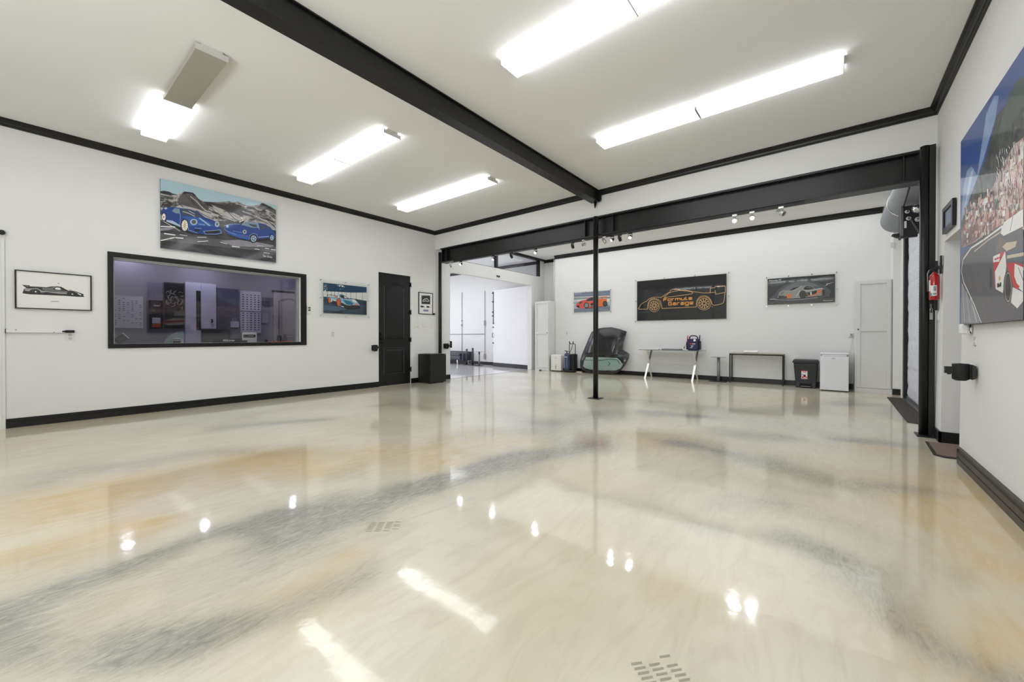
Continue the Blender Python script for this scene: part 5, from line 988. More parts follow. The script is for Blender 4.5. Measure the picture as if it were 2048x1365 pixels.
  ('p','bldg2','3.786,2.085;3.721,2.076;3.722,2.131;3.788,2.141'),
  ('p','rockgrey','4.557,2.022;4.509,2.018;4.51,2.066;4.558,2.071'),
  ('p','bldg1','4.682,2.11;4.644,2.106;4.644,2.131;4.683,2.135'),
  ('p','bldg1','4.701,2.137;4.643,2.13;4.644,2.149;4.701,2.156'),
  ('p','rust','3.808,1.824;3.75,1.821;3.751,1.876;3.809,1.879'),
  ('p','bandwhite','4.905,1.925;4.857,1.922;4.858,1.96;4.906,1.963'),
  ('p','bldg4','4.09,1.966;4.04,1.962;4.04,1.999;4.091,2.004'),
  ('p','bldg1','4.555,1.893;4.513,1.89;4.513,1.913;4.555,1.915'),
  ('p','bldg1','3.846,2.178;3.782,2.167;3.783,2.208;3.847,2.219'),
  ('p','bldg4','3.849,1.876;3.789,1.873;3.789,1.891;3.849,1.895'),
  ('p','rockgrey','3.756,1.869;3.717,1.866;3.717,1.885;3.756,1.888'),
  ('p','bldg1','3.808,2.076;3.767,2.071;3.768,2.104;3.808,2.11'),
  ('p','bldg1','4.235,2.012;4.209,2.01;4.209,2.035;4.236,2.038'),
  ('p','bldg3','4.683,2;4.628,1.996;4.629,2.026;4.684,2.031'),
  ('p','bandwhite','4.542,1.978;4.512,1.975;4.513,2.002;4.542,2.004'),
  ('p','rust','4.435,1.898;4.393,1.895;4.393,1.923;4.436,1.926'),
  ('p','bldg1','4.803,2.156;4.774,2.152;4.775,2.193;4.804,2.196'),
  ('p','bldg4','4.13,2.073;4.105,2.07;4.106,2.121;4.131,2.124'),
  ('p','rockgrey','4.295,1.915;4.264,1.913;4.264,1.939;4.296,1.941'),
  ('p','bandwhite','4.509,2.107;4.483,2.104;4.484,2.146;4.51,2.15'),
  ('p','bldg3','4.747,2.059;4.706,2.055;4.707,2.086;4.748,2.09'),
  ('p','bldg4','4.283,2.059;4.22,2.052;4.221,2.08;4.284,2.087'),
  ('p','bldg3','4.295,2.092;4.264,2.088;4.265,2.128;4.296,2.132'),
  ('p','bldg2','3.806,2.033;3.777,2.03;3.778,2.054;3.806,2.057'),
  ('p','bldg3','3.823,2.175;3.768,2.166;3.769,2.223;3.825,2.233'),
  ('p','bandwhite','4.641,2.042;4.591,2.038;4.592,2.079;4.642,2.084'),
  ('p','bldg1','4.643,1.88;4.593,1.877;4.594,1.906;4.644,1.909'),
  ('p','rust','4.18,1.931;4.147,1.929;4.148,1.973;4.181,1.976'),
  ('p','bandwhite','4.842,2.001;4.793,1.997;4.794,2.018;4.843,2.023'),
  ('p','bldg4','4.572,2.023;4.511,2.017;4.511,2.035;4.572,2.041'),
  ('p','bldg2','4.111,2.084;4.075,2.08;4.076,2.139;4.112,2.144'),
  ('p','bldg4','4.789,2.083;4.737,2.078;4.738,2.117;4.79,2.123'),
  ('p','bandwhite','3.876,2.152;3.829,2.145;3.83,2.209;3.877,2.217'),
  ('p','bldg3','3.779,2.213;3.737,2.206;3.738,2.25;3.78,2.258'),
  ('p','bldg2','4.979,2.169;4.944,2.165;4.945,2.187;4.979,2.191'),
  ('p','bldg1','4.472,2.012;4.411,2.007;4.411,2.024;4.472,2.03'),
  ('p','bldg1','4.552,2.096;4.504,2.09;4.505,2.123;4.553,2.128'),
  ('p','bldg1','3.954,1.854;3.892,1.851;3.894,1.903;3.955,1.907'),
  ('p','bldg2','4.532,1.992;4.485,1.988;4.486,2.031;4.533,2.035'),
  ('p','bldg1','4.785,1.995;4.754,1.993;4.755,2.026;4.786,2.029'),
  ('p','bldg1','4.741,2.04;4.691,2.035;4.692,2.057;4.742,2.062'),
  ('p','bldg1','3.71,1.987;3.672,1.983;3.674,2.048;3.712,2.053'),
  ('p','bldg1','4.351,2.105;4.295,2.098;4.296,2.128;4.351,2.135'),
  ('p','bldg4','3.812,2.11;3.751,2.101;3.752,2.147;3.813,2.157'),
  ('p','bldg4','3.838,2.155;3.819,2.152;3.82,2.196;3.838,2.199'),
  ('p','bldg3','4.569,1.983;4.521,1.979;4.522,2.008;4.57,2.012'),
  ('p','bldg3','4.882,2.011;4.84,2.008;4.84,2.027;4.882,2.03'),
  ('p','bldg1','4.312,1.955;4.247,1.95;4.248,1.985;4.313,1.99'),
  ('p','bandwhite','3.844,2.167;3.781,2.157;3.781,2.173;3.844,2.183'),
  ('p','bldg1','3.731,2.088;3.682,2.081;3.683,2.144;3.733,2.152'),
  ('p','bldg1','4.051,1.908;4.007,1.905;4.007,1.941;4.051,1.945'),
  ('p','bandwhite','4.508,1.944;4.459,1.941;4.46,1.962;4.508,1.966'),
  ('p','bldg3','4.854,2.054;4.801,2.049;4.801,2.077;4.855,2.082'),
  ('p','bldg2','3.766,2.202;3.719,2.194;3.72,2.223;3.767,2.232'),
  ('p','bldg1','3.913,1.928;3.873,1.925;3.874,1.977;3.915,1.981'),
  ('p','bandwhite','4.016,1.892;3.962,1.888;3.963,1.926;4.016,1.93'),
  ('p','bldg1','4.062,1.978;4.029,1.975;4.029,2.002;4.063,2.005'),
  ('p','bldg4','4.67,2.026;4.611,2.021;4.612,2.05;4.67,2.055'),
  ('p','bandwhite','4.718,2.141;4.681,2.137;4.682,2.163;4.718,2.168'),
  ('p','bldg3','4.516,2.132;4.481,2.128;4.482,2.171;4.517,2.176'),
  ('p','rockgrey','4.139,2.007;4.103,2.003;4.104,2.049;4.14,2.053'),
  ('p','bldg3','3.813,1.963;3.757,1.957;3.758,2.001;3.814,2.007'),
  ('p','bandwhite','4.319,2.03;4.292,2.027;4.292,2.052;4.32,2.055'),
  ('p','rust','3.828,2.028;3.773,2.022;3.774,2.078;3.83,2.085'),
  ('p','rockgrey','4.54,2.039;4.492,2.034;4.493,2.075;4.54,2.08'),
  ('p','rust','3.773,1.798;3.716,1.796;3.717,1.843;3.774,1.847'),
  ('p','bandwhite','4.348,2.118;4.32,2.114;4.321,2.165;4.349,2.168'),
  ('p','rust','3.776,2.073;3.74,2.068;3.741,2.109;3.777,2.114'),
  ('s','bandwhite','3.998,2.191;3.988,2.16',0.0064),
  ('s','bandwhite','3.827,2.304;3.809,2.256',0.0055),
  ('s','bandwhite','3.99,2.112;3.969,2.08',0.0055),
  ('s','bandwhite','4.023,1.994;4.013,1.948',0.0064),
  ('s','bandwhite','4.022,2.207;3.995,2.158',0.0078),
  ('s','bandwhite','4.138,2.256;4.112,2.225',0.0061),
  ('s','bandwhite','3.983,2.076;3.971,2.034',0.0069),
  ('s','bandwhite','3.926,2.134;3.925,2.1',0.0058),
  ('s','bandwhite','4.148,2.341;4.141,2.313',0.006),
  ('s','bandwhite','3.819,1.931;3.815,1.914',0.0057),
  ('s','bandwhite','3.938,2.009;3.914,1.972',0.0068),
  ('s','bandwhite','3.782,2.261;3.773,2.236',0.0043),
  ('s','bandwhite','3.988,2.265;3.971,2.238',0.0054),
  ('s','bandwhite','3.697,2.084;3.676,2.048',0.0061),
  ('s','bandwhite','3.751,2.209;3.73,2.179',0.0042),
  ('s','bandwhite','3.865,2.271;3.85,2.235',0.0069),
  ('s','bandwhite','3.807,2.298;3.807,2.266',0.0062),
  ('s','bandwhite','3.706,2.128;3.703,2.116',0.0041),
  ('s','bandwhite','4.053,2.02;4.036,1.975',0.0076),
  ('s','bandwhite','3.889,2.26;3.883,2.228',0.0046),
  ('s','bandwhite','3.883,2.109;3.882,2.095',0.0078),
  ('s','bandwhite','3.897,2.128;3.886,2.088',0.0066),
  ('s','bandwhite','3.806,2.07;3.802,2.051',0.0051),
  ('s','bandwhite','4.131,2.09;4.105,2.039',0.0043),
  ('s','bandwhite','4.045,2.082;4.044,2.062',0.0056),
  ('s','bandwhite','3.775,2.279;3.773,2.26',0.0049),
  ('s','bandwhite','4.063,2.1;4.058,2.086',0.0075),
  ('s','bandwhite','3.914,2.151;3.907,2.11',0.0079),
  ('s','bandwhite','4.111,2.066;4.092,2.029',0.0057),
  ('s','bandwhite','3.94,2.032;3.938,1.993',0.0043),
  ('s','bandwhite','4.059,2.19;4.058,2.148',0.0056),
  ('s','bandwhite','3.961,2.193;3.938,2.163',0.0066),
  ('s','bandwhite','3.687,2.116;3.667,2.082',0.0055),
  ('s','bandwhite','3.909,2.181;3.898,2.157',0.0041),
  ('s','bandwhite','3.755,2.197;3.752,2.179',0.0062),
  ('s','bandwhite','3.76,2.074;3.749,2.036',0.005),
  ('s','bandwhite','3.959,2.242;3.948,2.207',0.0063),
  ('s','bandwhite','3.992,2.138;3.986,2.097',0.0067),
  ('s','bandwhite','3.691,1.894;3.677,1.867',0.008),
  ('s','bandwhite','3.877,2.151;3.864,2.132',0.007),
  ('s','bandwhite','3.813,2.267;3.792,2.226',0.0071),
  ('s','bandwhite','4.132,2.051;4.128,2.037',0.0068),
  ('s','bandwhite','3.8,1.991;3.794,1.972',0.0076),
  ('s','bandwhite','4.109,1.962;4.085,1.919',0.0048),
  ('s','bandwhite','3.795,2.265;3.787,2.227',0.0056),
  ('s','bandwhite','3.96,1.978;3.947,1.944',0.0065),
  ('s','bandwhite','3.725,1.92;3.72,1.898',0.0072),
  ('s','bandwhite','3.801,1.942;3.799,1.91',0.0059),
  ('s','bandwhite','3.671,2.122;3.653,2.102',0.0052),
  ('s','bandwhite','4.005,2.083;3.998,2.048',0.0056),
  ('s','bandwhite','3.842,2.135;3.824,2.113',0.007),
  ('s','bandwhite','3.866,2.058;3.843,2.022',0.0049),
  ('s','bandwhite','3.893,2.106;3.87,2.066',0.0063),
  ('s','bandwhite','3.7,2.238;3.683,2.202',0.0076),
  ('s','bandwhite','3.722,2.057;3.706,2.013',0.0067),
  ('s','bandwhite','4.131,2.227;4.109,2.197',0.0077),
  ('s','bandwhite','3.93,2.018;3.904,1.98',0.0049),
  ('s','bandwhite','3.881,2.174;3.857,2.142',0.0054),
  ('s','bandwhite','3.889,2.036;3.868,1.999',0.006),
  ('s','bandwhite','3.813,2.221;3.796,2.179',0.0071),
  ('s','bandwhite','3.9,2.243;3.876,2.198',0.0062),
  ('s','bandwhite','4.059,2.283;4.037,2.256',0.005),
  ('s','bandwhite','3.688,2.214;3.68,2.198',0.0065),
  ('s','bandwhite','4.074,2.058;4.06,2.026',0.0068),
  ('s','bandwhite','4.145,2.064;4.14,2.029',0.0068),
  ('s','bandwhite','4.075,2.049;4.059,2.024',0.0065),
  ('s','bandwhite','4.086,2.174;4.06,2.131',0.0046),
  ('s','bandwhite','3.676,1.954;3.667,1.935',0.0068),
  ('s','bandwhite','4.143,2.155;4.141,2.112',0.0052),
  ('s','bandwhite','4.091,2.225;4.064,2.199',0.0058),
  ('s','bandwhite','3.861,2.196;3.848,2.178',0.0059),
  ('s','bandwhite','3.679,2.09;3.662,2.065',0.007),
  ('s','bandwhite','4.007,2.068;3.982,2.033',0.0071),
  ('s','bandwhite','3.981,2.186;3.978,2.164',0.0065),
  ('s','bandwhite','3.784,2.02;3.769,2.002',0.007),
  ('s','bandwhite','4.137,2.194;4.132,2.168',0.0078),
  ('s','bandwhite','3.877,1.95;3.86,1.931',0.0069),
  ('s','bandwhite','3.984,2.077;3.974,2.042',0.0054),
  ('s','bandwhite','4.03,2.289;4.004,2.242',0.005),
  ('s','bandwhite','4.122,2.319;4.098,2.268',0.008),
  ('s','bandwhite','3.943,2.309;3.937,2.282',0.0069),
  ('s','bandwhite','3.671,2.044;3.658,2.025',0.0049),
  ('s','bandwhite','4.073,2.08;4.061,2.032',0.0074),
  ('s','bandwhite','3.905,2.232;3.895,2.217',0.0064),
  ('s','bandwhite','3.741,2.089;3.737,2.075',0.0042),
  ('s','bandwhite','3.792,1.944;3.79,1.933',0.0078),
  ('s','bandwhite','4.053,2.039;4.042,2.024',0.0072),
  ('s','bandwhite','3.81,2.076;3.799,2.045',0.0061),
  ('s','bandwhite','3.927,2.104;3.91,2.083',0.0056),
  ('s','bandwhite','3.845,2.277;3.825,2.237',0.0053),
  ('s','bandwhite','3.818,2.078;3.808,2.052',0.0066),
  ('s','bandwhite','4.072,1.98;4.057,1.943',0.0074),
  ('s','bandwhite','4.028,2.03;4.009,2.008',0.0063),
  ('s','bandwhite','3.863,1.929;3.854,1.908',0.0058),
  ('s','bandwhite','4.013,2.247;3.987,2.22',0.007),
  ('s','bandwhite','4.028,1.988;4.01,1.965',0.0067),
  ('s','bandwhite','3.798,2.21;3.787,2.179',0.0068),
  ('s','bandwhite','3.78,1.936;3.767,1.896',0.0067),
  ('s','bandwhite','3.758,2.24;3.746,2.21',0.0074),
  ('s','bandwhite','3.691,2.037;3.67,2.005',0.0058),
  ('s','bandwhite','3.806,2.084;3.783,2.061',0.0059),
  ('s','bandwhite','4.1,2.198;4.082,2.167',0.0042),
  ('s','bandwhite','4.125,2.057;4.097,2.022',0.0045),
  ('s','bandwhite','4.072,1.961;4.069,1.916',0.0048),
  ('s','bandwhite','4.085,2.041;4.075,2.014',0.0074),
  ('s','bandwhite','3.752,2.002;3.751,1.983',0.005),
  ('s','bandwhite','3.886,2.103;3.877,2.074',0.0073),
  ('s','bandwhite','3.965,2.185;3.956,2.151',0.0041),
  ('s','bandwhite','3.71,2.189;3.701,2.155',0.0041),
  ('s','bandwhite','3.675,2.107;3.658,2.077',0.0043),
  ('s','bandwhite','4.015,2.281;3.99,2.232',0.0067),
  ('s','bandwhite','3.739,2.058;3.732,2.016',0.007),
  ('s','bandwhite','4.007,2.154;4.006,2.109',0.0059),
  ('s','bandwhite','3.904,2.309;3.883,2.288',0.0065),
  ('s','bandwhite','3.824,2.064;3.803,2.018',0.0068),
  ('s','bandwhite','3.919,2.23;3.895,2.194',0.0054),
  ('s','bandwhite','3.88,2.19;3.877,2.158',0.0048),
  ('s','bandwhite','3.745,2.004;3.737,1.977',0.0077),
  ('s','bandwhite','3.985,2.197;3.972,2.173',0.005),
  ('s','bandwhite','3.722,2.048;3.707,2.012',0.0046),
  ('s','bandwhite','3.952,2.305;3.926,2.273',0.0063),
  ('s','bandwhite','3.856,2.256;3.838,2.21',0.0076),
  ('s','bandwhite','4.101,2.275;4.088,2.24',0.0044),
  ('s','bandwhite','3.757,1.98;3.75,1.943',0.0046),
  ('s','bandwhite','4.106,1.94;4.096,1.914',0.0074),
  ('s','bandwhite','4.015,1.971;3.996,1.944',0.0068),
  ('s','bandwhite','3.809,1.949;3.79,1.917',0.0076),
  ('s','bandwhite','3.747,1.899;3.744,1.881',0.0076),
  ('s','bandwhite','3.813,2.141;3.803,2.104',0.0077),
  ('s','bandwhite','3.854,2.254;3.837,2.229',0.0063),
  ('s','bandwhite','3.814,1.916;3.812,1.899',0.0077),
  ('s','bandwhite','3.854,2.188;3.845,2.16',0.0079),
  ('s','bandwhite','3.802,2.013;3.78,1.97',0.0053),
  ('s','bandwhite','4.051,1.964;4.036,1.923',0.0065),
  ('s','bandwhite','4.027,2.339;4.025,2.312',0.0076),
  ('s','bandwhite','3.999,2.128;3.996,2.108',0.0042),
  ('s','bandwhite','4.084,2.338;4.081,2.298',0.0063),
  ('s','bandwhite','3.795,2.298;3.788,2.265',0.0041),
  ('s','bandwhite','3.983,2.327;3.974,2.284',0.0041),
  ('s','bandwhite','3.898,2.069;3.878,2.047',0.0075),
  ('s','bandwhite','3.76,2.259;3.746,2.22',0.008),
  ('s','bandwhite','3.937,1.936;3.915,1.918',0.0053),
  ('s','bandwhite','3.822,2.179;3.812,2.143',0.0073),
  ('s','bandwhite','4.069,2.348;4.063,2.316',0.0074),
  ('s','bandwhite','3.963,2.182;3.953,2.146',0.0075),
  ('s','bandwhite','4.062,1.929;4.046,1.905',0.0065),
  ('s','bandwhite','3.75,2.103;3.748,2.073',0.0066),
  ('s','bandwhite','3.867,2.026;3.853,2',0.0061),
  ('s','bandwhite','4.006,2.235;3.991,2.215',0.0072),
  ('s','bandwhite','3.683,2.22;3.669,2.192',0.0079),
  ('p','tarmac2','5.087,1.816;4.731,1.832;4.428,1.836;4.096,1.841;3.984,1.846;3.646,1.732;3.636,1.214;5.071,1.212'),
  ('s','bandwhite','4.019,1.832;4.428,1.82;4.764,1.819;5.009,1.766;5.068,1.678;4.99,1.572;4.72,1.401;4.471,1.216',0.014),
  ('s','bldg4','3.983,1.802;4.318,1.799;4.665,1.776',0.01),
  ('p','lav','5.072,1.231;5.065,1.58;4.787,1.406;4.529,1.217'),
  ('s','pale','5.019,1.556;4.952,1.237',0.008),
  ('s','pale','4.893,1.488;4.796,1.233',0.006),
  ('s','pale','4.774,1.423;4.59,1.228',0.008),
  ('s','pale','4.72,1.365;4.518,1.227',0.005),
  ('p','bandwhite','4.043,1.79;4.029,1.825;3.973,1.851;3.649,1.855;3.647,1.753;3.985,1.764'),
  ('s','ink','3.814,1.86;3.864,1.772',0.008),
  ('p','greybrown','4.161,1.694;4.072,1.776;3.957,1.735;3.928,1.665;4.07,1.67'),
  ('p','steel','3.914,1.644;3.645,1.634;3.643,1.541;3.886,1.585'),
  ('s','bldg4','3.913,1.617;3.644,1.592',0.02),
  ('p','bldg4','4.012,1.698;3.929,1.711;3.749,1.687;3.773,1.657;3.928,1.656'),
  ('p','red','4.208,1.662;4.04,1.665;3.955,1.66;3.926,1.563;3.978,1.439;4.156,1.446'),
  ('p','bandwhite','4.199,1.665;4.055,1.662;4.068,1.611;4.198,1.625'),
  ('p','bandwhite','4.158,1.555;4.054,1.609;3.955,1.66;3.931,1.564;3.992,1.397;4.14,1.436'),
  ('p','red','3.921,1.576;3.808,1.569;3.643,1.533;3.64,1.406;3.788,1.42;3.871,1.492'),
  ('p','bandwhite','3.783,1.557;3.643,1.516;3.64,1.372;3.719,1.405;3.789,1.482'),
  ('p','ink','4.205,1.516;4.207,1.488;4.214,1.465;4.224,1.448;4.238,1.44;4.253,1.441;4.267,1.452;4.279,1.471;4.287,1.497;4.29,1.525;4.288,1.553;4.281,1.577;4.27,1.594;4.256,1.602;4.241,1.6;4.227,1.588;4.216,1.569;4.208,1.544'),
  ('s','grey','4.215,1.517;4.215,1.5;4.217,1.485;4.221,1.471;4.225,1.46;4.231,1.451;4.238,1.446;4.245,1.445;4.253,1.448;4.26,1.454;4.266,1.464;4.272,1.476;4.276,1.491;4.279,1.507;4.28,1.524;4.28,1.541;4.278,1.557;4.274,1.571;4.269,1.582;4.263,1.59;4.256,1.595;4.249,1.596;4.241,1.593;4.234,1.587;4.228,1.577;4.223,1.564;4.218,1.55;4.216,1.534;4.215,1.517',0.006),
  ('p','ink','3.823,1.419;3.827,1.386;3.84,1.357;3.86,1.336;3.886,1.326;3.913,1.328;3.94,1.342;3.963,1.366;3.978,1.398;3.984,1.434;3.98,1.469;3.966,1.499;3.944,1.519;3.918,1.528;3.89,1.524;3.864,1.509;3.842,1.485;3.828,1.453'),
  ('s','bldg4','3.838,1.421;3.839,1.401;3.843,1.383;3.85,1.366;3.858,1.353;3.869,1.343;3.881,1.337;3.894,1.336;3.907,1.339;3.92,1.347;3.932,1.358;3.942,1.374;3.949,1.391;3.954,1.411;3.956,1.432;3.955,1.452;3.951,1.471;3.944,1.487;3.935,1.501;3.924,1.51;3.911,1.515;3.898,1.516;3.885,1.512;3.872,1.504;3.861,1.492;3.852,1.477;3.845,1.459;3.84,1.44;3.838,1.421',0.007),
  ('p','bandwhite','3.813,1.418;3.64,1.372;3.639,1.321;3.734,1.284;3.842,1.326'),
  ('p','red','3.789,1.456;3.696,1.411;3.731,1.397;3.805,1.422'),
  ('p','gold','4.037,1.497;4.038,1.492;4.042,1.488;4.048,1.485;4.056,1.484;4.064,1.485;4.072,1.487;4.078,1.492;4.082,1.497;4.084,1.502;4.083,1.507;4.079,1.512;4.072,1.514;4.065,1.515;4.056,1.514;4.049,1.511;4.042,1.507;4.038,1.502'),
  ('s','ink','3.722,1.526;3.641,1.44',0.006),
 ],
 'portrait': [
  ('p','slate','6.163,2.105;6.436,2.121;6.436,1.901;6.163,1.894'),
  ('p','ink','6.168,2.101;6.431,2.116;6.431,1.905;6.168,1.898'),
  ('s','pale','6.199,1.973;6.249,2.019;6.336,2.041;6.398,1.986;6.36,1.964;6.286,1.979;6.212,1.958',0.012),
  ('s','silver','6.249,2;6.348,2.003',0.01),
  ('p','ink','6.138,1.855;6.212,1.856;6.28,1.818;6.236,1.826;6.199,1.81;6.138,1.816'),
  ('p','ink','6.315,1.856;6.385,1.856;6.456,1.82;6.416,1.828;6.38,1.814;6.32,1.817'),
  ('p','slate','6.221,1.766;6.378,1.77;6.378,1.718;6.221,1.715'),
 ],
}
# ------------------------------------------------------------------ room shell
XL, XR, YH, YF, ZC = -7.785, 0.90, 6.60, 11.02, 3.73
def floor_material():
    m = bpy.data.materials.new('marbled_epoxy'); m.use_nodes = True; nt = m.node_tree; b = nt.nodes['Principled BSDF']; L = nt.links.new; N = nt.nodes.new
    tc = N('ShaderNodeTexCoord'); at = N('ShaderNodeAttribute'); at.attribute_name = 'pigment'; sep = N('ShaderNodeSeparateColor'); L(at.outputs['Color'], sep.inputs[0])
    mp = N('ShaderNodeMapping'); mp.inputs['Scale'].default_value = (5.0, 1.4, 1); mp.inputs['Rotation'].default_value = (0, 0, 0.5); L(tc.outputs['Object'], mp.inputs[0])
    wisp = N('ShaderNodeTexNoise'); wisp.inputs['Scale'].default_value = 1.6; wisp.inputs['Detail'].default_value = 7; wisp.inputs['Roughness'].default_value = .62; wisp.inputs['Distortion'].default_value = 1.6; L(mp.outputs[0], wisp.inputs[0])
    fine = N('ShaderNodeTexNoise'); fine.inputs['Scale'].default_value = 4.5; fine.inputs['Detail'].default_value = 7; fine.inputs['Roughness'].default_value = .7; fine.inputs['Distortion'].default_value = 2.5; L(mp.outputs[0], fine.inputs[0])
    cloud = N('ShaderNodeTexNoise'); cloud.inputs['Scale'].default_value = .7; cloud.inputs['Detail'].default_value = 5; cloud.inputs['Distortion'].default_value = .8; L(tc.outputs['Object'], cloud.inputs[0])
    def math_(op, a, bb, clamp=True):
        n = N('ShaderNodeMath'); n.operation = op; n.use_clamp = clamp
        for i, x in enumerate((a, bb)):
            if isinstance(x, (int, float)): n.inputs[i].default_value = x
            else: L(x, n.inputs[i])
        return n.outputs[0]
    def ramp(x, lo, hi):
        n = N('ShaderNodeMapRange'); n.inputs[1].default_value = lo; n.inputs[2].default_value = hi; L(x, n.inputs[0]); return n.outputs[0]
    def mixc(f, a, c):
        n = N('ShaderNodeMix'); n.data_type = 'RGBA'; L(f, n.inputs[0])
        if isinstance(a, tuple): n.inputs[6].default_value = a
        else: L(a, n.inputs[6])
        n.inputs[7].default_value = c; return n.outputs[2]
    base = mixc(ramp(cloud.outputs[0], .35, .68), lin((196, 189, 166)), lin((211, 206, 190)))
    base = mixc(math_('MULTIPLY', ramp(wisp.outputs[0], .46, .7), .35), base, lin((170, 164, 146)))
    # ochre pigment
    oc = math_('MULTIPLY', sep.outputs[1], math_('ADD', math_('MULTIPLY', ramp(wisp.outputs[0], .3, .65), .6), .4))
    base = mixc(math_('MULTIPLY', oc, .82), base, lin((198, 170, 108)))
    # grey pigment with feathered wisps
    g = math_('MULTIPLY', sep.outputs[0], math_('ADD', math_('MULTIPLY', ramp(fine.outputs[0], .3, .66), .65), .5))
    base = mixc(math_('MULTIPLY', g, .88), base, lin((128, 127, 121)))
    dk = math_('MULTIPLY', sep.outputs[0], ramp(fine.outputs[0], .56, .7))
    base = mixc(math_('MULTIPLY', dk, .38), base, lin((86, 88, 90)))
    L(base, b.inputs['Base Color'])
    b.inputs['Roughness'].default_value = .4; b.inputs['Specular IOR Level'].default_value = .25
    b.inputs['Coat Weight'].default_value = .9; b.inputs['Coat Roughness'].default_value = .065; b.inputs['Coat IOR'].default_value = 1.34
    bn = N('ShaderNodeTexNoise'); bn.inputs['Scale'].default_value = 7; bn.inputs['Detail'].default_value = 3; L(tc.outputs['Object'], bn.inputs[0])
    bp = N('ShaderNodeBump'); bp.inputs['Strength'].default_value = .09; bp.inputs['Distance'].default_value = .01; L(bn.outputs[0], bp.inputs['Height'])
    L(bp.outputs[0], b.inputs['Coat Normal'])
    return m
FLOORM = floor_material()
def pts2(s): return [tuple(float(v) for v in p.split(',')) for p in s.split(';')]
def seg_d(px, py, a, b):
    dx, dy = b[0]-a[0], b[1]-a[1]; L2 = dx*dx+dy*dy
    t = max(0, min(1, ((px-a[0])*dx + (py-a[1])*dy) / L2)) if L2 else 0
    return math.hypot(px-a[0]-t*dx, py-a[1]-t*dy)
def build_floor():
    x0, x1, y0, y1, st = XL, 2.2, -2.6, YF + .5, .05
    nx, ny = int((x1-x0)/st), int((y1-y0)/st); me = bpy.data.meshes.new('floor')
    vs = []; cs = []
    grey = [(pts2(s), w, k) for s, w, k in GREY + [('-2.5,0.05;-2.3,0.45;-2.15,0.9;-2.1,1.3', .25, .25), ('-2.2,-.1;-1.9,.3', .3, .2)]]
    for j in range(ny+1):
        for i in range(nx+1):
            x, y = x0 + (x1-x0)*i/nx, y0 + (y1-y0)*j/ny; vs.append((x, y, 0))
            n1 = noise.noise((x*1.3, y*1.3, 3)); n2 = noise.noise((x*1.3, y*1.3, 9)); n3 = noise.noise((x*4, y*4, 5)); n4 = noise.noise((x*4, y*4, 2))
            wx, wy = x + n1*.22 + n3*.06, y + n2*.22 + n4*.06
            g = 0
            for P, w, k in grey:
                d = min(seg_d(wx, wy, P[q], P[q+1]) for q in range(len(P)-1)) / w
                g += k * math.exp(-d*d)
            g += max(0, noise.noise((x*.55+7, y*.8, 1))-.22) * .9
            o = 0
            for ox, oy, r, k in OCHRE:
                d2 = ((wx-ox)**2 + (wy-oy)**2) / (r*r); o += k * math.exp(-d2)
            o += max(0, noise.noise((x*.6-3, y*.6, 4))-.12) * .9
            cs += [min(g, 1), min(o, 1), 0, 1]
    fs = [(j*(nx+1)+i, j*(nx+1)+i+1, (j+1)*(nx+1)+i+1, (j+1)*(nx+1)+i) for j in range(ny) for i in range(nx)]
    me.from_pydata(vs, [], fs); ca = me.color_attributes.new('pigment', 'FLOAT_COLOR', 'POINT'); ca.data.foreach_set('color', cs)
    me.materials.append(FLOORM); o = bpy.data.objects.new('floor', me); COL.objects.link(o); o['kind'] = 'structure'; return o
FLOOR = build_floor()
TREAD = mat('tread_print', (146, 141, 124), 0.5)
def tread(cx, cy, rz, cols, rows, sz, name):
    mb = MB()
    for c in range(cols):
        for r in range(rows):
            if random.random() < .08: continue
            u, v = (c-(cols-1)/2)*sz*1.4, (r-(rows-1)/2)*sz*.5
            q = [(u-sz*.55, v-sz*.12), (u+sz*.45, v-sz*.2), (u+sz*.55, v+sz*.02), (u-sz*.45, v+sz*.12)]
            mb.face([(cx + a*math.cos(rz)-b_*math.sin(rz), cy + a*math.sin(rz)+b_*math.cos(rz), .0006) for a, b_ in q])
    o = obj('tire_tread_mark', mb, TREAD, FLOOR); return o
tread(-2.05, 1.35, .75, 4, 7, .035, 'a'); tread(-.43, 1.33, .95, 3, 8, .04, 'b')
# neighbouring room floor, a flush smooth white-grey slab beyond the wide opening
ANF = mat('annex_epoxy', (238, 237, 238), .35, coat=1, coat_rough=.06, var=.06, vscale=1.2)
struct('floor', B((-14.5, XL, 4.97, 11.46, -.05, .001)), ANF)
struct('floor', B((-11.1, XL-.15, -1.5, 4.95, -.05, .0)), OFFD)
struct('trim_1', B((XL-.006, XL+.014, 7.105, 10.72, 0, .003)), GREYM)
# ceilings
struct('ceiling', B((-14.5, XR+.2, -2.7, 11.6, ZC, ZC+.1)), CEIL)
struct('ceiling', B((-11.0, XL-.15, -1.5, 4.86, 2.95, 3.0)), OFFW)
# left wall with window and door openings, partition header with clerestory above
w = MB(); T = .15; a, c = XL-T, XL
w.box(a, c, -2.6, -.62, 0, ZC); w.box(a, c, -.62, .85, 0, ZC); w.box(a, c, .85, 3.35, 0, 1.008); w.box(a, c, .85, 3.35, 2.216, ZC); w.box(a, c, 3.35, 5.0, 0, ZC)
w.box(a, c, 5.0, 5.862, 2.53, ZC); w.box(a, c, 5.862, 6.85, 0, ZC); w.box(a, c, 6.85, 7.105, 0, 3.135); w.box(a, c, 7.105, 10.72, 2.80, 3.135)
w.box(a, c, 10.72, 11.21, 0, 3.135); w.box(a, c, 11.21, 11.46, 0, ZC)
struct('wall_left', w, WALL)
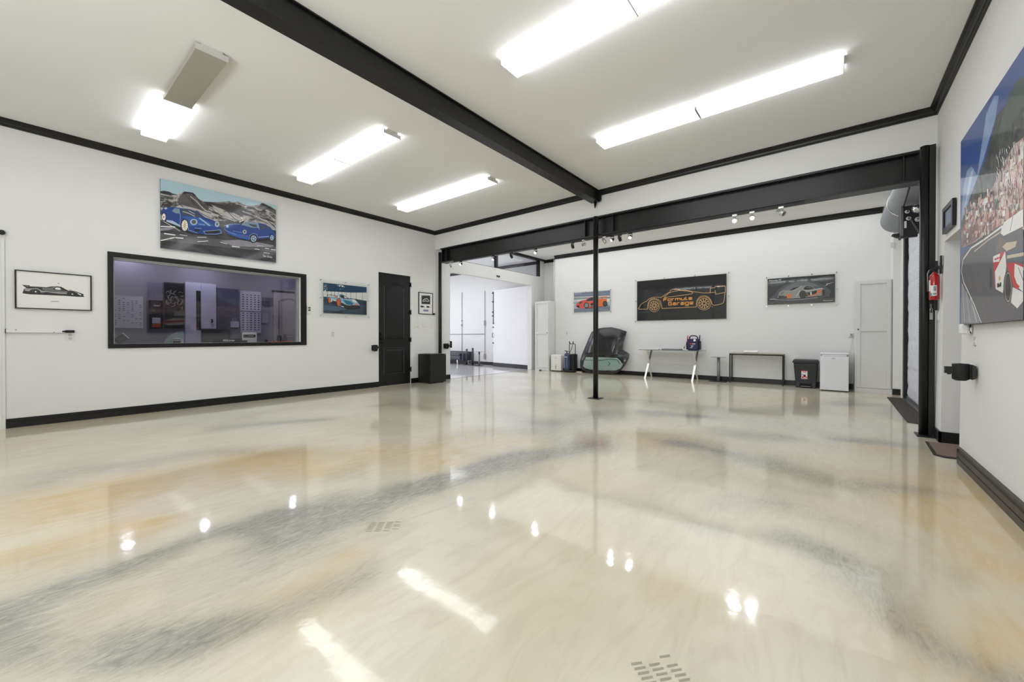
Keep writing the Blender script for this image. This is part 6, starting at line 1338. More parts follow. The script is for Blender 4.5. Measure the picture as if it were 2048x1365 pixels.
# right wall (leans back 3 cm over its height) with the doorway, then the far bay wall with the roller door
w = MB()
def rw(y0, y1, z0, z1, d=.2):
    f = lambda z: .889 + .0095 * z
    w.hexa([(f(z0), y0, z0), (f(z0)+d, y0, z0), (f(z0)+d, y1, z0), (f(z0), y1, z0)], [(f(z1), y0, z1), (f(z1)+d, y0, z1), (f(z1)+d, y1, z1), (f(z1), y1, z1)])
rw(-2.6, 5.31, 0, ZC); rw(5.31, 6.10, 2.108, ZC); rw(6.10, 7.2, 0, ZC)
struct('wall_right', w, WALL)
struct('wall_right', B((1.08, 2.2, 6.10, 6.2, 0, 2.4), (1.08, 2.2, 5.2, 5.31, 0, 2.4), (2.1, 2.2, 5.2, 6.2, 0, 2.4), (1.08, 2.2, 5.2, 6.2, 2.3, 2.4)), WALL)
struct('wall_right', B((1.19, 1.3, 7.1, 11.1, 3.0, ZC)), WALL)
struct('wall_right', B((1.0, 1.2, 10.07, 11.1, 0, 3.0)), WALL)
# far wall with the set back left section, pilaster on the right
struct('wall_far', B((-7.065, 1.2, YF, YF+.6, 0, ZC), (-14.5, -7.065, 11.46, 11.62, 0, ZC)), WALL)
struct('wall_far', B((.892, 1.02, 10.46, YF, 0, ZC)), WALL)
struct('wall_far', B((.80, .892, 10.93, YF, 2.23, ZC)), WALL)
struct('wall_back', B((XL-.2, 1.2, -2.75, -2.6, 0, ZC)), WALL)
# wall above the steel beam
struct('wall_header', B((XL, .925, YH, YH+.28, 3.28, ZC)), WALL)
# neighbouring room shell
struct('wall_annex', B((-14.6, -14.45, 4.97, 11.6, 0, ZC), (-14.5, XL-T, 4.97, 5.1, 0, ZC)), WALL)
# office shell
struct('wall_office', B((-11.15, -11.0, -1.5, 4.86, 0, 3.0)), OFFW)
struct('wall_office', B((-11.15, XL-T, -1.6, -1.5, 0, 3.0)), OFFW)
struct('wall_office', B((-11.15, XL-T, 4.86, 4.96, 0, 3.0)), OFFW)
# crown mouldings (stepped cove profile swept along each wall)
def crown(name, p0, p1, inw, d=.07, h=.085, z=ZC):
    prof = [(0, -h), (d*.22, -h), (d*.3, -h*.86), (d*.42, -h*.78), (d*.5, -h*.55), (d*.72, -h*.3), (d*.92, -h*.2), (d, -h*.12), (d, 0), (0, 0)]
    mb = MB(); P0, P1, I = Vector(p0), Vector(p1), Vector(inw)
    mb.prism([P0 + I*u + Vector((0,0,z+v)) for u, v in prof], P1-P0); return struct(name, mb, BLACK)
crown('trim_2', (XL, -2.6, 0), (XL, YH, 0), (1, 0, 0))
crown('trim_3', (XL, YH, 0), (.925, YH, 0), (0, -1, 0))
mb = MB()
prof = [(0, -.085), (.0154, -.085), (.021, -.073), (.03, -.066), (.035, -.047), (.05, -.026), (.064, -.017), (.07, -.01), (.07, 0), (0, 0)]
mb.prism([(.925-u, -2.6, ZC+v) for u, v in prof], (0, YH+2.6, 0)); struct('trim_4', mb, BLACK)
crown('trim_5', (-7.065, YF, 0), (.78, YF, 0), (0, -1, 0), d=.05, h=.115)
crown('trim_6', (-14.4, 11.46, 0), (-7.065, 11.46, 0), (0, -1, 0), d=.05, h=.10)
crown('trim_7', (XL, YH+.3, 0), (XL, 11.4, 0), (1, 0, 0), d=.09, h=.05)
# baseboards
def baseb(name, x0, x1, y0, y1, h=.113, side='y'):
    mb = MB(); mb.box(x0, x1, y0, y1, 0, h*.62)
    e = .006
    if side == 'y+': mb.box(x0, x1, y0+e, y1, h*.62, h*.7); mb.box(x0, x1, y0, y1, h*.7, h*.9); mb.box(x0, x1, y0+e, y1, h*.9, h)
    if side == 'x-': mb.box(x0, x1-e, y0, y1, h*.62, h*.7); mb.box(x0, x1, y0, y1, h*.7, h*.9); mb.box(x0, x1-e, y0, y1, h*.9, h)
    if side == 'x+': mb.box(x0+e, x1, y0, y1, h*.62, h*.7); mb.box(x0, x1, y0, y1, h*.7, h*.9); mb.box(x0+e, x1, y0, y1, h*.9, h)
    return struct(name, mb, BASEB)
baseb('baseboard_left', XL, XL+.018, -.08, 5.0, side='x-'); baseb('baseboard_left', XL, XL+.018, 5.862, 7.10, side='x-')
baseb('baseboard_far', -7.04, .34, YF-.02, YF, side='y+'); baseb('baseboard_far', .89, 1.02, 10.44, 10.46, side='y+')
mb = MB()
for z0, z1, e in ((0, .05, 0), (.05, .056, .008), (.056, .1, .002), (.1, .107, .01), (.107, .13, .012)): mb.box(.855+e, .893, -2.6, 5.19, z0, z1)
mb.prism([(.855, 5.19, 0), (.893, 5.19, 0), (.893, 5.30, 0)], (0, 0, .128)); struct('baseboard_right', mb, mat('baseboard_worn', (58, 52, 47), .45, bump=.4, bscale=14))
struct('baseboard_right', B((.872, 1.1, 6.075, 6.10, 0, .113), (.872, .893, 6.075, 6.36, 0, .113)), BASEB)
baseb('baseboard_annex', -14.4, -9.6, 11.44, 11.46, side='y+')
# left edge: white casing of a door just past the left of the view
d = MB(); d.box(XL, XL+.022, -.20, -.083, 0, 2.29); d.box(XL, XL+.03, -.175, -.11, 0, 2.29)
struct('door_casing', d, WHITE)['kind'] = 'structure'
# ------------------------------------------------------------------ interior office window
win = struct('window_1', B((XL, XL+.022, .793, 3.45, 2.216, 2.285), (XL, XL+.022, .793, 3.45, .948, 1.008), (XL, XL+.022, .793, .85, 1.008, 2.216), (XL, XL+.022, 3.35, 3.45, 1.008, 2.216)), BLACK, bevel=.003)
struct('window_pane', B((XL-.075, XL-.069, .85, 3.35, 1.008, 2.216)), GLASS, win)
struct('window_stop', B((XL-.15, XL-.085, .85, 3.35, 2.19, 2.216), (XL-.15, XL-.085, 3.31, 3.35, 1.008, 2.19), (XL-.15, XL-.085, .85, .87, 1.008, 2.19)), WHITE, win, 'white inner stop')
# clerestory windows over the partition
cw = struct('window_2', B((XL-.09, XL-.04, 6.88, 11.21, 3.135, 3.155), (XL-.09, XL+.0, 8.94, 9.02, 3.155, ZC-.05), (XL-.09, XL+.0, 11.12, 11.205, 3.155, ZC-.05), (XL-.09, XL, 6.88, 11.21, ZC-.05, ZC)), BLACK)
struct('window_pane', B((XL-.07, XL-.064, 6.88, 8.94, 3.155, ZC-.05)), CGLASS, cw); struct('window_pane', B((XL-.07, XL-.064, 9.02, 11.12, 3.155, ZC-.05)), CGLASS, cw)
# ------------------------------------------------------------------ dark arched two panel door
dx = XL - .03
dr = struct('door_1', B((dx-.10, dx, 5.0, 5.862, 0, 2.53)), DOORM)
def raised(y0, y1, z0, z1, arch):
    out = [(y0, z0), (y1, z0), (y1, z1)] + ([(y0+(y1-y0)*(1-t/8), z1+arch*math.sin(math.pi*t/8)) for t in range(1, 8)] if arch else []) + [(y0, z1)]
    cy, cz = (y0+y1)/2, (z0+z1)/2
    k1, k2 = .03, .055
    def ins(k): return [(y + (cy-y)/abs(cy-y+1e-9)*min(k, abs(cy-y)), z + (cz-z)/abs(cz-z+1e-9)*k) for y, z in out]
    rings = [[(dx+.001, y, z) for y, z in out], [(dx+.012, y, z) for y, z in ins(.012)], [(dx+.012, y, z) for y, z in ins(.02)], [(dx+.001, y, z) for y, z in ins(.03)], [(dx+.002, y, z) for y, z in ins(.034)], [(dx+.009, y, z) for y, z in ins(.075)]]
    mb = MB(); vr = [[mb.bm.verts.new(p) for p in r] for r in rings]; n = len(out)
    for A_, B_ in zip(vr, vr[1:]):
        for i in range(n): mb.bm.faces.new((A_[i], A_[(i+1) % n], B_[(i+1) % n], B_[i]))
    mb.bm.faces.new(vr[-1]); return mb
struct('door_panel', raised(5.15, 5.70, 1.05, 2.25, .085), DOORM, dr); struct('door_panel', raised(5.145, 5.70, .24, .85, 0), DOORM, dr)
for z in (2.33, 1.68, 1.03, .33):
    mb = MB(); mb.tube([(dx+.028, 5.866, z-.055), (dx+.028, 5.866, z+.055)], .010, 10); mb.box(dx, dx+.03, 5.862, 5.875, z-.045, z+.045); struct('hinge', mb, BRONZE, dr)
mb = MB(); mb.box(dx, dx+.012, 5.035, 5.085, 1.03, 1.19); mb.tube([(dx+.01, 5.06, 1.15), (dx+.055, 5.06, 1.15), (dx+.06, 5.06, 1.10), (dx+.05, 5.06, 1.055), (dx+.012, 5.06, 1.045)], .008, 8); struct('door_handle', mb, BRONZE, dr, 'dark pull handle')
mb = MB(); mb.lathe((dx, 5.06, .98), [(.026, 0), (.026, .012), (.012, .014), (.012, .04), (.024, .044), (.028, .058), (.018, .07)], 'x', 16); struct('door_knob', mb, BRONZE, dr)
# ------------------------------------------------------------------ large white door leaf at the wide opening, swung into the neighbouring room
H0, H1 = Vector((-7.885, 10.765, 0)), Vector((-9.80, 11.075, 0)); du = (H1-H0).normalized(); dn = Vector((-du.y, du.x, 0)); dn = dn if dn.y > 0 else -dn
def leafbox(mb, s0, s1, t0, t1, z0, z1):
    f = lambda s, t, z: H0 + du*s + dn*t + Vector((0,0,z))
    return mb.hexa([f(s0,t0,z0), f(s1,t0,z0), f(s1,t1,z0), f(s0,t1,z0)], [f(s0,t0,z1), f(s1,t0,z1), f(s1,t1,z1), f(s0,t1,z1)])
LW = (H1-H0).length
lf = struct('door_2', leafbox(MB(), 0, LW, 0, .17, .012, 2.80), mat('leaf_white', (232, 231, 232), .6))
struct('baseboard', leafbox(MB(), -.0, LW, -.015, 0, .012, .135), BASEB, lf)
mb = MB(); leafbox(mb, LW-.022, LW-.006, -.02, 0, 1.55, 2.76)
for z in (2.70, 2.38, 2.0, 1.86): leafbox(mb, LW-.03, LW+.01, -.05, 0, z-.02, z+.02)
leafbox(mb, LW-.09, LW, -.03, -.02, 1.585, 1.60); struct('hook_rail', mb, MATT, lf, 'black hook rail with clips')
for z in (1.44, .86):
    mb = MB(); mb.tube([H0+du*(LW-.015)+Vector((0,0,z)), H0+du*(LW-.015)-dn*.03+Vector((0,0,z))], .022, 12); struct('deadbolt', mb, MATT, lf)
mb = MB(); q = H0+du*(LW-.01); mb.tube([q+Vector((0,0,1.22)), q-dn*.05+Vector((0,0,1.21)), q-dn*.05+Vector((0,0,1.08)), q+Vector((0,0,1.07))], .011, 8); struct('door_handle', mb, MATT, lf)
struct('trim_8', B((XL-.15, XL+.012, 10.70, 10.86, 0, 2.80)), WHITE)
# ------------------------------------------------------------------ roller door on the right of the far bay
CURT = mat('insulation_curtain', (206, 208, 216), .55, bump=.5, bscale=6)
mb = MB(); ny, nz = 46, 52
vv = [[mb.bm.verts.new((1.035 + .012*noise.noise((i*.35, j*.5, 0)) + (.006 if j % 8 < 1 else 0), 7.15+(9.86-7.15)*i/ny + (.02*math.sin(j*.25) if i == ny else 0), .05+3.2*j/nz)) for j in range(nz+1)] for i in range(ny+1)]
for i in range(ny):
    for j in range(nz): mb.bm.faces.new((vv[i][j], vv[i+1][j], vv[i+1][j+1], vv[i][j+1]))
rd = struct('door_3', mb, CURT)
struct('door_backing', B((1.055, 1.075, 7.1, 10.08, 0, 3.3)), MATT, rd)
struct('door_frame', B((.985, 1.0, 10.06, 10.10, 0, 3.0)), WHITE, rd)
struct('door_track', B((.99, 1.03, 9.90, 10.05, .02, 3.1)), MATT, rd)
struct('sill_angle', B((.975, 1.05, 7.2, 10.0, 0, .012), (1.02, 1.035, 7.2, 10.0, .012, .06)), GREYM, rd)
# ------------------------------------------------------------------ pictures
def art_mesh(key, plane, c, rect, base, step):
    """rect = (s0, s1, z0, z1) on the wall; plane 'left' / 'far' / 'right'."""
    mb = MB(); n = {'left': 1, 'far': -1, 'right': -1}[plane]; k = [0]
    def P(s, z, d):
        return (c + n*d, s, z) if plane != 'far' else (s, c + n*d, z)
    s0, s1, z0, z1 = rect
    mb.m(pmat(base))
    mb.face([P(s0, z0, 0), P(s1, z0, 0), P(s1, z1, 0), P(s0, z1, 0)])
    cl = lambda p: (max(s0, min(s1, p[0])), max(z0, min(z1, p[1])))
    for e in ART[key]:
        k[0] += 1; d = k[0]*step; mb.m(pmat(e[1])); pp = [cl(p) for p in pts2(e[2])]
        if e[0] == 'p':
            q = [pp[0]]
            for p in pp[1:]:
                if math.hypot(p[0]-q[-1][0], p[1]-q[-1][1]) > 1e-4: q.append(p)
            if len(q) > 2 and math.hypot(q[0][0]-q[-1][0], q[0][1]-q[-1][1]) < 1e-4: q.pop()
            if len(q) > 2: mb.face([P(s, z, d) for s, z in q])
        else:
            w = e[3] / 2
            for i in range(len(pp)-1):
                a, b_ = Vector(pp[i]), Vector(pp[i+1]); t = b_-a
                if t.length < 1e-5: continue
                t.normalize(); nn = Vector((-t.y, t.x))*w; a -= t*w*.6; b_ += t*w*.6
                mb.face([P(*cl(a+nn), d), P(*cl(b_+nn), d), P(*cl(b_-nn), d), P(*cl(a-nn), d)])
    return mb
def art_obj(name, key, plane, c, rect, base, parent, step=.00003):
    mb = art_mesh(key, plane, c, rect, base, step); off = wloc(parent)
    me = bpy.data.meshes.new(name); bmesh.ops.translate(mb.bm, verts=mb.bm.verts, vec=-off)
    want = {'left': Vector((1,0,0)), 'far': Vector((0,-1,0)), 'right': Vector((-1,0,0))}[plane]
    mb.bm.normal_update()
    for f in mb.bm.faces:
        if f.normal.dot(want) < 0: f.normal_flip()
    mb.bm.to_mesh(me); mb.bm.free()
    for x in mb.mats: me.materials.append(x)
    o = bpy.data.objects.new(name, me); COL.objects.link(o); o.parent = parent; return o
# framed supercar drawing, far left
t = thing('framed_print', 'black-framed drawing of a dark supercar, left of the office window', 'picture', (XL, .315, 1.46))
obj('frame', B((XL, XL+.025, -.008, .641, 1.918, 1.93), (XL, XL+.025, -.008, .641, 1.456, 1.468), (XL, XL+.025, -.008, .006, 1.468, 1.918), (XL, XL+.025, .628, .641, 1.468, 1.918)), MATT, t)
obj('backing', B((XL, XL+.012, .0, .635, 1.46, 1.925)), PAPER, t)
art_obj('print', 'supercar', 'left', XL+.014, (.005, .63, 1.466, 1.92), 'drawpaper', t)
# large canvas over the office window
t = thing('canvas_painting', 'large canvas painting of two blue sports cars before snowy mountains, above office window', 'painting', (XL, 2.13, 2.425))
obj('canvas', B((XL+.001, XL+.038, 1.347, 2.918, 2.424, 3.448)), mat('canvas_edge', (120, 132, 140), .8), t)
art_obj('painted_face', 'bluecars', 'left', XL+.0385, (1.347, 2.918, 2.424, 3.448), 'sky', t)
textmesh('Tim Stone', .05, (XL+.0445, 2.70, 2.50), 'left', pmat('pale'), t, 'signature', width=.15, shear=.3)
def acrylic(label, plane, c, outer, rect, key, base, nb, offs=.022, group=None):
    n = 1 if plane == 'left' else -1; cs = (outer[0]+outer[1])/2
    loc = (c, cs, outer[2]) if plane == 'left' else (cs, c, outer[2])
    t = thing('acrylic_mounted_poster', label, 'poster', loc)
    def bx(s0, s1, d0, d1, z0, z1):
        a, b_ = sorted((c+n*d0, c+n*d1)); return (a, b_, s0, s1, z0, z1) if plane == 'left' else (s0, s1, a, b_, z0, z1)
    obj('print_board', B(bx(rect[0], rect[1], offs-.003, offs, rect[2], rect[3])), PAPER, t)
    art_obj('print', key, plane, c+n*(offs+.0002), rect, base, t)
    obj('front_sheet', B(bx(outer[0], outer[1], offs+.005, offs+.009, outer[2], outer[3])), ACRYL, t)
    e = .018; ss = [outer[0]+e + (outer[1]-outer[0]-2*e)*i/(nb-1) for i in range(nb)]; zm = (outer[2]+outer[3])/2
    P_ = [(s, z) for s in ss for z in (outer[2]+e, outer[3]-e)] + [(ss[0], zm), (ss[-1], zm)]
    for s, z in P_:
        mb = MB()
        if plane == 'left': mb.tube([(c, s, z), (c+n*(offs+.016), s, z)], .009, 10)
        else: mb.tube([(s, c, z), (s, c+n*(offs+.016), z)], .012, 10)
        obj('standoff_bolt', mb, CHROME, t)
    return t
acrylic('clear acrylic poster of a pale blue race car with orange wheels, left of dark door', 'left', XL, (3.695, 4.763, 1.502, 2.232), (3.769, 4.698, 1.57, 2.162), 'racecar', 'topblue', 3)
t = acrylic('clear acrylic poster of an orange supercar, on far wall behind the steel post', 'far', YF, (-6.372, -5.09, 1.826, 2.50), (-6.343, -5.13, 1.862, 2.468), 'orangecar', 'trackgrey', 4)
textmesh('McLaren P1 GTR', .04, (-6.30, YF-.0265, 2.42), 'far', pmat('pale'), t, 'lettering', width=.2)
textmesh('McLaren', .04, (-5.34, YF-.0265, 1.885), 'far', pmat('pale'), t, 'lettering', width=.15)
t = acrylic('large black poster with orange race car outline reading Formula Garage', 'far', YF, (-4.366, -1.976, 1.515, 2.703), (-4.311, -2.048, 1.546, 2.66), 'garage', 'signblack', 4)
t = acrylic('dark acrylic poster of a silver and orange supercar, right of the black outline poster', 'far', YF, (-1.226, .077, 1.788, 2.498), (-1.19, .035, 1.845, 2.448), 'silvercar', 'charcoal', 4)
textmesh('McLaren P1', .045, (-1.165, YF-.0265, 2.39), 'far', pmat('pale'), t, 'lettering', width=.24, bold=.001, shear=.2)
textmesh('McLaren', .035, (-.165, YF-.0265, 1.875), 'far', pmat('pale'), t, 'lettering', width=.16, shear=.2)
# portrait frame right of the door, with a small tilt
t = thing('framed_certificate', 'small black portrait frame with car picture and plaque, right of dark door', 'picture', (XL, 6.30, 1.65))
obj('frame', B((XL, XL+.02, 6.078, 6.515, 2.165, 2.181), (XL, XL+.02, 6.078, 6.515, 1.65, 1.664), (XL, XL+.02, 6.078, 6.092, 1.664, 2.165), (XL, XL+.02, 6.50, 6.515, 1.664, 2.165)), MATT, t)
art_obj('print', 'portrait', 'left', XL+.012, (6.09, 6.503, 1.662, 2.168), 'matwhite', t)
obj('corner_knob', B((XL, XL+.05, 6.52, 6.56, 1.645, 1.685)), MATT, t)
# street circuit painting on the right wall
PX = .858
t = thing('canvas_painting', 'huge canvas painting of white and red race car on hillside street circuit, right wall', 'painting', (.90, 3.9, 1.213))
obj('canvas', B((PX, .897, 2.55, 5.13, 1.213, 2.80)), mat('canvas_side', (70, 70, 76), .8), t)
art_obj('painted_face', 'monaco', 'right', PX-.0005, (2.55, 5.13, 1.213, 2.80), 'monacosky', t, .000004)
ext = MB(); e_ = [0]
def q_(m, pts):
    e_[0] += 1; ext.m(pmat(m)); ext.face([(PX-.0007-e_[0]*4e-6, y, z) for y, z in pts])
q_('forest', [(2.55, 1.7), (3.64, 1.75), (3.64, 2.735), (3.2, 2.76), (2.55, 2.68)]); q_('bldg3', [(2.55, 1.8), (3.64, 1.85), (3.64, 2.35), (2.55, 2.3)]); q_('tarmac2', [(2.55, 1.213), (3.64, 1.213), (3.64, 1.84), (2.55, 1.78)])
for i in range(170):
    y = random.uniform(2.58, 3.56); z = random.uniform(1.84, 2.40); s = random.uniform(.015, .05)
    q_(random.choice(['bldg1', 'bldg2', 'bldg3', 'bandwhite', 'forest', 'bldg4']), [(y, z), (y+s, z), (y+s, z+s*1.8), (y, z+s*1.8)])
q_('ink', [(2.75, 1.36), (3.64, 1.40), (3.64, 1.52), (2.75, 1.48)]); q_('bandwhite', [(2.9, 1.45), (3.64, 1.5), (3.64, 1.68), (3.2, 1.70), (2.95, 1.6)]); q_('red', [(2.9, 1.52), (3.64, 1.60), (3.64, 1.64), (2.95, 1.6)])
q_('bandwhite', [(3.2, 1.76), (3.64, 1.80), (3.64, 1.95), (3.2, 1.93)]); q_('steel', [(3.25, 1.70), (3.64, 1.70), (3.64, 1.78), (3.25, 1.76)])
for cy_ in (2.95, 3.45): q_('ink', [(cy_+.10*math.cos(a*math.pi/9), 1.40+.10*math.sin(a*math.pi/9)) for a in range(18)]); q_('grey', [(cy_+.05*math.cos(a*math.pi/9), 1.40+.05*math.sin(a*math.pi/9)) for a in range(18)])
obj('painted_street', ext, None, t)
textmesh('Shell', .035, (PX-.0050, 4.10, 1.445), 'right', pmat('ink'), t, 'lettering', width=.075, bold=.002)
textmesh('Marlboro', .02, (PX-.0050, 4.16, 1.632), 'right', pmat('red'), t, 'lettering', width=.12)
# small dark frame over the doorway
t = thing('picture_frame', 'small black square frame over the doorway, left of the big street painting', 'picture', (.91, 5.80, 2.17))
fx = .905
obj('frame', B((fx-.025, fx, 5.575, 6.02, 2.385, 2.43), (fx-.025, fx, 5.575, 6.02, 2.17, 2.215), (fx-.025, fx, 5.575, 5.63, 2.215, 2.385), (fx-.025, fx, 5.965, 6.02, 2.215, 2.385)), BLACK, t)
obj('print', B((fx-.012, fx-.002, 5.63, 5.965, 2.215, 2.385)), pmat('slate'), t)
obj('picture_detail', B((fx-.0125, fx-.0119, 5.70, 5.90, 2.25, 2.35)), pmat('trackgrey'), t)
# ------------------------------------------------------------------ steel beams and posts
t = thing('steel_beam', 'long black steel beam spanning the room under the white header wall', 'beam', (-3.4, 6.67, 2.925))
bm0 = MB(); bm0.box(-7.56, .79, 6.57, 6.79, 3.25, 3.28); bm0.box(-7.56, .79, 6.57, 6.79, 2.925, 2.95); bm0.box(-7.56, .79, 6.665, 6.68, 2.95, 3.25)
bm0.box(-7.54, -7.53, 6.60, 6.665, 2.95, 3.25)
obj('web_and_flanges', bm0, STEEL, t, bevel=.003)
for x in (-7.36, -3.58, -3.03, .64): obj('stiffener', B((x, x+.012, 6.585, 6.665, 2.95, 3.25)), STEEL, t)
t = thing('ceiling_beam', 'black steel beam running along the ceiling towards the middle post', 'beam', (-3.343, 2, 3.52))
obj('web_and_flanges', B((-3.42, -3.265, -2.6, 6.53, 3.52, 3.535), (-3.35, -3.29, -2.6, 6.53, 3.535, ZC-.012), (-3.42, -3.265, -2.6, 6.53, ZC-.012, ZC)), STEEL, t, bevel=.003)
mb = MB(); mb.prism([(-3.42, 6.53, ZC), (-3.22, 6.53, ZC), (-3.22, 6.53, 3.555), (-3.245, 6.53, 3.52), (-3.42, 6.53, 3.52)], (0, .018, 0)); obj('end_plate', mb, STEEL, t)
mb = MB(); mb.prism([(-3.36, 6.53, 3.52), (-3.30, 6.53, 3.52), (-3.32, 6.50, 3.41), (-3.33, 6.50, 3.41)], (0, .012, 0)); obj('gusset_spike', mb, STEEL, t)
def post(x, y, r, z1, label, plate=None, bar=None):
    t = thing('steel_post', label, 'post', (x, y, 0))
    obj('pipe', MB().tube([(x, y, .012), (x, y, z1)], r, 32), STEEL, t)
    if plate: obj('base_plate', B(plate), STEEL, t, bevel=.002)
    if bar: obj('square_bar', B(bar), STEEL, t, bevel=.003)
    return t
post(-7.712, 6.70, .042, 3.22, 'black steel post at left wall, rising behind the black mini fridge', (-7.78, -7.63, 6.60, 6.80, 0, .012))
post(-3.305, 6.50, .045, 3.25, 'free-standing black steel post in the middle of the room', (-3.415, -3.195, 6.40, 6.60, 0, .012))
t = post(.80, 6.41, .040, 3.25, 'black steel post beside the fire extinguisher at right wall', (.735, .872, 6.27, 6.50, 0, .012), (.836, .885, 6.385, 6.44, .012, 3.25))
# ------------------------------------------------------------------ fluorescent fixtures: pairs of 4 ft wraparounds
LENS_ON = mat('diffuser_lit', (250, 252, 255), .4, emit=(247, 251, 255), estr=FIX_E)
LENS_SIDE = mat('diffuser_lit_side', (250, 252, 255), .4, emit=(247, 251, 255), estr=FIX_E*1.05)
LENS_OFF = mat('diffuser_unlit', (172, 168, 154), .35, bump=.4, bscale=220)
HOUSE = mat('fixture_white', (214, 213, 208), .5)
def fixture(x0, y0, label, lit, L=1.22, W=.25, group=None, lens=None):
    t = thing('ceiling_light', label, 'ceiling light', (x0+L/2, y0+W/2, ZC), group)
    h = MB(); h.box(x0+.01, x0+L-.01, y0+.045, y0+W-.045, ZC-.045, ZC); obj('housing', h, HOUSE, t)
    d = MB(); zb = 3.665
    d.hexa([(x0+.006, y0+.006, zb), (x0+L-.006, y0+.006, zb), (x0+L-.006, y0+W-.006, zb), (x0+.006, y0+W-.006, zb)], [(x0+.006, y0+.002, 3.708), (x0+L-.006, y0+.002, 3.708), (x0+L-.006, y0+W-.002, 3.708), (x0+.006, y0+W-.002, 3.708)])
    if lit:
        d.m(lens or LENS_ON); d.m(LENS_SIDE); d.bm.faces.ensure_lookup_table(); d.bm.normal_update()
        for f in d.bm.faces: f.material_index = 0 if abs(f.calc_center_median().z - zb) < .001 else 1
        obj('diffuser', d, None, t)
    else: obj('diffuser', d, LENS_OFF, t)
    for a in (x0, x0+L-.006):
        e = MB(); e.prism([(a, y0, zb-.004), (a, y0+W, zb-.004), (a, y0+W, 3.71), (a, y0+W-.04, 3.712), (a, y0+W-.05, ZC), (a, y0+.05, ZC), (a, y0+.04, 3.712), (a, y0, 3.71)], (.006, 0, 0)); obj('end_cap', e, HOUSE, t)
rows = [('nearest the camera on the left', 1.0), ('in the second row on the left', 2.89), ('in the farthest row on the left, near the dark door', 4.80)]
fixture(-6.825, 1.0, 'lit half of the light nearest the camera on the left ceiling', True)
fixture(-5.605, 1.0, 'unlit grey half of the light nearest the camera on the left ceiling', False)
fixture(-6.825, 2.885, 'left half of the middle ceiling light, left of the black ceiling beam', True)
fixture(-5.59, 2.885, 'right half of the middle ceiling light, left of the black ceiling beam', True)
fixture(-6.825, 4.805, 'left half of the ceiling light nearest the dark door', True)
fixture(-5.59, 4.805, 'right half of the ceiling light nearest the dark door', True)
fixture(-2.435, 2.862, 'left half of the ceiling light cut by the top of the view', True)
fixture(-1.215, 2.862, 'right half of the ceiling light cut by the top of the view', True)
fixture(-2.435, 4.79, 'left half of the long light nearest the beam, right of ceiling beam', True)
fixture(-1.205, 4.79, 'right half of the long light nearest the beam, right of ceiling beam', True, L=1.28)
for x, y in ((-2.435, .95), (-1.205, .95), (-6.825, -1.0), (-5.6, -1.0), (-2.435, -1.0), (-1.205, -1.0)): fixture(x, y, 'added ceiling light outside the view, continuing the rows over and behind the camera', True, group='ceiling lights outside the view')  # unseen fixtures, added to carry the lit rows on
# ------------------------------------------------------------------ track lights under the beam
TS = mat('spot_silver', (196, 196, 190), .3, metal=.5); SPOTL = mat('spot_lens_lit', (255, 255, 255), .3, emit=(244, 246, 255), estr=10)
t = thing('light_track', 'thin black light track under the long steel beam', 'light track', (-3.4, 6.60, 2.90))
for a, b_ in ((-7.1, -3.40), (-3.22, -.3)): obj('rail', B((a, b_, 6.585, 6.62, 2.898, 2.925)), MATT, t)
t = thing('power_cable', 'black cable linking the two light tracks around the middle post', 'cable', (-3.4, 6.5, 2.87))
obj('cord', MB().tube([(-3.75, 6.572, 2.885), (-3.6, 6.565, 2.87), (-3.42, 6.44, 2.885), (-3.3, 6.435, 2.88), (-3.2, 6.45, 2.89), (-3.05, 6.572, 2.885)], .006, 8), MATT, t)
def spot(x, label, aim, lit=False, m=MATT, L=.10, r=.027, drop=.055, power=4):
    y = 6.603; t = thing('track_spotlight', label, 'spotlight', (x, y, 2.898))
    obj('mount', B((x-.03, x+.03, y-.016, y+.016, 2.872, 2.898)), m, t)
    d = Vector(aim).normalized(); piv = Vector((x, y, 2.872-drop)); sd = d.cross(Vector((0,0,1))).normalized()
    yk = MB()
    for s in (-1, 1): yk.tube([(x, y, 2.872), Vector((x, y, 2.862))+sd*s*(r+.006), piv+sd*s*(r+.006)], .004, 6)
    obj('yoke', yk, m, t)
    h = MB(); a = piv-d*L*.55; b_ = piv+d*L*.45
    M = Matrix.Translation(a) @ d.to_track_quat('Z', 'Y').to_matrix().to_4x4()
    hb = MB(); hb.lathe((0,0,0), [(r*.5, 0), (r*.8, .012), (r*.85, L*.35), (r, L*.4), (r, L), (r*.88, L), (r*.86, L*.85)], 'z', 20); hb.xform(M); obj('lamp_head', hb, m, t)
    lb = MB(); lb.lathe((0,0,0), [(r*.84, L*.86), (r*.6, L*.92), (r*.1, L*.95)], 'z', 20); lb.xform(M)
    obj('lens', lb, SPOTL if lit else GREYM, t)
    if lit:
        sd_ = bpy.data.lights.new('spot', 'SPOT'); sd_.energy = power; sd_.spot_size = math.radians(70); sd_.spot_blend = .6; sd_.shadow_soft_size = .025; sd_.color = (.95, .96, 1)
        so = bpy.data.objects.new('spot_beam', sd_); COL.objects.link(so); so.parent = t; so.location = b_ + d*.02 - t.location; so.rotation_euler = d.to_track_quat('-Z', 'Y').to_euler()
spot(-7.22, 'small silver spotlight, leftmost under the beam beside the left post', (.7, -.2, -.7), m=TS, r=.022, L=.09)
spot(-6.86, 'lit spotlight under the beam, leftmost of the lit ones', (.25, -.85, -.45), True)
spot(-5.84, 'lit spotlight under the beam before the first clerestory post', (.3, -.8, -.5), True)
spot(-5.33, 'unlit black spotlight between the two left lit spotlights and the third', (-.1, .75, -.65))
spot(-4.70, 'lit spotlight under the beam, above the left tall cabinet', (.3, -.8, -.5), True)
spot(-3.84, 'unlit black spotlight hanging left of the middle post', (.15, .5, -.85), L=.09)
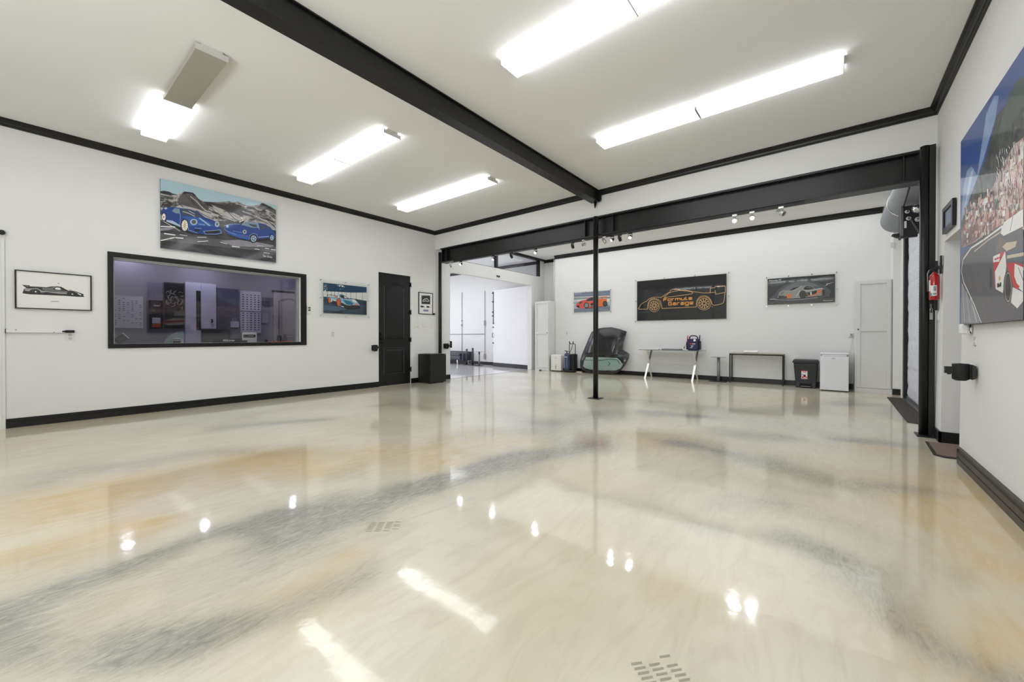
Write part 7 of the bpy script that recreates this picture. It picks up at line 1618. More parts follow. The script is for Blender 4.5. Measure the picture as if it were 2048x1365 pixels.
spot(-3.60, 'small silver spotlight with dark face just left of middle post', (-.35, -.8, -.3), m=TS, r=.028, L=.09)
spot(-3.19, 'white spotlight just right of middle post, tilted down', (.5, .25, -.75), m=TS, r=.032)
spot(-3.04, 'small lit spotlight, second to the right of middle post', (-.1, -.85, -.45), True, r=.026)
spot(-2.90, 'unlit black spotlight third to the right of middle post', (.1, .6, -.8))
spot(-2.71, 'lit spotlight fourth to the right of middle post', (.2, -.8, -.5), True)
spot(-1.125, 'brilliant lit spotlight over the black outline poster, left one of the bright pair', (.1, -.85, -.42), True, m=TS, r=.033, L=.13, power=14)
spot(-.905, 'brilliant lit spotlight, right one of the bright pair under beam', (.15, -.85, -.45), True, m=TS, r=.031, L=.13, power=12)
spot(-.56, 'white cylinder spotlight pointing right, rightmost under the beam', (.62, -.45, -.5), m=TS, r=.036, L=.13)
# ------------------------------------------------------------------ roller door coil, hoist and chain
CORR = mat('coil_steel', (138, 142, 146), .5, metal=.4, bump=.6, bscale=40)
t = thing('door_coil', 'big grey steel curtain coil of the roller door, top right behind beam', 'roller door coil', (.93, 8.7, 3.04))
mb = MB(); N_ = 84
mb.lathe((.93, 0, 3.28), [(.02, 10.25)] + [(.24 - (.004 if i % 2 else 0), 10.25 - i*(10.25-7.3)/N_) for i in range(N_+1)] + [(.02, 7.3)], 'y', 48); obj('coil', mb, CORR, t)
mb = MB(); mb.tube([(.93+.243*math.cos(a*math.pi/20), 8.95, 3.28+.243*math.sin(a*math.pi/20)) for a in range(40)], .006, 6, closed=True); obj('strap', mb, CHROME, t, )
t = thing('chain_hoist', 'black chain hoist unit with sprockets on the roller door coil', 'hoist', (.88, 8.2, 2.56))
obj('bracket_plate', B((.80, 1.03, 8.17, 8.185, 2.60, 3.02), (.775, .80, 8.16, 8.45, 2.58, 3.02), (.775, .95, 8.15, 8.22, 2.56, 2.60)), MATT, t)
obj('edge_angle', B((.772, .80, 8.145, 8.17, 2.585, 3.02)), GREYM, t)
obj('support_arms', MB().tube([(.80, 8.16, 3.01), (.74, 6.82, 3.01)], .010, 6).tube([(.98, 8.16, 3.01), (.95, 7.25, 3.01)], .010, 6), MATT, t)
def sprocket(x, z, r, y=8.15):
    mb = MB(); n = 20; mb.lathe((x, 0, z), [(r, y), (r, y-.012), (r*.5, y-.016), (r*.3, y-.05), (.01, y-.05)], 'y', 24)
    for k in range(n):
        a = k*2*math.pi/n; mb.tube([(x+r*math.cos(a), y-.006, z+r*math.sin(a)), (x+(r+.012)*math.cos(a), y-.006, z+(r+.012)*math.sin(a))], .005, 5)
    obj('sprocket', mb, CHROME, t)
sprocket(.95, 2.955, .055); sprocket(.95, 2.80, .022); sprocket(.84, 2.93, .014); sprocket(.855, 2.83, .016)
obj('rating_label', B((.81, .835, 8.16, 8.17, 2.70, 2.80)), PAPER, t)
obj('gear_slats', B(*[(.70+i*.018, .78, 8.35, 8.5, 2.655-i*.012, 2.667-i*.012) for i in range(4)]), MATT, t)
ch = MB(); P_ = []
for i in range(14): P_.append(Vector((.855 + .0085*i, 8.085, 2.83 - .02*i)))
for i in range(64): P_.append(Vector((.968, 8.10 , 2.555 - .022*i)))
for i, p in enumerate(P_):
    d = (P_[min(i+1, len(P_)-1)] - P_[max(i-1, 0)]).normalized(); s = d.cross(Vector((0,1,0))).normalized() if i % 2 else Vector((0,1,0))
    ch.tube([p + d*.015*math.cos(a*math.pi/4) + s*.008*math.sin(a*math.pi/4) for a in range(8)], .0028, 5, closed=True)
o = obj('hoist_chain', ch, GREYM, None, origin=(.962, 8.10, 1.17)); tag(o, 'thin steel pull chain hanging from the hoist along the roller door', 'chain')
# ------------------------------------------------------------------ wall fittings
def outlet(name, label, plane, c, s, z, w=.075, h=.118, kind='outlet', group=None):
    n = {'left': 1, 'far': -1, 'right': -1}[plane]
    t = thing(name, label, kind, (c, s, z-h/2) if plane != 'far' else (s, c, z-h/2), group)
    def bx(a0, a1, d0, d1, z0, z1):
        a, b_ = sorted((c+n*d0, c+n*d1)); return (a, b_, a0, a1, z0, z1) if plane != 'far' else (a0, a1, a, b_, z0, z1)
    obj('cover_plate', B(bx(s-w/2, s+w/2, 0, .006, z-h/2, z+h/2)), PLATE, t, bevel=.002)
    if 'outlet' in name:
        obj('socket', B(bx(s-.016, s+.016, .006, .009, z+.008, z+.038)), mat('socket_grey', (188, 184, 176), .5), t); obj('socket', B(bx(s-.016, s+.016, .006, .009, z-.038, z-.008)), MATS['socket_grey'], t)
    else:
        for k in range(max(1, round(w/.046)-1)):
            q = s + (k - (max(1, round(w/.046)-1)-1)/2)*.046; obj('rocker', B(bx(q-.015, q+.015, .006, .011, z-.033, z+.033)), WHITE, t)
    return t
outlet('wall_outlet', 'white outlet on left wall below the pale blue race car poster', 'left', XL, 3.97, 1.158)
outlet('wall_outlet', 'white outlet under the black grip of the wall rail, far left', 'left', XL, .445, 1.11, h=.10)
outlet('light_switch', 'white switch plate nearest the dark door', 'left', XL, 6.032, 1.38, w=.125)
outlet('light_switch', 'middle one of three white switch plates below the portrait frame', 'left', XL, 6.267, 1.39, w=.125)
outlet('light_switch', 'white switch plate nearest the left post', 'left', XL, 6.50, 1.377, w=.10)
outlet('wall_outlet', 'white outlet on the far wall above the wheeled tank', 'far', YF, -6.608, 1.205)
outlet('light_switch', 'white switch behind the right post below the extinguisher', 'right', .901, 6.30, 1.33, w=.075)
outlet('wall_outlet', 'low white plate on right wall under the white sensor box', 'right', .90, 4.86, 1.075, w=.07, h=.06)
t = thing('remote_control', 'small white remote with black buttons on wall right of office window', 'remote', (XL, 3.495, 1.54))
obj('body', B((XL, XL+.018, 3.466, 3.524, 1.54, 1.697)), PLATE, t, bevel=.008)
for y, z in ((3.492, 1.655), (3.492, 1.61), (3.514, 1.655), (3.514, 1.612)): obj('button', B((XL+.018, XL+.021, y-.009, y+.009, z-.014, z+.014)), MATT, t)
t = thing('wall_rail', 'long white wall rail with black grip under the supercar drawing', 'rail', (XL, .16, 1.16))
obj('rail', B((XL, XL+.03, -.078, .392, 1.160, 1.200)), WHITE, t, bevel=.003)
obj('grip', MB().tube([(XL+.03, .375, 1.178), (XL+.03, .40, 1.178)], .009, 12).tube([(XL+.03, .40, 1.178), (XL+.03, .408, 1.178), (XL+.03, .475, 1.178), (XL+.03, .482, 1.178)], .0165, 16), RUBBER, t)
obj('end_bracket', B((XL, XL+.034, -.083, -.076, 1.155, 1.205)), MATT, t)
for y in (.0, .305): obj('screw', B((XL+.03, XL+.033, y-.006, y+.006, 1.164 if y else 1.19, 1.17 if y else 1.197)), MATT, t)
tag(obj('wall_hook', MB().lathe((XL, -.10, 2.36), [(.012, 0), (.028, .02), (.028, .05), (.01, .07)], 'x', 16), MATT, None, origin=(XL, -.10, 2.36)), 'round black knob high on wall at the left edge', 'hook')
t = thing('sensor_box', 'white sensor box under the corner of the big street painting', 'sensor', (.90, 5.0, 1.12))
obj('body', B((.835, .885, 4.965, 5.04, 1.135, 1.222)), WHITE, t, bevel=.012); obj('wall_bracket', B((.88, .895, 4.93, 4.99, 1.14, 1.19)), PLATE, t); obj('lead', MB().tube([(.885, 4.93, 1.22), (.88, 4.935, 1.17), (.888, 4.93, 1.14)], .004, 6), RUBBER, t)
t = thing('wall_thermostat', 'small white thermostat on far pilaster above the tall right cabinet', 'thermostat', (.878, 10.46, 2.80))
obj('body', B((.848, .908, 10.435, 10.459, 2.80, 2.90)), PLATE, t, bevel=.004)
def belt(label, M, flip=1):
    """wall mounted retractable belt post; local: +x out of the wall, y along the wall."""
    t = bpy.data.objects.new('retractable_belt', None); COL.objects.link(t); t.location = M.to_translation(); t.rotation_euler = M.to_euler(); tag(t, label, 'belt barrier')
    q = MB(); q.prism([(0, -.045, .01), (.02, -.05, 0), (.02, -.05, .12), (0, -.045, .11)], (0, .095, 0)); obj('wall_bracket', q, MATT, t, local=True)
    obj('cassette', MB().lathe((.075, 0, 0), [(.03, -.012), (.048, 0), (.05, .004), (.05, .118), (.048, .124), (.0, .128)], 'z', 24), RUBBER, t, local=True)
    obj('belt_clip', B((.12, .165, -.022, .022, .045, .10), (.13, .15, -.015, .015, .035, .045)), MATT, t, local=True)
    return t
belt('black retractable belt unit on the right wall below the sensor box', Matrix.Translation((.885, 4.80, .77)) @ Matrix.Rotation(math.pi, 4, 'Z'))
belt('black retractable belt unit on the wall left of the dark door', Matrix.Translation((XL, 4.87, .80)))
belt('black retractable belt unit on the short wall beside the wide opening', Matrix.Translation((XL, 6.92, .80)))
tag(obj('door_catch', B((XL-.02, XL+.05, 7.10, 7.125, .81, .98), (XL-.0, XL+.02, 7.09, 7.14, .965, .985)), MATT, None, origin=(XL, 7.11, .81)), 'black upright catch on the left jamb of the wide opening', 'catch')
for y in (8.975, 9.06): tag(obj('motion_sensor', B((XL, XL+.015, y-.028, y+.028, 2.87, 2.925)), MATT, None, origin=(XL, y, 2.87), bevel=.003), 'tiny black square sensor above the wide opening, %s of the two' % ('left' if y < 9 else 'right'), 'sensor')
mb = MB().tube([(-7.09, YF-.012, 2.24), (-7.09, YF-.012, 3.61)], .012, 10); tag(obj('conduit', mb, WHITE, None, origin=(-7.09, YF, 2.24)), 'white vertical conduit above the left tall cabinet', 'conduit')
# fire extinguisher with bracket
t = thing('fire_extinguisher', 'red fire extinguisher hung on the wall behind the right post', 'fire extinguisher', (.846, 6.18, 1.50))
cx, cy = .848, 6.175
obj('cylinder', MB().lathe((cx, cy, 1.505), [(.034, 0), (.040, .006), (.040, .235), (.036, .262), (.022, .283), (.013, .29), (.013, .30)], 'z', 32), mat('extinguisher_red', (176, 24, 26), .25, coat=.6), t)
lb = MB(); R_ = .0405
def arc(a0, a1, z0, z1, m, rr):
    lb.m(m); n = 10
    for k in range(n):
        p = [(cx+rr*math.cos(a0+(a1-a0)*q/n), cy+rr*math.sin(a0+(a1-a0)*q/n)) for q in (k, k+1)]
        lb.face([(*p[0], z0), (*p[1], z0), (*p[1], z1), (*p[0], z1)])
arc(math.radians(218), math.radians(290), 1.548, 1.66, PAPER, .0405); arc(math.radians(165), math.radians(215), 1.60, 1.72, PAPER, .0404)
arc(math.radians(252), math.radians(284), 1.60, 1.65, mat('label_grey', (150, 152, 156), .6), .0409); arc(math.radians(220), math.radians(238), 1.55, 1.58, mat('label_blue', (90, 150, 190), .6), .0409); arc(math.radians(246), math.radians(284), 1.557, 1.58, MATS['label_grey'], .0409)
obj('label', lb, None, t)
mb = MB(); mb.tube([(cx, cy, 1.80), (cx, cy, 1.835)], .012, 12); mb.hexa([(cx-.012, cy-.01, 1.828), (cx+.012, cy-.01, 1.828), (cx+.012, cy+.01, 1.828), (cx-.012, cy+.01, 1.828)], [(cx-.012, cy-.01, 1.845), (cx+.012, cy-.01, 1.845), (cx+.012, cy+.01, 1.845), (cx-.012, cy+.01, 1.845)])
mb.tube([(cx, cy, 1.84), (cx+.018, cy-.01, 1.862), (cx+.028, cy-.015, 1.866)], .006, 8); mb.tube([(cx, cy, 1.83), (cx+.024, cy-.012, 1.835)], .006, 8); obj('valve_and_lever', mb, MATT, t)
obj('hose', MB().tube([(cx-.01, cy, 1.832), (cx-.04, cy-.005, 1.825), (cx-.052, cy-.01, 1.79), (cx-.05, cy, 1.72), (cx-.048, cy+.005, 1.60)], .007, 8), GREYM, t)
t = thing('extinguisher_rack', 'black steel uprights on the wall behind the red extinguisher', 'bracket', (.88, 6.22, 1.43))
obj('upright', B((.868, .892, 6.30, 6.33, 1.40, 1.94)), MATT, t); obj('upright', B((.885, .897, 6.12, 6.16, 1.78, 1.97)), MATT, t)
obj('hook_arm', B((.889, .897, 6.14, 6.33, 1.845, 1.87)), MATT, t)
t = thing('padlock', 'brass padlock hanging on the right post', 'padlock', (.852, 6.34, 1.30))
obj('body', B((.838, .864, 6.360, 6.375, 1.30, 1.38)), CHROME, t, bevel=.003); obj('shackle', MB().tube([(.843, 6.367, 1.38), (.843, 6.367, 1.42), (.851, 6.367, 1.432), (.859, 6.367, 1.42), (.859, 6.367, 1.38)], .003, 8), CHROME, t); obj('hasp', B((.842, .856, 6.368, 6.383, 1.43, 1.475)), GREYM, t)
# ------------------------------------------------------------------ things on the floor
FR = mat('fridge_black', (18, 17, 17), .45, bump=.15, bscale=80)
t = thing('mini_fridge', 'black mini fridge between the dark door and left steel post', 'mini fridge', (-7.52, 6.29, 0))
obj('cabinet', B((-7.755, -7.345, 6.045, 6.53, .02, .675)), FR, t, bevel=.008)
obj('door', B((-7.340, -7.298, 6.045, 6.53, .02, .668)), FR, t, bevel=.006)
obj('top_lid', B((-7.755, -7.30, 6.042, 6.533, .6755, .69)), FR, t, bevel=.003)
for y in (6.09, 6.48): 
    for x in (-7.72, -7.38): obj('foot', B((x-.02, x+.02, y-.02, y+.02, 0, .02)), MATT, t)
obj('badge', B((-7.2975, -7.296, 6.44, 6.47, .60, .607)), GREYM, t)
t = thing('tablet_computer', 'thin dark tablet lying on the black mini fridge', 'tablet', (-7.55, 6.3, .69))
obj('body', B((-7.66, -7.42, 6.16, 6.48, .69, .698)), GREYM, t, bevel=.002); obj('screen', B((-7.65, -7.43, 6.17, 6.47, .698, .699)), mat('screen_black', (14, 15, 18), .08), t)
# tall white cabinets
def cabinet(x0, x1, y0, y1, h, label, knob, split, kn='knob'):
    t = thing('tall_cabinet', label, 'cabinet', ((x0+x1)/2, (y0+y1)/2, 0))
    obj('carcass', B((x0, x1, y0+.022, y1, 0, h)), CABW, t, bevel=.003)
    p = .028
    obj('plinth', B((x0+p, x1-.0, y0+.006, y0+.022, 0, .09)), CABW, t)
    dx0, dx1, dz0, dz1 = x0+p, x1-p*.6, .095, h-.02
    d = MB(); st = .055; d.box(dx0, dx1, y0+.016, y0+.021, dz0, dz1)
    for bx in ((dx0, dx0+st, dz0, dz1), (dx1-st, dx1, dz0, dz1), (dx0+st, dx1-st, dz0, dz0+st), (dx0+st, dx1-st, dz1-st, dz1), (dx0+st, dx1-st, split-.04, split+.04)): d.box(bx[0], bx[1], y0, y0+.016, bx[2], bx[3])
    dd = obj('door', d, CABW, t, bevel=.0015)
    obj('knob', MB().lathe((knob, y0-.001, split), [(.006, 0), (.006, -.012), (.013, -.018), (.011, -.026)], 'y', 14), MATT, dd)
    return t, dd
t, dd = cabinet(-7.60, -7.05, 10.63, 11.0, 2.24, 'tall white cabinet in far left corner beside the wide opening', -7.10, 1.22)
obj('lock_bolt', B((-7.597, -7.585, 10.62, 10.632, .84, .93)), GREYM, t)
t, dd = cabinet(.345, .886, 10.50, YF-.001, 2.215, 'tall white cabinet against the far wall beside the roller door', .395, 1.25)
t = thing('door_stop', 'small dark stopper bar on floor before the left tall cabinet', 'door stop', (-7.3, 10.5, 0))
obj('bar', MB().tube([(-7.32, 10.58, .012), (-7.05, 10.57, .012)], .004, 6), GREYM, t); obj('block', B((-7.36, -7.31, 10.55, 10.60, 0, .03)), MATT, t)
# dehumidifier
t = thing('dehumidifier', 'white dehumidifier standing right of the left tall cabinet', 'dehumidifier', (-6.80, 10.77, 0))
obj('body', B((-6.985, -6.60, 10.66, 10.93, .02, .525)), mat('appliance_cream', (222, 219, 212), .45), t, bevel=.025)
obj('front_panel', B((-6.975, -6.60, 10.645, 10.662, .035, .515)), MATS['appliance_cream'], t, bevel=.012)
obj('level_slot', B((-6.80, -6.785, 10.641, 10.646, .08, .20)), MATT, t); obj('badge', B((-6.825, -6.76, 10.642, 10.646, .418, .428)), GREYM, t)
obj('side_grille', B(*[(-6.99, -6.984, 10.68, 10.90, .10+.035*i, .118+.035*i) for i in range(11)]), MATT, t); obj('foot_base', B((-6.97, -6.62, 10.67, 10.92, 0, .02)), MATT, t)
# wheeled tank with handle
NAVY = mat('tank_navy', (50, 60, 84), .32, var=.2)
t = thing('wheeled_tank', 'dark blue wheeled tank with looped black handle by the far wall', 'wheeled tank', (-6.36, 10.75, 0))
obj('tank', MB().lathe((-6.385, 10.68, 0), [(.08, .06), (.098, .08), (.106, .12), (.106, .50), (.10, .55), (.08, .58), (.03, .59)], 'z', 28), NAVY, t)
obj('side_housing', B((-6.29, -6.15, 10.66, 10.90, .07, .565)), RUBBER, t, bevel=.04, seg=3)
obj('handle', MB().tube([(-6.39, 10.8, .55), (-6.39, 10.8, .84), (-6.375, 10.8, .868), (-6.355, 10.8, .875), (-6.22, 10.8, .875), (-6.195, 10.8, .862), (-6.18, 10.8, .84), (-6.18, 10.8, .10)], .011, 10), MATT, t)
for x in (-6.355, -6.25): obj('handle_grip', MB().tube([(x, 10.79, .865), (x-.02 if x < -6.3 else x+.01, 10.77, .945)], .016, 10), RUBBER, t)
obj('hose', MB().tube([(-6.40, 10.68, .59), (-6.40, 10.66, .63), (-6.36, 10.66, .65), (-6.33, 10.70, .60), (-6.28, 10.76, .72), (-6.275, 10.78, .85)], .009, 8), RUBBER, t)
obj('valve', MB().tube([(-6.47, 10.66, .655), (-6.38, 10.66, .645)], .012, 10).tube([(-6.41, 10.67, .58), (-6.41, 10.67, .65)], .010, 8), MATT, t)
for x, y in ((-6.51, 10.70), (-6.16, 10.68)): obj('wheel', MB().lathe((x, y, .065), [(.03, -.02), (.062, -.018), (.065, 0), (.062, .018), (.03, .02)], 'x', 20), RUBBER, t)
for x in (-6.42, -6.35): obj('tank_rib', B((x-.008, x+.008, 10.572, 10.59, .14, .50)), mat('rib_blue', (112, 128, 160), .35), t)
obj('tank_label', B((-6.43, -6.34, 10.570, 10.58, .465, .48)), PAPER, t); obj('base_skirt', B((-6.50, -6.15, 10.60, 10.88, .02, .07)), MATT, t, bevel=.01)
tag(obj('wood_offcut', B((-6.16, -5.98, 10.83, 10.88, 0, .03)), mat('pale_wood', (206, 196, 170), .6), None, origin=(-6.07, 10.85, 0)), 'short pale offcut on floor between wheeled tank and car hardtop', 'offcut')
# car hardtop leaning against the wall
GLOSSB = mat('car_black', (16, 16, 20), .3, coat=.5, coat_rough=.05, spec=.4)
HEAD = mat('headliner_black', (26, 25, 30), .55)
out = [(-5.66,1.24),(-5.76,1.0),(-5.873,.699),(-5.93,.55),(-5.975,.36),(-5.958,.162),(-5.86,.09),(-5.704,.038),(-5.5,.015),(-5.3,.004),(-4.979,.021),(-4.80,.06),(-4.70,.12),(-4.615,.2),(-4.53,.32),(-4.45,.5),(-4.439,.617),(-4.52,.665),(-4.60,.70),(-4.646,.754),(-4.635,.95),(-4.557,1.245),(-4.78,1.32),(-5.028,1.372),(-5.3,1.365),(-5.5,1.33)]
gl = [(-5.76,.492),(-5.26,.5),(-4.76,.497),(-4.67,.42),(-4.60,.319),(-4.67,.2),(-4.80,.14),(-5.2,.115),(-5.584,.125),(-5.75,.15),(-5.85,.21),(-5.82,.35)]
def lean(z): return 10.70 + .215 * (z/1.37)
ctr = (-5.22, .62)
def bulge(x, z):
    d = min(seg_d(x, z, out[i], out[(i+1) % len(out)]) for i in range(len(out))); return .075 * (1 - math.exp(-(d/.16)**1.5))
mb = MB(); rings = []
for k in (1.0, .985, .93, .84, .7, .5, .28):
    rings.append([mb.bm.verts.new((ctr[0]+(x-ctr[0])*k, lean(ctr[1]+(z-ctr[1])*k) - .03 - bulge(ctr[0]+(x-ctr[0])*k, ctr[1]+(z-ctr[1])*k), ctr[1]+(z-ctr[1])*k)) for x, z in out])
n = len(out)
for A_, B_ in zip(rings, rings[1:]):
    for i in range(n): f = mb.bm.faces.new((A_[i], A_[(i+1) % n], B_[(i+1) % n], B_[i])); f.smooth = True
mb.bm.faces.new(rings[-1]); 
t = thing('car_hardtop', 'black removable car hardtop with green rear glass leaning on far wall', 'car roof', (-5.2, 10.72, 0))
shell = obj('shell', mb, GLOSSB, t)
so = shell.modifiers.new('solid', 'SOLIDIFY'); so.thickness = .02; so.offset = -1
cut = MB(); cut.prism([(x, 10.2, z) for x, z in gl], (0, .9, 0)); cuto = obj('cut', cut, None, t)
bo = shell.modifiers.new('cut', 'BOOLEAN'); bo.object = cuto; bo.operation = 'DIFFERENCE'; bo.solver = 'EXACT'
bpy.context.view_layer.update(); nm = bpy.data.meshes.new_from_object(shell.evaluated_get(bpy.context.evaluated_depsgraph_get())); shell.modifiers.clear(); shell.data = nm; bpy.data.objects.remove(cuto)
g = MB()
def gp(x, z, d=.0): return (x, lean(z) - .03 - bulge(x, z) - d, z)
gc = (-5.2, .31); gr = [[g.bm.verts.new(gp(gc[0]+(x-gc[0])*k, gc[1]+(z-gc[1])*k, -.004)) for x, z in gl] for k in (1.01, .8, .5, .2)]
for A_, B_ in zip(gr, gr[1:]):
    for i in range(len(gl)): f = g.bm.faces.new((A_[i], A_[(i+1) % len(gl)], B_[(i+1) % len(gl)], B_[i])); f.smooth = True
g.bm.faces.new(gr[-1]); obj('rear_glass', g, GREENG, t, ); t.children[-1]['label'] = 'pale green glass'
obj('defroster_wire', MB().tube([gp(-5.8, .40, .004), gp(-5.5, .40, .004), gp(-5.2, .42, .004), gp(-4.95, .46, .004), gp(-4.75, .44, .004), gp(-4.68, .33, .004)], .006, 6).tube([gp(-5.0, .38, .004), gp(-4.97, .32, .004), gp(-5.02, .27, .004)], .007, 6), MATT, t)
pan = [(-5.60, 1.20), (-5.70, .62), (-5.62, .58), (-4.92, .60), (-4.86, .64), (-4.74, 1.22), (-5.05, 1.33), (-5.3, 1.33)]
def offset_patch(poly, d0, d1, k=.92):
    m_ = MB(); c_ = (sum(p[0] for p in poly)/len(poly), sum(p[1] for p in poly)/len(poly)); rr = []
    for kk, dd_ in ((1, d0), (.97, d1), (.7, d1), (.4, d1), (.15, d1)): rr.append([m_.bm.verts.new(gp(c_[0]+(x-c_[0])*kk, c_[1]+(z-c_[1])*kk, dd_)) for x, z in poly])
    for A_, B_ in zip(rr, rr[1:]):
        for i in range(len(poly)): f = m_.bm.faces.new((A_[i], A_[(i+1) % len(poly)], B_[(i+1) % len(poly)], B_[i])); f.smooth = True
    m_.bm.faces.new(rr[-1]); return m_
obj('roof_panel', offset_patch(pan, .0, .012), GLOSSB, t)
obj('seam_strip', MB().tube([gp(-4.86, .62, .014), gp(-4.80, .9, .014), gp(-4.73, 1.2, .014)], .004, 6), GREYM, t)
obj('cross_trim', MB().tube([gp(-5.80, .60, .01), gp(-5.5, .585, .012), gp(-5.0, .58, .012), gp(-4.75, .57, .01)], .014, 8), MATT, t)
obj('latch_cover', offset_patch([(-5.12, .56), (-5.12, .52), (-4.95, .52), (-4.93, .56)], .0, .02), HEAD, t)
# glass console table with crossed chrome legs
t = thing('glass_console_table', 'glass console table on crossed chrome legs under the black outline poster', 'console table', (-3.28, 10.75, 0))
obj('glass_top', B((-4.08, -2.50, 10.50, 10.97, .742, .757)), mat('glass_edge', (120, 132, 132), .1, metal=.2), t, bevel=.003)
for x in (-3.86, -2.68):
    for y0, y1 in ((10.47, 10.95), (10.97, 10.53)):
        mb = MB(); w_ = .022; dxx = .0
        mb.hexa([(x-w_-.02, y0-.022, 0), (x+w_-.02, y0-.022, 0), (x+w_-.02, y0+.022, 0), (x-w_-.02, y0+.022, 0)], [(x-w_-.01, y1-.022, .742), (x+w_-.01, y1-.022, .742), (x+w_-.01, y1+.022, .742), (x-w_-.01, y1+.022, .742)])
        obj('leg', mb, CHROME, t)
obj('cross_bar', B((-3.86, -2.68, 10.735, 10.765, .365, .385)), CHROME, t)
tag(obj('laptop', B((-3.50, -3.05, 10.60, 10.88, .757, .785)), mat('case_grey', (128, 128, 130), .4, metal=.4), None, origin=(-3.27, 10.74, .757), bevel=.006), 'flat closed grey case in the middle of glass console table', 'laptop')
tag(obj('small_box', B((-3.66, -3.58, 10.62, 10.72, .757, .785)), PLATE, None, origin=(-3.62, 10.67, .757), bevel=.003), 'tiny pale box on the left part of glass console table', 'box')
# jump starter
JN = mat('starter_navy', (28, 32, 72), .4)
t = thing('jump_starter', 'navy portable jump starter with red and black clamps on glass table', 'jump starter', (-2.73, 10.72, .757))
obj('body', B((-2.865, -2.61, 10.63, 10.82, .757, 1.05)), JN, t, bevel=.025, seg=3)
obj('side_pod', B((-2.90, -2.86, 10.66, 10.80, .775, .97)), MATT, t, bevel=.01); obj('side_pod', B((-2.615, -2.575, 10.66, 10.80, .775, .99)), MATT, t, bevel=.01)
obj('carry_handle', MB().tube([(-2.835, 10.72, 1.03), (-2.83, 10.72, 1.09), (-2.80, 10.72, 1.118), (-2.74, 10.72, 1.128), (-2.68, 10.72, 1.118), (-2.645, 10.72, 1.09), (-2.64, 10.72, 1.03)], .015, 10), JN, t)
obj('clamp', MB().tube([(-2.885, 10.70, .93), (-2.88, 10.70, 1.02)], .018, 8, r2=.012).tube([(-2.88, 10.70, 1.02), (-2.868, 10.70, 1.13)], .012, 8), REDP, t)['label'] = 'red clamp'
obj('clamp', MB().tube([(-2.59, 10.70, .95), (-2.592, 10.70, 1.03)], .018, 8, r2=.012).tube([(-2.592, 10.70, 1.03), (-2.585, 10.70, 1.14)], .012, 8), MATT, t)['label'] = 'black clamp'
obj('gauge', MB().lathe((-2.69, 10.632, 1.01), [(.03, 0), (.03, -.008), (.026, -.012), (.0, -.012)], 'y', 20), PAPER, t)
obj('logo_panel', B((-2.80, -2.75, 10.625, 10.631, .905, .935)), REDP, t); obj('logo_panel', B((-2.745, -2.675, 10.625, 10.631, .912, .928)), PAPER, t)
obj('label_line', B((-2.78, -2.71, 10.625, 10.631, .87, .878), (-2.77, -2.73, 10.625, 10.631, .845, .857), (-2.79, -2.74, 10.625, 10.631, .82, .83)), PAPER, t)
obj('charge_lead', MB().tube([(-2.88, 10.66, .93), (-2.90, 10.66, .90), (-2.925, 10.66, .86), (-2.94, 10.66, .835)], .004, 6).tube([(-2.937, 10.66, .845), (-2.95, 10.66, .80)], .010, 8), RUBBER, t)
# pedestal tables
PED = mat('pedestal_grey', (136, 136, 136), .45, metal=.2)
def pedestal(x, y, label, sq=True, h=.60, loc=None):
    t = thing('pedestal_table', label, 'pedestal', (x, y, 0))
    obj('base_plate', B((x-.19, x+.19, y-.15, y+.15, 0, .012)) if sq else MB().lathe((x, y, 0), [(.16, 0), (.16, .01), (.05, .025)], 'z', 32), MATT, t)
    obj('column', MB().tube([(x, y, .012), (x, y, h-.008)], .034, 20), PED, t)
    obj('top_plate', B((x-.155, x+.155, y-.10, y+.10, h-.008, h)), PED, t)
    return t
pedestal(-2.185, 10.82, 'low grey metal pedestal between glass console table and slim black console')
# slim console
t = thing('console_table', 'slim black-framed console table with grey-brown top at the far wall', 'console table', (-1.39, 10.84, 0))
obj('table_top', B((-1.935, -.845, 10.70, 10.985, .697, .715)), mat('taupe_top', (158, 150, 138), .5), t, bevel=.002)
q = .0125
obj('frame', B((-1.93, -.85, 10.705, 10.73, .668, .697), (-1.93, -.85, 10.955, 10.98, .668, .697), (-1.93, -1.905, 10.73, 10.955, .668, .697), (-.875, -.85, 10.73, 10.955, .668, .697)), MATT, t)
for x in (-1.93, -.875):
    for y in (10.705, 10.955): obj('leg', B((x, x+.025, y, y+.025, 0, .668)), MATT, t)
obj('side_stretcher', B((-1.93, -1.905, 10.73, 10.955, .09, .11), (-.875, -.85, 10.73, 10.955, .09, .11)), MATT, t)
tag(obj('paper_roll', MB().tube([(-1.64, 10.80, .745), (-1.635, 10.80, .745), (-1.37, 10.80, .745), (-1.35, 10.80, .745)], .030, 20), PAPER, None, origin=(-1.49, 10.80, .715)), 'white paper roll lying on the slim black console', 'paper roll')
# pedal bin
BIN = mat('bin_plastic', (22, 22, 25), .45, bump=.1, bscale=90)
t = thing('pedal_bin', 'black plastic pedal bin between slim console and white mini fridge', 'bin', (-.45, 10.78, 0))
mb = MB(); b0 = [(-.625, 10.665, 0), (-.275, 10.665, 0), (-.275, 10.92, 0), (-.625, 10.92, 0)]; b1 = [(-.665, 10.62, .54), (-.24, 10.62, .54), (-.24, 10.97, .54), (-.665, 10.97, .54)]
mb.hexa(b0, b1); body = obj('bucket', mb, BIN, t, bevel=.02, seg=3)
obj('rim', B((-.685, -.222, 10.60, 10.985, .535, .57)), BIN, t, bevel=.01); mb = MB(); mb.hexa([(-.68, 10.605, .57), (-.227, 10.605, .57), (-.227, 10.98, .57), (-.68, 10.98, .57)], [(-.66, 10.63, .607), (-.25, 10.63, .607), (-.25, 10.96, .607), (-.66, 10.96, .607)]); obj('lid', mb, BIN, t, bevel=.012)
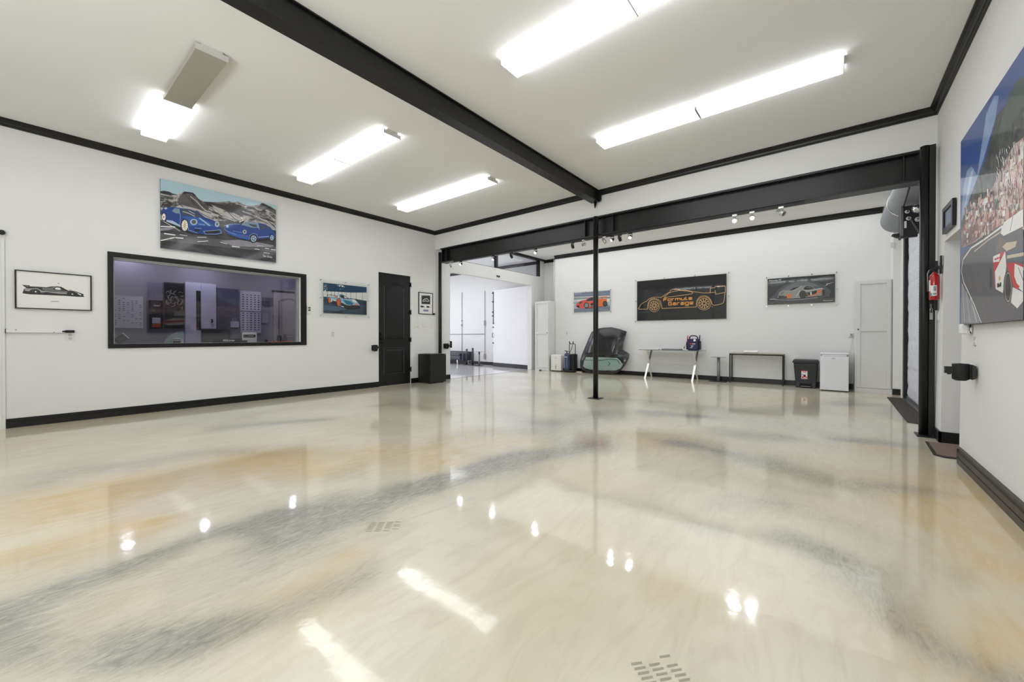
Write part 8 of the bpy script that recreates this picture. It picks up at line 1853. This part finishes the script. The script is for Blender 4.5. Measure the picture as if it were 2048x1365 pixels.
obj('pedal_recess', B((-.545, -.355, 10.655, 10.70, .02, .10)), mat('recess_black', (8, 8, 9), .8), t, bevel=.01); obj('pedal', B((-.54, -.36, 10.62, 10.69, .025, .04)), GREYM, t, bevel=.004)['label'] = 'silver pedal'
for a, b_ in ((-.626, -.545), (-.355, -.274)): obj('foot_guard', B((a, b_, 10.64, 10.68, 0, .12)), BIN, t, bevel=.012)
lb = MB()
def fr(x0, x1, z0, z1, d, m):
    f = lambda z: 10.665 - (.045/.54)*z - d
    lb.m(m).face([(x0, f(z0), z0), (x1, f(z0), z0), (x1, f(z1), z1), (x0, f(z1), z1)])
fr(-.525, -.42, .19, .365, .002, PAPER); fr(-.52, -.43, .355, .375, .0022, REDP); fr(-.505, -.44, .33, .342, .003, REDP); fr(-.515, -.425, .20, .245, .003, REDP); fr(-.49, -.45, .245, .285, .0035, MATT); fr(-.512, -.498, .27, .29, .0035, MATT); fr(-.49, -.44, .215, .228, .004, PAPER)
obj('label', lb, None, t)
# white mini fridge
t = thing('mini_fridge', 'white mini fridge between pedal bin and right tall cabinet', 'mini fridge', (.024, 10.6, 0))
FW = mat('fridge_white', (224, 224, 226), .4, bump=.12, bscale=160)
obj('cabinet', B((-.20, .25, 10.40, 10.88, .015, .745)), FW, t, bevel=.006); obj('door', B((-.20, .25, 10.335, 10.392, .02, .705)), FW, t, bevel=.006)
obj('top', B((-.204, .254, 10.37, 10.90, .7455, .765)), FW, t, bevel=.005); obj('handle_lip', B((-.17, .22, 10.345, 10.39, .708, .738)), FW, t, bevel=.005); obj('handle_gap', B((-.19, .24, 10.38, 10.40, .706, .745)), mat('gap_grey', (150, 150, 152), .6), t)
for x in (-.17, .22): obj('foot', B((x-.015, x+.015, 10.37, 10.40, 0, .016)), MATT, t)
textmesh('MAGIC', .018, (-.013, 10.334, .658), 'far', GREYM, t, 'badge', width=.055, bold=.001)
obj('power_cord', MB().tube([(.27, 10.93, .76), (.275, 10.98, .80), (.295, 11.0, .90), (.315, 11.005, 1.0), (.318, 11.005, 1.10)], .004, 6), PLATE, t)
t = thing('wall_timer', 'small grey plug timer on outlet left of the right tall cabinet', 'plug timer', (.31, YF, 1.07))
obj('body', B((.28, .33, YF-.03, YF, 1.115, 1.175)), PLATE, t, bevel=.004); obj('dial', B((.29, .32, YF-.034, YF-.03, 1.125, 1.165)), GREYM, t); obj('shelf_edge', B((.26, .34, YF-.012, YF, 1.09, 1.097)), GREYM, t)
# mats
mb = MB(); mb.prism([(.775, 9.95, 0), (.965, 9.93, 0), (.975, 7.1, 0), (.754, 7.21, 0)], (0, 0, .008)); tag(obj('floor_mat', mb, mat('mat_brown', (58, 50, 46), .9, bump=.8, bscale=90), None, origin=(.87, 8.5, 0)), 'long dark brown mat along the foot of the roller door', 'mat')
t = thing('door_mat', 'brown door mat with black edge in the doorway beside the right post', 'door mat', (.95, 5.7, 0))
mb = MB(); mb.prism([(.742, 5.40, 0), (.80, 5.335, 0), (1.6, 5.335, 0), (1.6, 6.02, 0), (.765, 6.02, 0)], (0, 0, .006)); obj('rubber_edge', mb, RUBBER, t)
mb = MB(); mb.prism([(.77, 5.42, .006), (.815, 5.375, .006), (1.58, 5.375, .006), (1.58, 6.0, .006), (.785, 6.0, .006)], (0, 0, .004)); obj('pile', mb, mat('mat_taupe', (122, 104, 94), .95, bump=.9, bscale=120), t)
# ------------------------------------------------------------------ neighbouring room
t = thing('sofa', 'low black leather sofa on silver legs in the neighbouring room', 'sofa', (-12.0, 11.0, 0))
LE = mat('leather_black', (30, 36, 48), .35)
obj('seat', B((-13.0, -11.30, 10.85, 11.30, .17, .36)), LE, t, bevel=.05, seg=3); obj('backrest', B((-13.0, -11.2, 11.22, 11.42, .25, .50)), LE, t, bevel=.05, seg=3); obj('seat_cushion', B((-12.0, -11.32, 10.83, 11.22, .33, .44)), LE, t, bevel=.04, seg=3)
obj('armrest', B((-11.33, -11.19, 10.90, 11.40, .15, .44)), LE, t, bevel=.04, seg=3)
for x, y in ((-11.52, 10.90), (-12.9, 10.90), (-11.25, 11.2), (-12.9, 11.3)): obj('leg', MB().tube([(x, y, 0), (x, y, .18)], .02, 12, r2=.035), CHROME, t)
def tubepost(x, y, h, label):
    t = thing('table_base', label, 'table base', (x, y, 0)); obj('base_disc', MB().lathe((x, y, 0), [(.150, 0), (.150, .008), (.05, .02)], 'z', 32), MATT, t); obj('column', MB().tube([(x, y, .01), (x, y, h)], .038, 20), mat('column_dark', (62, 64, 72), .4, metal=.5), t)
tubepost(-11.005, 10.90, .62, 'dark round-based column without top, left one in neighbouring room'); tubepost(-10.685, 10.90, .66, 'dark round-based column without top, right one in neighbouring room')
pedestal(-10.345, 10.90, 'grey pedestal with small top in the neighbouring room', False, h=.53)
def conduit(pts, label, boxes=()):
    t = thing('conduit', label, 'conduit', pts[0]); obj('pipe', MB().tube(pts, .010, 8), mat('conduit_grey', (158, 158, 166), .5), t)
    for b_ in boxes: obj('junction_box', B(b_), MATS['conduit_grey'], t)
yw = 11.44
conduit([(-11.83, yw, .50), (-11.83, yw, 2.9)], 'left vertical grey conduit on the neighbouring room wall', [(-11.86, -11.80, yw-.03, yw, 1.52, 1.60), (-11.86, -11.80, yw-.03, yw, 1.72, 1.76)])
conduit([(-10.56, yw, .20), (-10.56, yw, 2.88)], 'right vertical grey conduit on the neighbouring room wall', [(-10.60, -10.52, yw-.03, yw, .22, .42), (-10.59, -10.53, yw-.03, yw, 1.52, 1.72)])
conduit([(-13.5, yw, 1.19), (-10.58, yw, 1.19)], 'horizontal grey conduit on the neighbouring room wall')
# ------------------------------------------------------------------ office behind the window
CT = mat('counter_white', (206, 208, 210), .5)
t = thing('office_counter', 'white counter along the inside of the office window', 'counter', (-8.4, 2.1, 0))
obj('worktop', B((-8.9, XL-T-.002, .4, 3.9, .968, .995)), CT, t); 
for y in (.45, 2.1, 3.85): obj('panel', B((-8.85, -8.0, y-.015, y+.015, 0, .968)), CT, t)
ow = -11.0
def onwall(name, label, cat, y0, y1, z0, z1, m, frame=None, d=.02):
    t = thing(name, label, cat, (ow, (y0+y1)/2, z0)); obj('sheet', B((ow, ow+d, y0, y1, z0, z1)), m, t)
    if frame: e = .03; obj('frame', B((ow, ow+d+.01, y0-e, y1+e, z1, z1+e), (ow, ow+d+.01, y0-e, y1+e, z0-e, z0), (ow, ow+d+.01, y0-e, y0, z0, z1), (ow, ow+d+.01, y1, y1+e, z0, z1)), frame, t)
    return t
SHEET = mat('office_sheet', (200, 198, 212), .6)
t = onwall('planning_board', 'pale board with scattered dark car marks at left in the office', 'board', 1.0, 1.63, 1.28, 1.92, SHEET)
mk = MB()
for i in range(70):
    y = 1.02 + .58*random.random(); z = 1.34 + .52*random.random(); z = 1.34+round((z-1.34)/.04)*.04; y = 1.02+round((y-1.02)/.062)*.062; mk.box(ow+.02, ow+.0215, y, y+.03, z, z+.010)
obj('car_marks', mk, MATT, t)
t = onwall('framed_poster', 'dark framed poster with orange lower half on office wall', 'poster', 1.75, 1.91, 1.30, 1.83, mat('poster_dark', (34, 32, 36), .5), MATT)
obj('white_panel', B((ow+.02, ow+.022, 1.77, 1.90, 1.36, 1.50)), SHEET, t); obj('orange_band', B((ow+.022, ow+.024, 1.77, 1.90, 1.30, 1.385)), mat('band_orange', (176, 84, 40), .6), t); obj('white_car', B((ow+.02, ow+.022, 1.79, 1.89, 1.74, 1.76)), SHEET, t)
t = onwall('dark_reflection_sheet', 'tall black artwork with pale curved strokes imitating a reflection in the office glass', 'mockup', 1.96, 2.29, 1.28, 2.26, mat('art_black', (26, 25, 28), .5))  # window reflection built as a black sheet with pale strokes
ar = MB()
for i in range(22):
    y0 = 2.02+random.random()*.25; z0 = 1.72+random.random()*.36; a = random.random()*6
    ar.tube([(ow+.027, min(2.27, y0+.05*math.cos(a+q*.5)), z0+.05*math.sin(a+q*.5)) for q in range(5)], .006, 5)
obj('pale_strokes', ar, mat('stroke_pale', (150, 148, 150), .6), t)
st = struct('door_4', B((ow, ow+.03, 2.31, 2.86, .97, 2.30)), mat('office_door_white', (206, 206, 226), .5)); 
struct('door_gap', B((ow+.03, ow+.035, 2.50, 2.58, 1.25, 2.12)), MATS['art_black'], st, 'dark gap'); struct('door_leaf', B((ow+.035, ow+.06, 2.585, 2.86, 1.285, 2.29)), MATS['office_door_white'], st); struct('door_handle', B((ow+.06, ow+.09, 2.765, 2.79, 1.42, 1.50)), MATT, st)
struct('door_lower', B((ow+.03, ow+.05, 2.585, 3.12, .97, 1.275)), OFFD, st, 'dark lower area')
t = onwall('reflection_panel', 'dark grey panel imitating a painting reflection, right of the white office door', 'panel', 2.88, 3.30, 1.285, 2.22, mat('panel_grey', (96, 92, 104), .6))  # stands in for the street painting mirrored in the window
for k, (z0, z1) in enumerate(((1.72, 2.20), (1.19, 1.70))):
    t = onwall('car_chart', 'pale chart with rows of small dark cars in office, %s of two' % ('upper' if k == 0 else 'lower'), 'chart', 3.345, 3.785, z0, z1, SHEET)
    mk = MB()
    for r in range(8):
        for c_ in range(5):
            if r < 1 and k == 0: continue
            y = 3.385 + c_*.082; z = z1-.045-r*.056; mk.box(ow+.02, ow+.0215, y, y+.045, z, z+.014); mk.box(ow+.02, ow+.0215, y+.012, y+.034, z+.014, z+.022)
    obj('car_rows', mk, MATT, t)
t = thing('shopping_bag', 'small white paper bag hung on the office wall left of the charts', 'bag', (ow+.05, 3.22, 1.32)); obj('bag', B((ow+.02, ow+.09, 3.145, 3.295, 1.32, 1.46)), SHEET, t)
for y in (3.19, 3.245): obj('handle', MB().tube([(ow+.06, y-.015, 1.46), (ow+.06, y-.012, 1.53), (ow+.06, y+.012, 1.53), (ow+.06, y+.015, 1.46)], .004, 6), SHEET, t)
onwall('picture_frame', 'small dark frame high on the office wall left of arched door', 'picture', 3.86, 4.03, 1.92, 2.05, mat('frame_slate', (84, 80, 92), .5), MATS['panel_grey'])
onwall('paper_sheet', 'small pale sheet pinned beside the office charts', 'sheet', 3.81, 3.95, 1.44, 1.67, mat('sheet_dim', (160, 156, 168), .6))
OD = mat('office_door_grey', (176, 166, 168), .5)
d5 = struct('door_5', B((ow, ow+.03, 4.07, 4.82, .0, 2.24)), OD); XLs = dx; dx = ow+.03
pp = raised(4.19, 4.68, 1.08, 2.0, .08); struct('door_panel', pp, OD, d5); dx = XLs
struct('arch_shade_line', MB().tube([(ow+.035, 4.19, 1.08), (ow+.035, 4.19, 2.0)] + [(ow+.035, 4.19+.49*q/10, 2.0+.08*math.sin(math.pi*q/10)) for q in range(1, 10)] + [(ow+.035, 4.68, 2.0), (ow+.035, 4.68, 1.08)], .007, 6), OFFD, d5, 'dark line for the arch relief shade')  # raised dark line drawn for the shade along the panel edge
struct('door_head_trim', B((ow, ow+.05, 4.04, 4.85, 2.24, 2.27)), MATT, d5)
DL = mat('downlight_lit', (255, 250, 246), .4, emit=(236, 232, 255), estr=95)
for x, y in ((-10.7, 1.35), (-10.5, 2.54), (-10.2, 4.20)):
    t = thing('downlight', 'recessed office ceiling downlight above the top of the window', 'downlight', (x, y, 2.94), 'office downlights out of view')
    zc_ = 2.95
    obj('trim_ring', MB().lathe((x, y, zc_), [(.06, 0), (.08, 0), (.08, -.008), (.06, -.008)], 'z', 24, cap=False), WHITE, t); obj('lamp', MB().lathe((x, y, zc_), [(.058, -.002), (.058, -.006), (.001, -.006)], 'z', 24), DL, t)
# on the counter
cz = .995
t = thing('desk_camera', 'dark tilted cup-shaped gadget at left end of the office counter', 'gadget', (-8.05, .96, cz)); 
M = Matrix.Translation((-8.05, .90, cz+.04)) @ Matrix.Rotation(math.radians(-50), 4, 'X'); mb = MB(); mb.lathe((0,0,0), [(.03, 0), (.045, .02), (.052, .13)], 'z', 20); mb.xform(M); obj('body', mb, MATT, t)
mb = MB(); mb.lathe((0,0,0), [(.053, .128), (.055, .14), (.045, .14)], 'z', 20); mb.xform(M); obj('white_rim', mb, WHITE, t)
tag(obj('paper_sheets', B((-8.3, -7.98, 1.03, 1.30, cz, cz+.006), (-8.2, -8.0, 1.28, 1.42, cz, cz+.004)), PAPER, None, origin=(-8.1, 1.15, cz)), 'loose white papers on the office counter right of the tilted gadget', 'papers')
t = thing('striped_mug', 'black and white striped mug on the office counter', 'mug', (-8.03, 1.59, cz)); obj('cup', MB().lathe((-8.03, 1.585, cz), [(.035, 0), (.045, .01), (.045, .085), (.04, .085), (.038, .02)], 'z', 24), MATT, t)
obj('stripe', MB().lathe((-8.03, 1.585, cz+.052), [(.0455, 0), (.0455, .008)], 'z', 24), WHITE, t); obj('stripe', MB().lathe((-8.03, 1.585, cz+.076), [(.0458, 0), (.0458, .011)], 'z', 24), WHITE, t); obj('handle', MB().tube([(-8.03, 1.625, cz+.07), (-8.03, 1.655, cz+.065), (-8.03, 1.662, cz+.04), (-8.03, 1.65, cz+.02), (-8.03, 1.625, cz+.015)], .005, 8), WHITE, t)
t = thing('office_chair', 'pale blue-grey chair back showing behind the striped mug', 'chair', (-9.2, 1.75, 0)); CF = mat('chair_fabric', (150, 166, 168), .8, var=.15, vscale=60)
mb = MB(); q = [(-9.15, 1.58, .80)] + [(-9.15, 1.86-.28*math.cos(a*math.pi/16), .80+.40*math.sin(a*math.pi/16)) for a in range(0, 9)] + [(-9.15, 1.90, 1.20), (-9.15, 1.90, .80)]; mb.prism(q, (.06, 0, 0)); obj('backrest', mb, CF, t, bevel=.02)
obj('seat', B((-9.15, -8.95, 1.58, 2.08, .45, .53)), CF, t, bevel=.02)
for y in (1.62, 2.04):
    for x in (-9.12, -8.98): obj('leg', MB().tube([(x, y, 0), (x, y, .45)], .015, 8), GREYM, t)
t = thing('black_case', 'long black tube case with white lettering on the office counter', 'case', (-8.02, 2.25, cz)); obj('tube', MB().tube([(-8.02, 2.05, cz+.042), (-8.02, 2.07, cz+.042), (-8.02, 2.44, cz+.042), (-8.02, 2.46, cz+.042)], .040, 18), RUBBER, t); obj('nozzle', MB().tube([(-8.02, 2.46, cz+.03), (-8.02, 2.545, cz+.03)], .018, 12), MATT, t)
textmesh('McLaren', .045, (-7.978, 2.175, cz+.035), 'left', WHITE, t, 'lettering', width=.17, bold=.002, shear=.3)
t = thing('photo_card', 'white card with black car photo standing on the office counter', 'card', (-8.12, 2.62, cz)); obj('card', B((-8.13, -8.12, 2.50, 2.73, cz, cz+.19)), PAPER, t); obj('photo', B((-8.12, -8.117, 2.52, 2.71, cz+.095, cz+.15)), MATS['art_black'], t); obj('photo_car', B((-8.117, -8.116, 2.59, 2.68, cz+.12, cz+.128)), PAPER, t)
for i, (y, r, h) in enumerate(((3.095, .038, .135), (3.20, .030, .155))): tag(obj('dark_cup', MB().lathe((-8.1, y, cz), [(r*.9, 0), (r, .01), (r, h), (r*.6, h)], 'z', 20), mat('cup_slate', (62, 66, 70), .4), None, origin=(-8.1, y, cz)), 'dark grey %s cylinder on counter behind the red cloth' % ('wider' if i == 0 else 'slimmer, taller'), 'cup')
for i, (y, r) in enumerate(((2.86, .028), (2.985, .02))): tag(obj('black_ball', MB().lathe((-8.05, y, cz), [(r*.5, 0), (r, r*.6), (r, r*1.4), (r*.5, 2*r)], 'z', 16), RUBBER, None, origin=(-8.05, y, cz)), '%s black knob on counter left of the dark cylinders' % ('larger' if i == 0 else 'smaller'), 'knob')
mb = MB(); nx_ = 24; rv = [[mb.bm.verts.new((-8.08+.12*j/5, 2.90+.43*i/nx_, cz+.004+(.022+.02*noise.noise((i*.5, j*.9, 2)))*math.sin(math.pi*min(1, max(0, (j+.001)/5)))*(1 if 0 < i < nx_ else 0))) for j in range(6)] for i in range(nx_+1)]
for i in range(nx_):
    for j in range(5): mb.bm.faces.new((rv[i][j], rv[i+1][j], rv[i+1][j+1], rv[i][j+1]))
tag(obj('red_cloth', mb, mat('cloth_red', (214, 52, 44), .8), None, origin=(-8.02, 3.1, cz)), 'crumpled red cloth at the right end of the office counter', 'cloth')
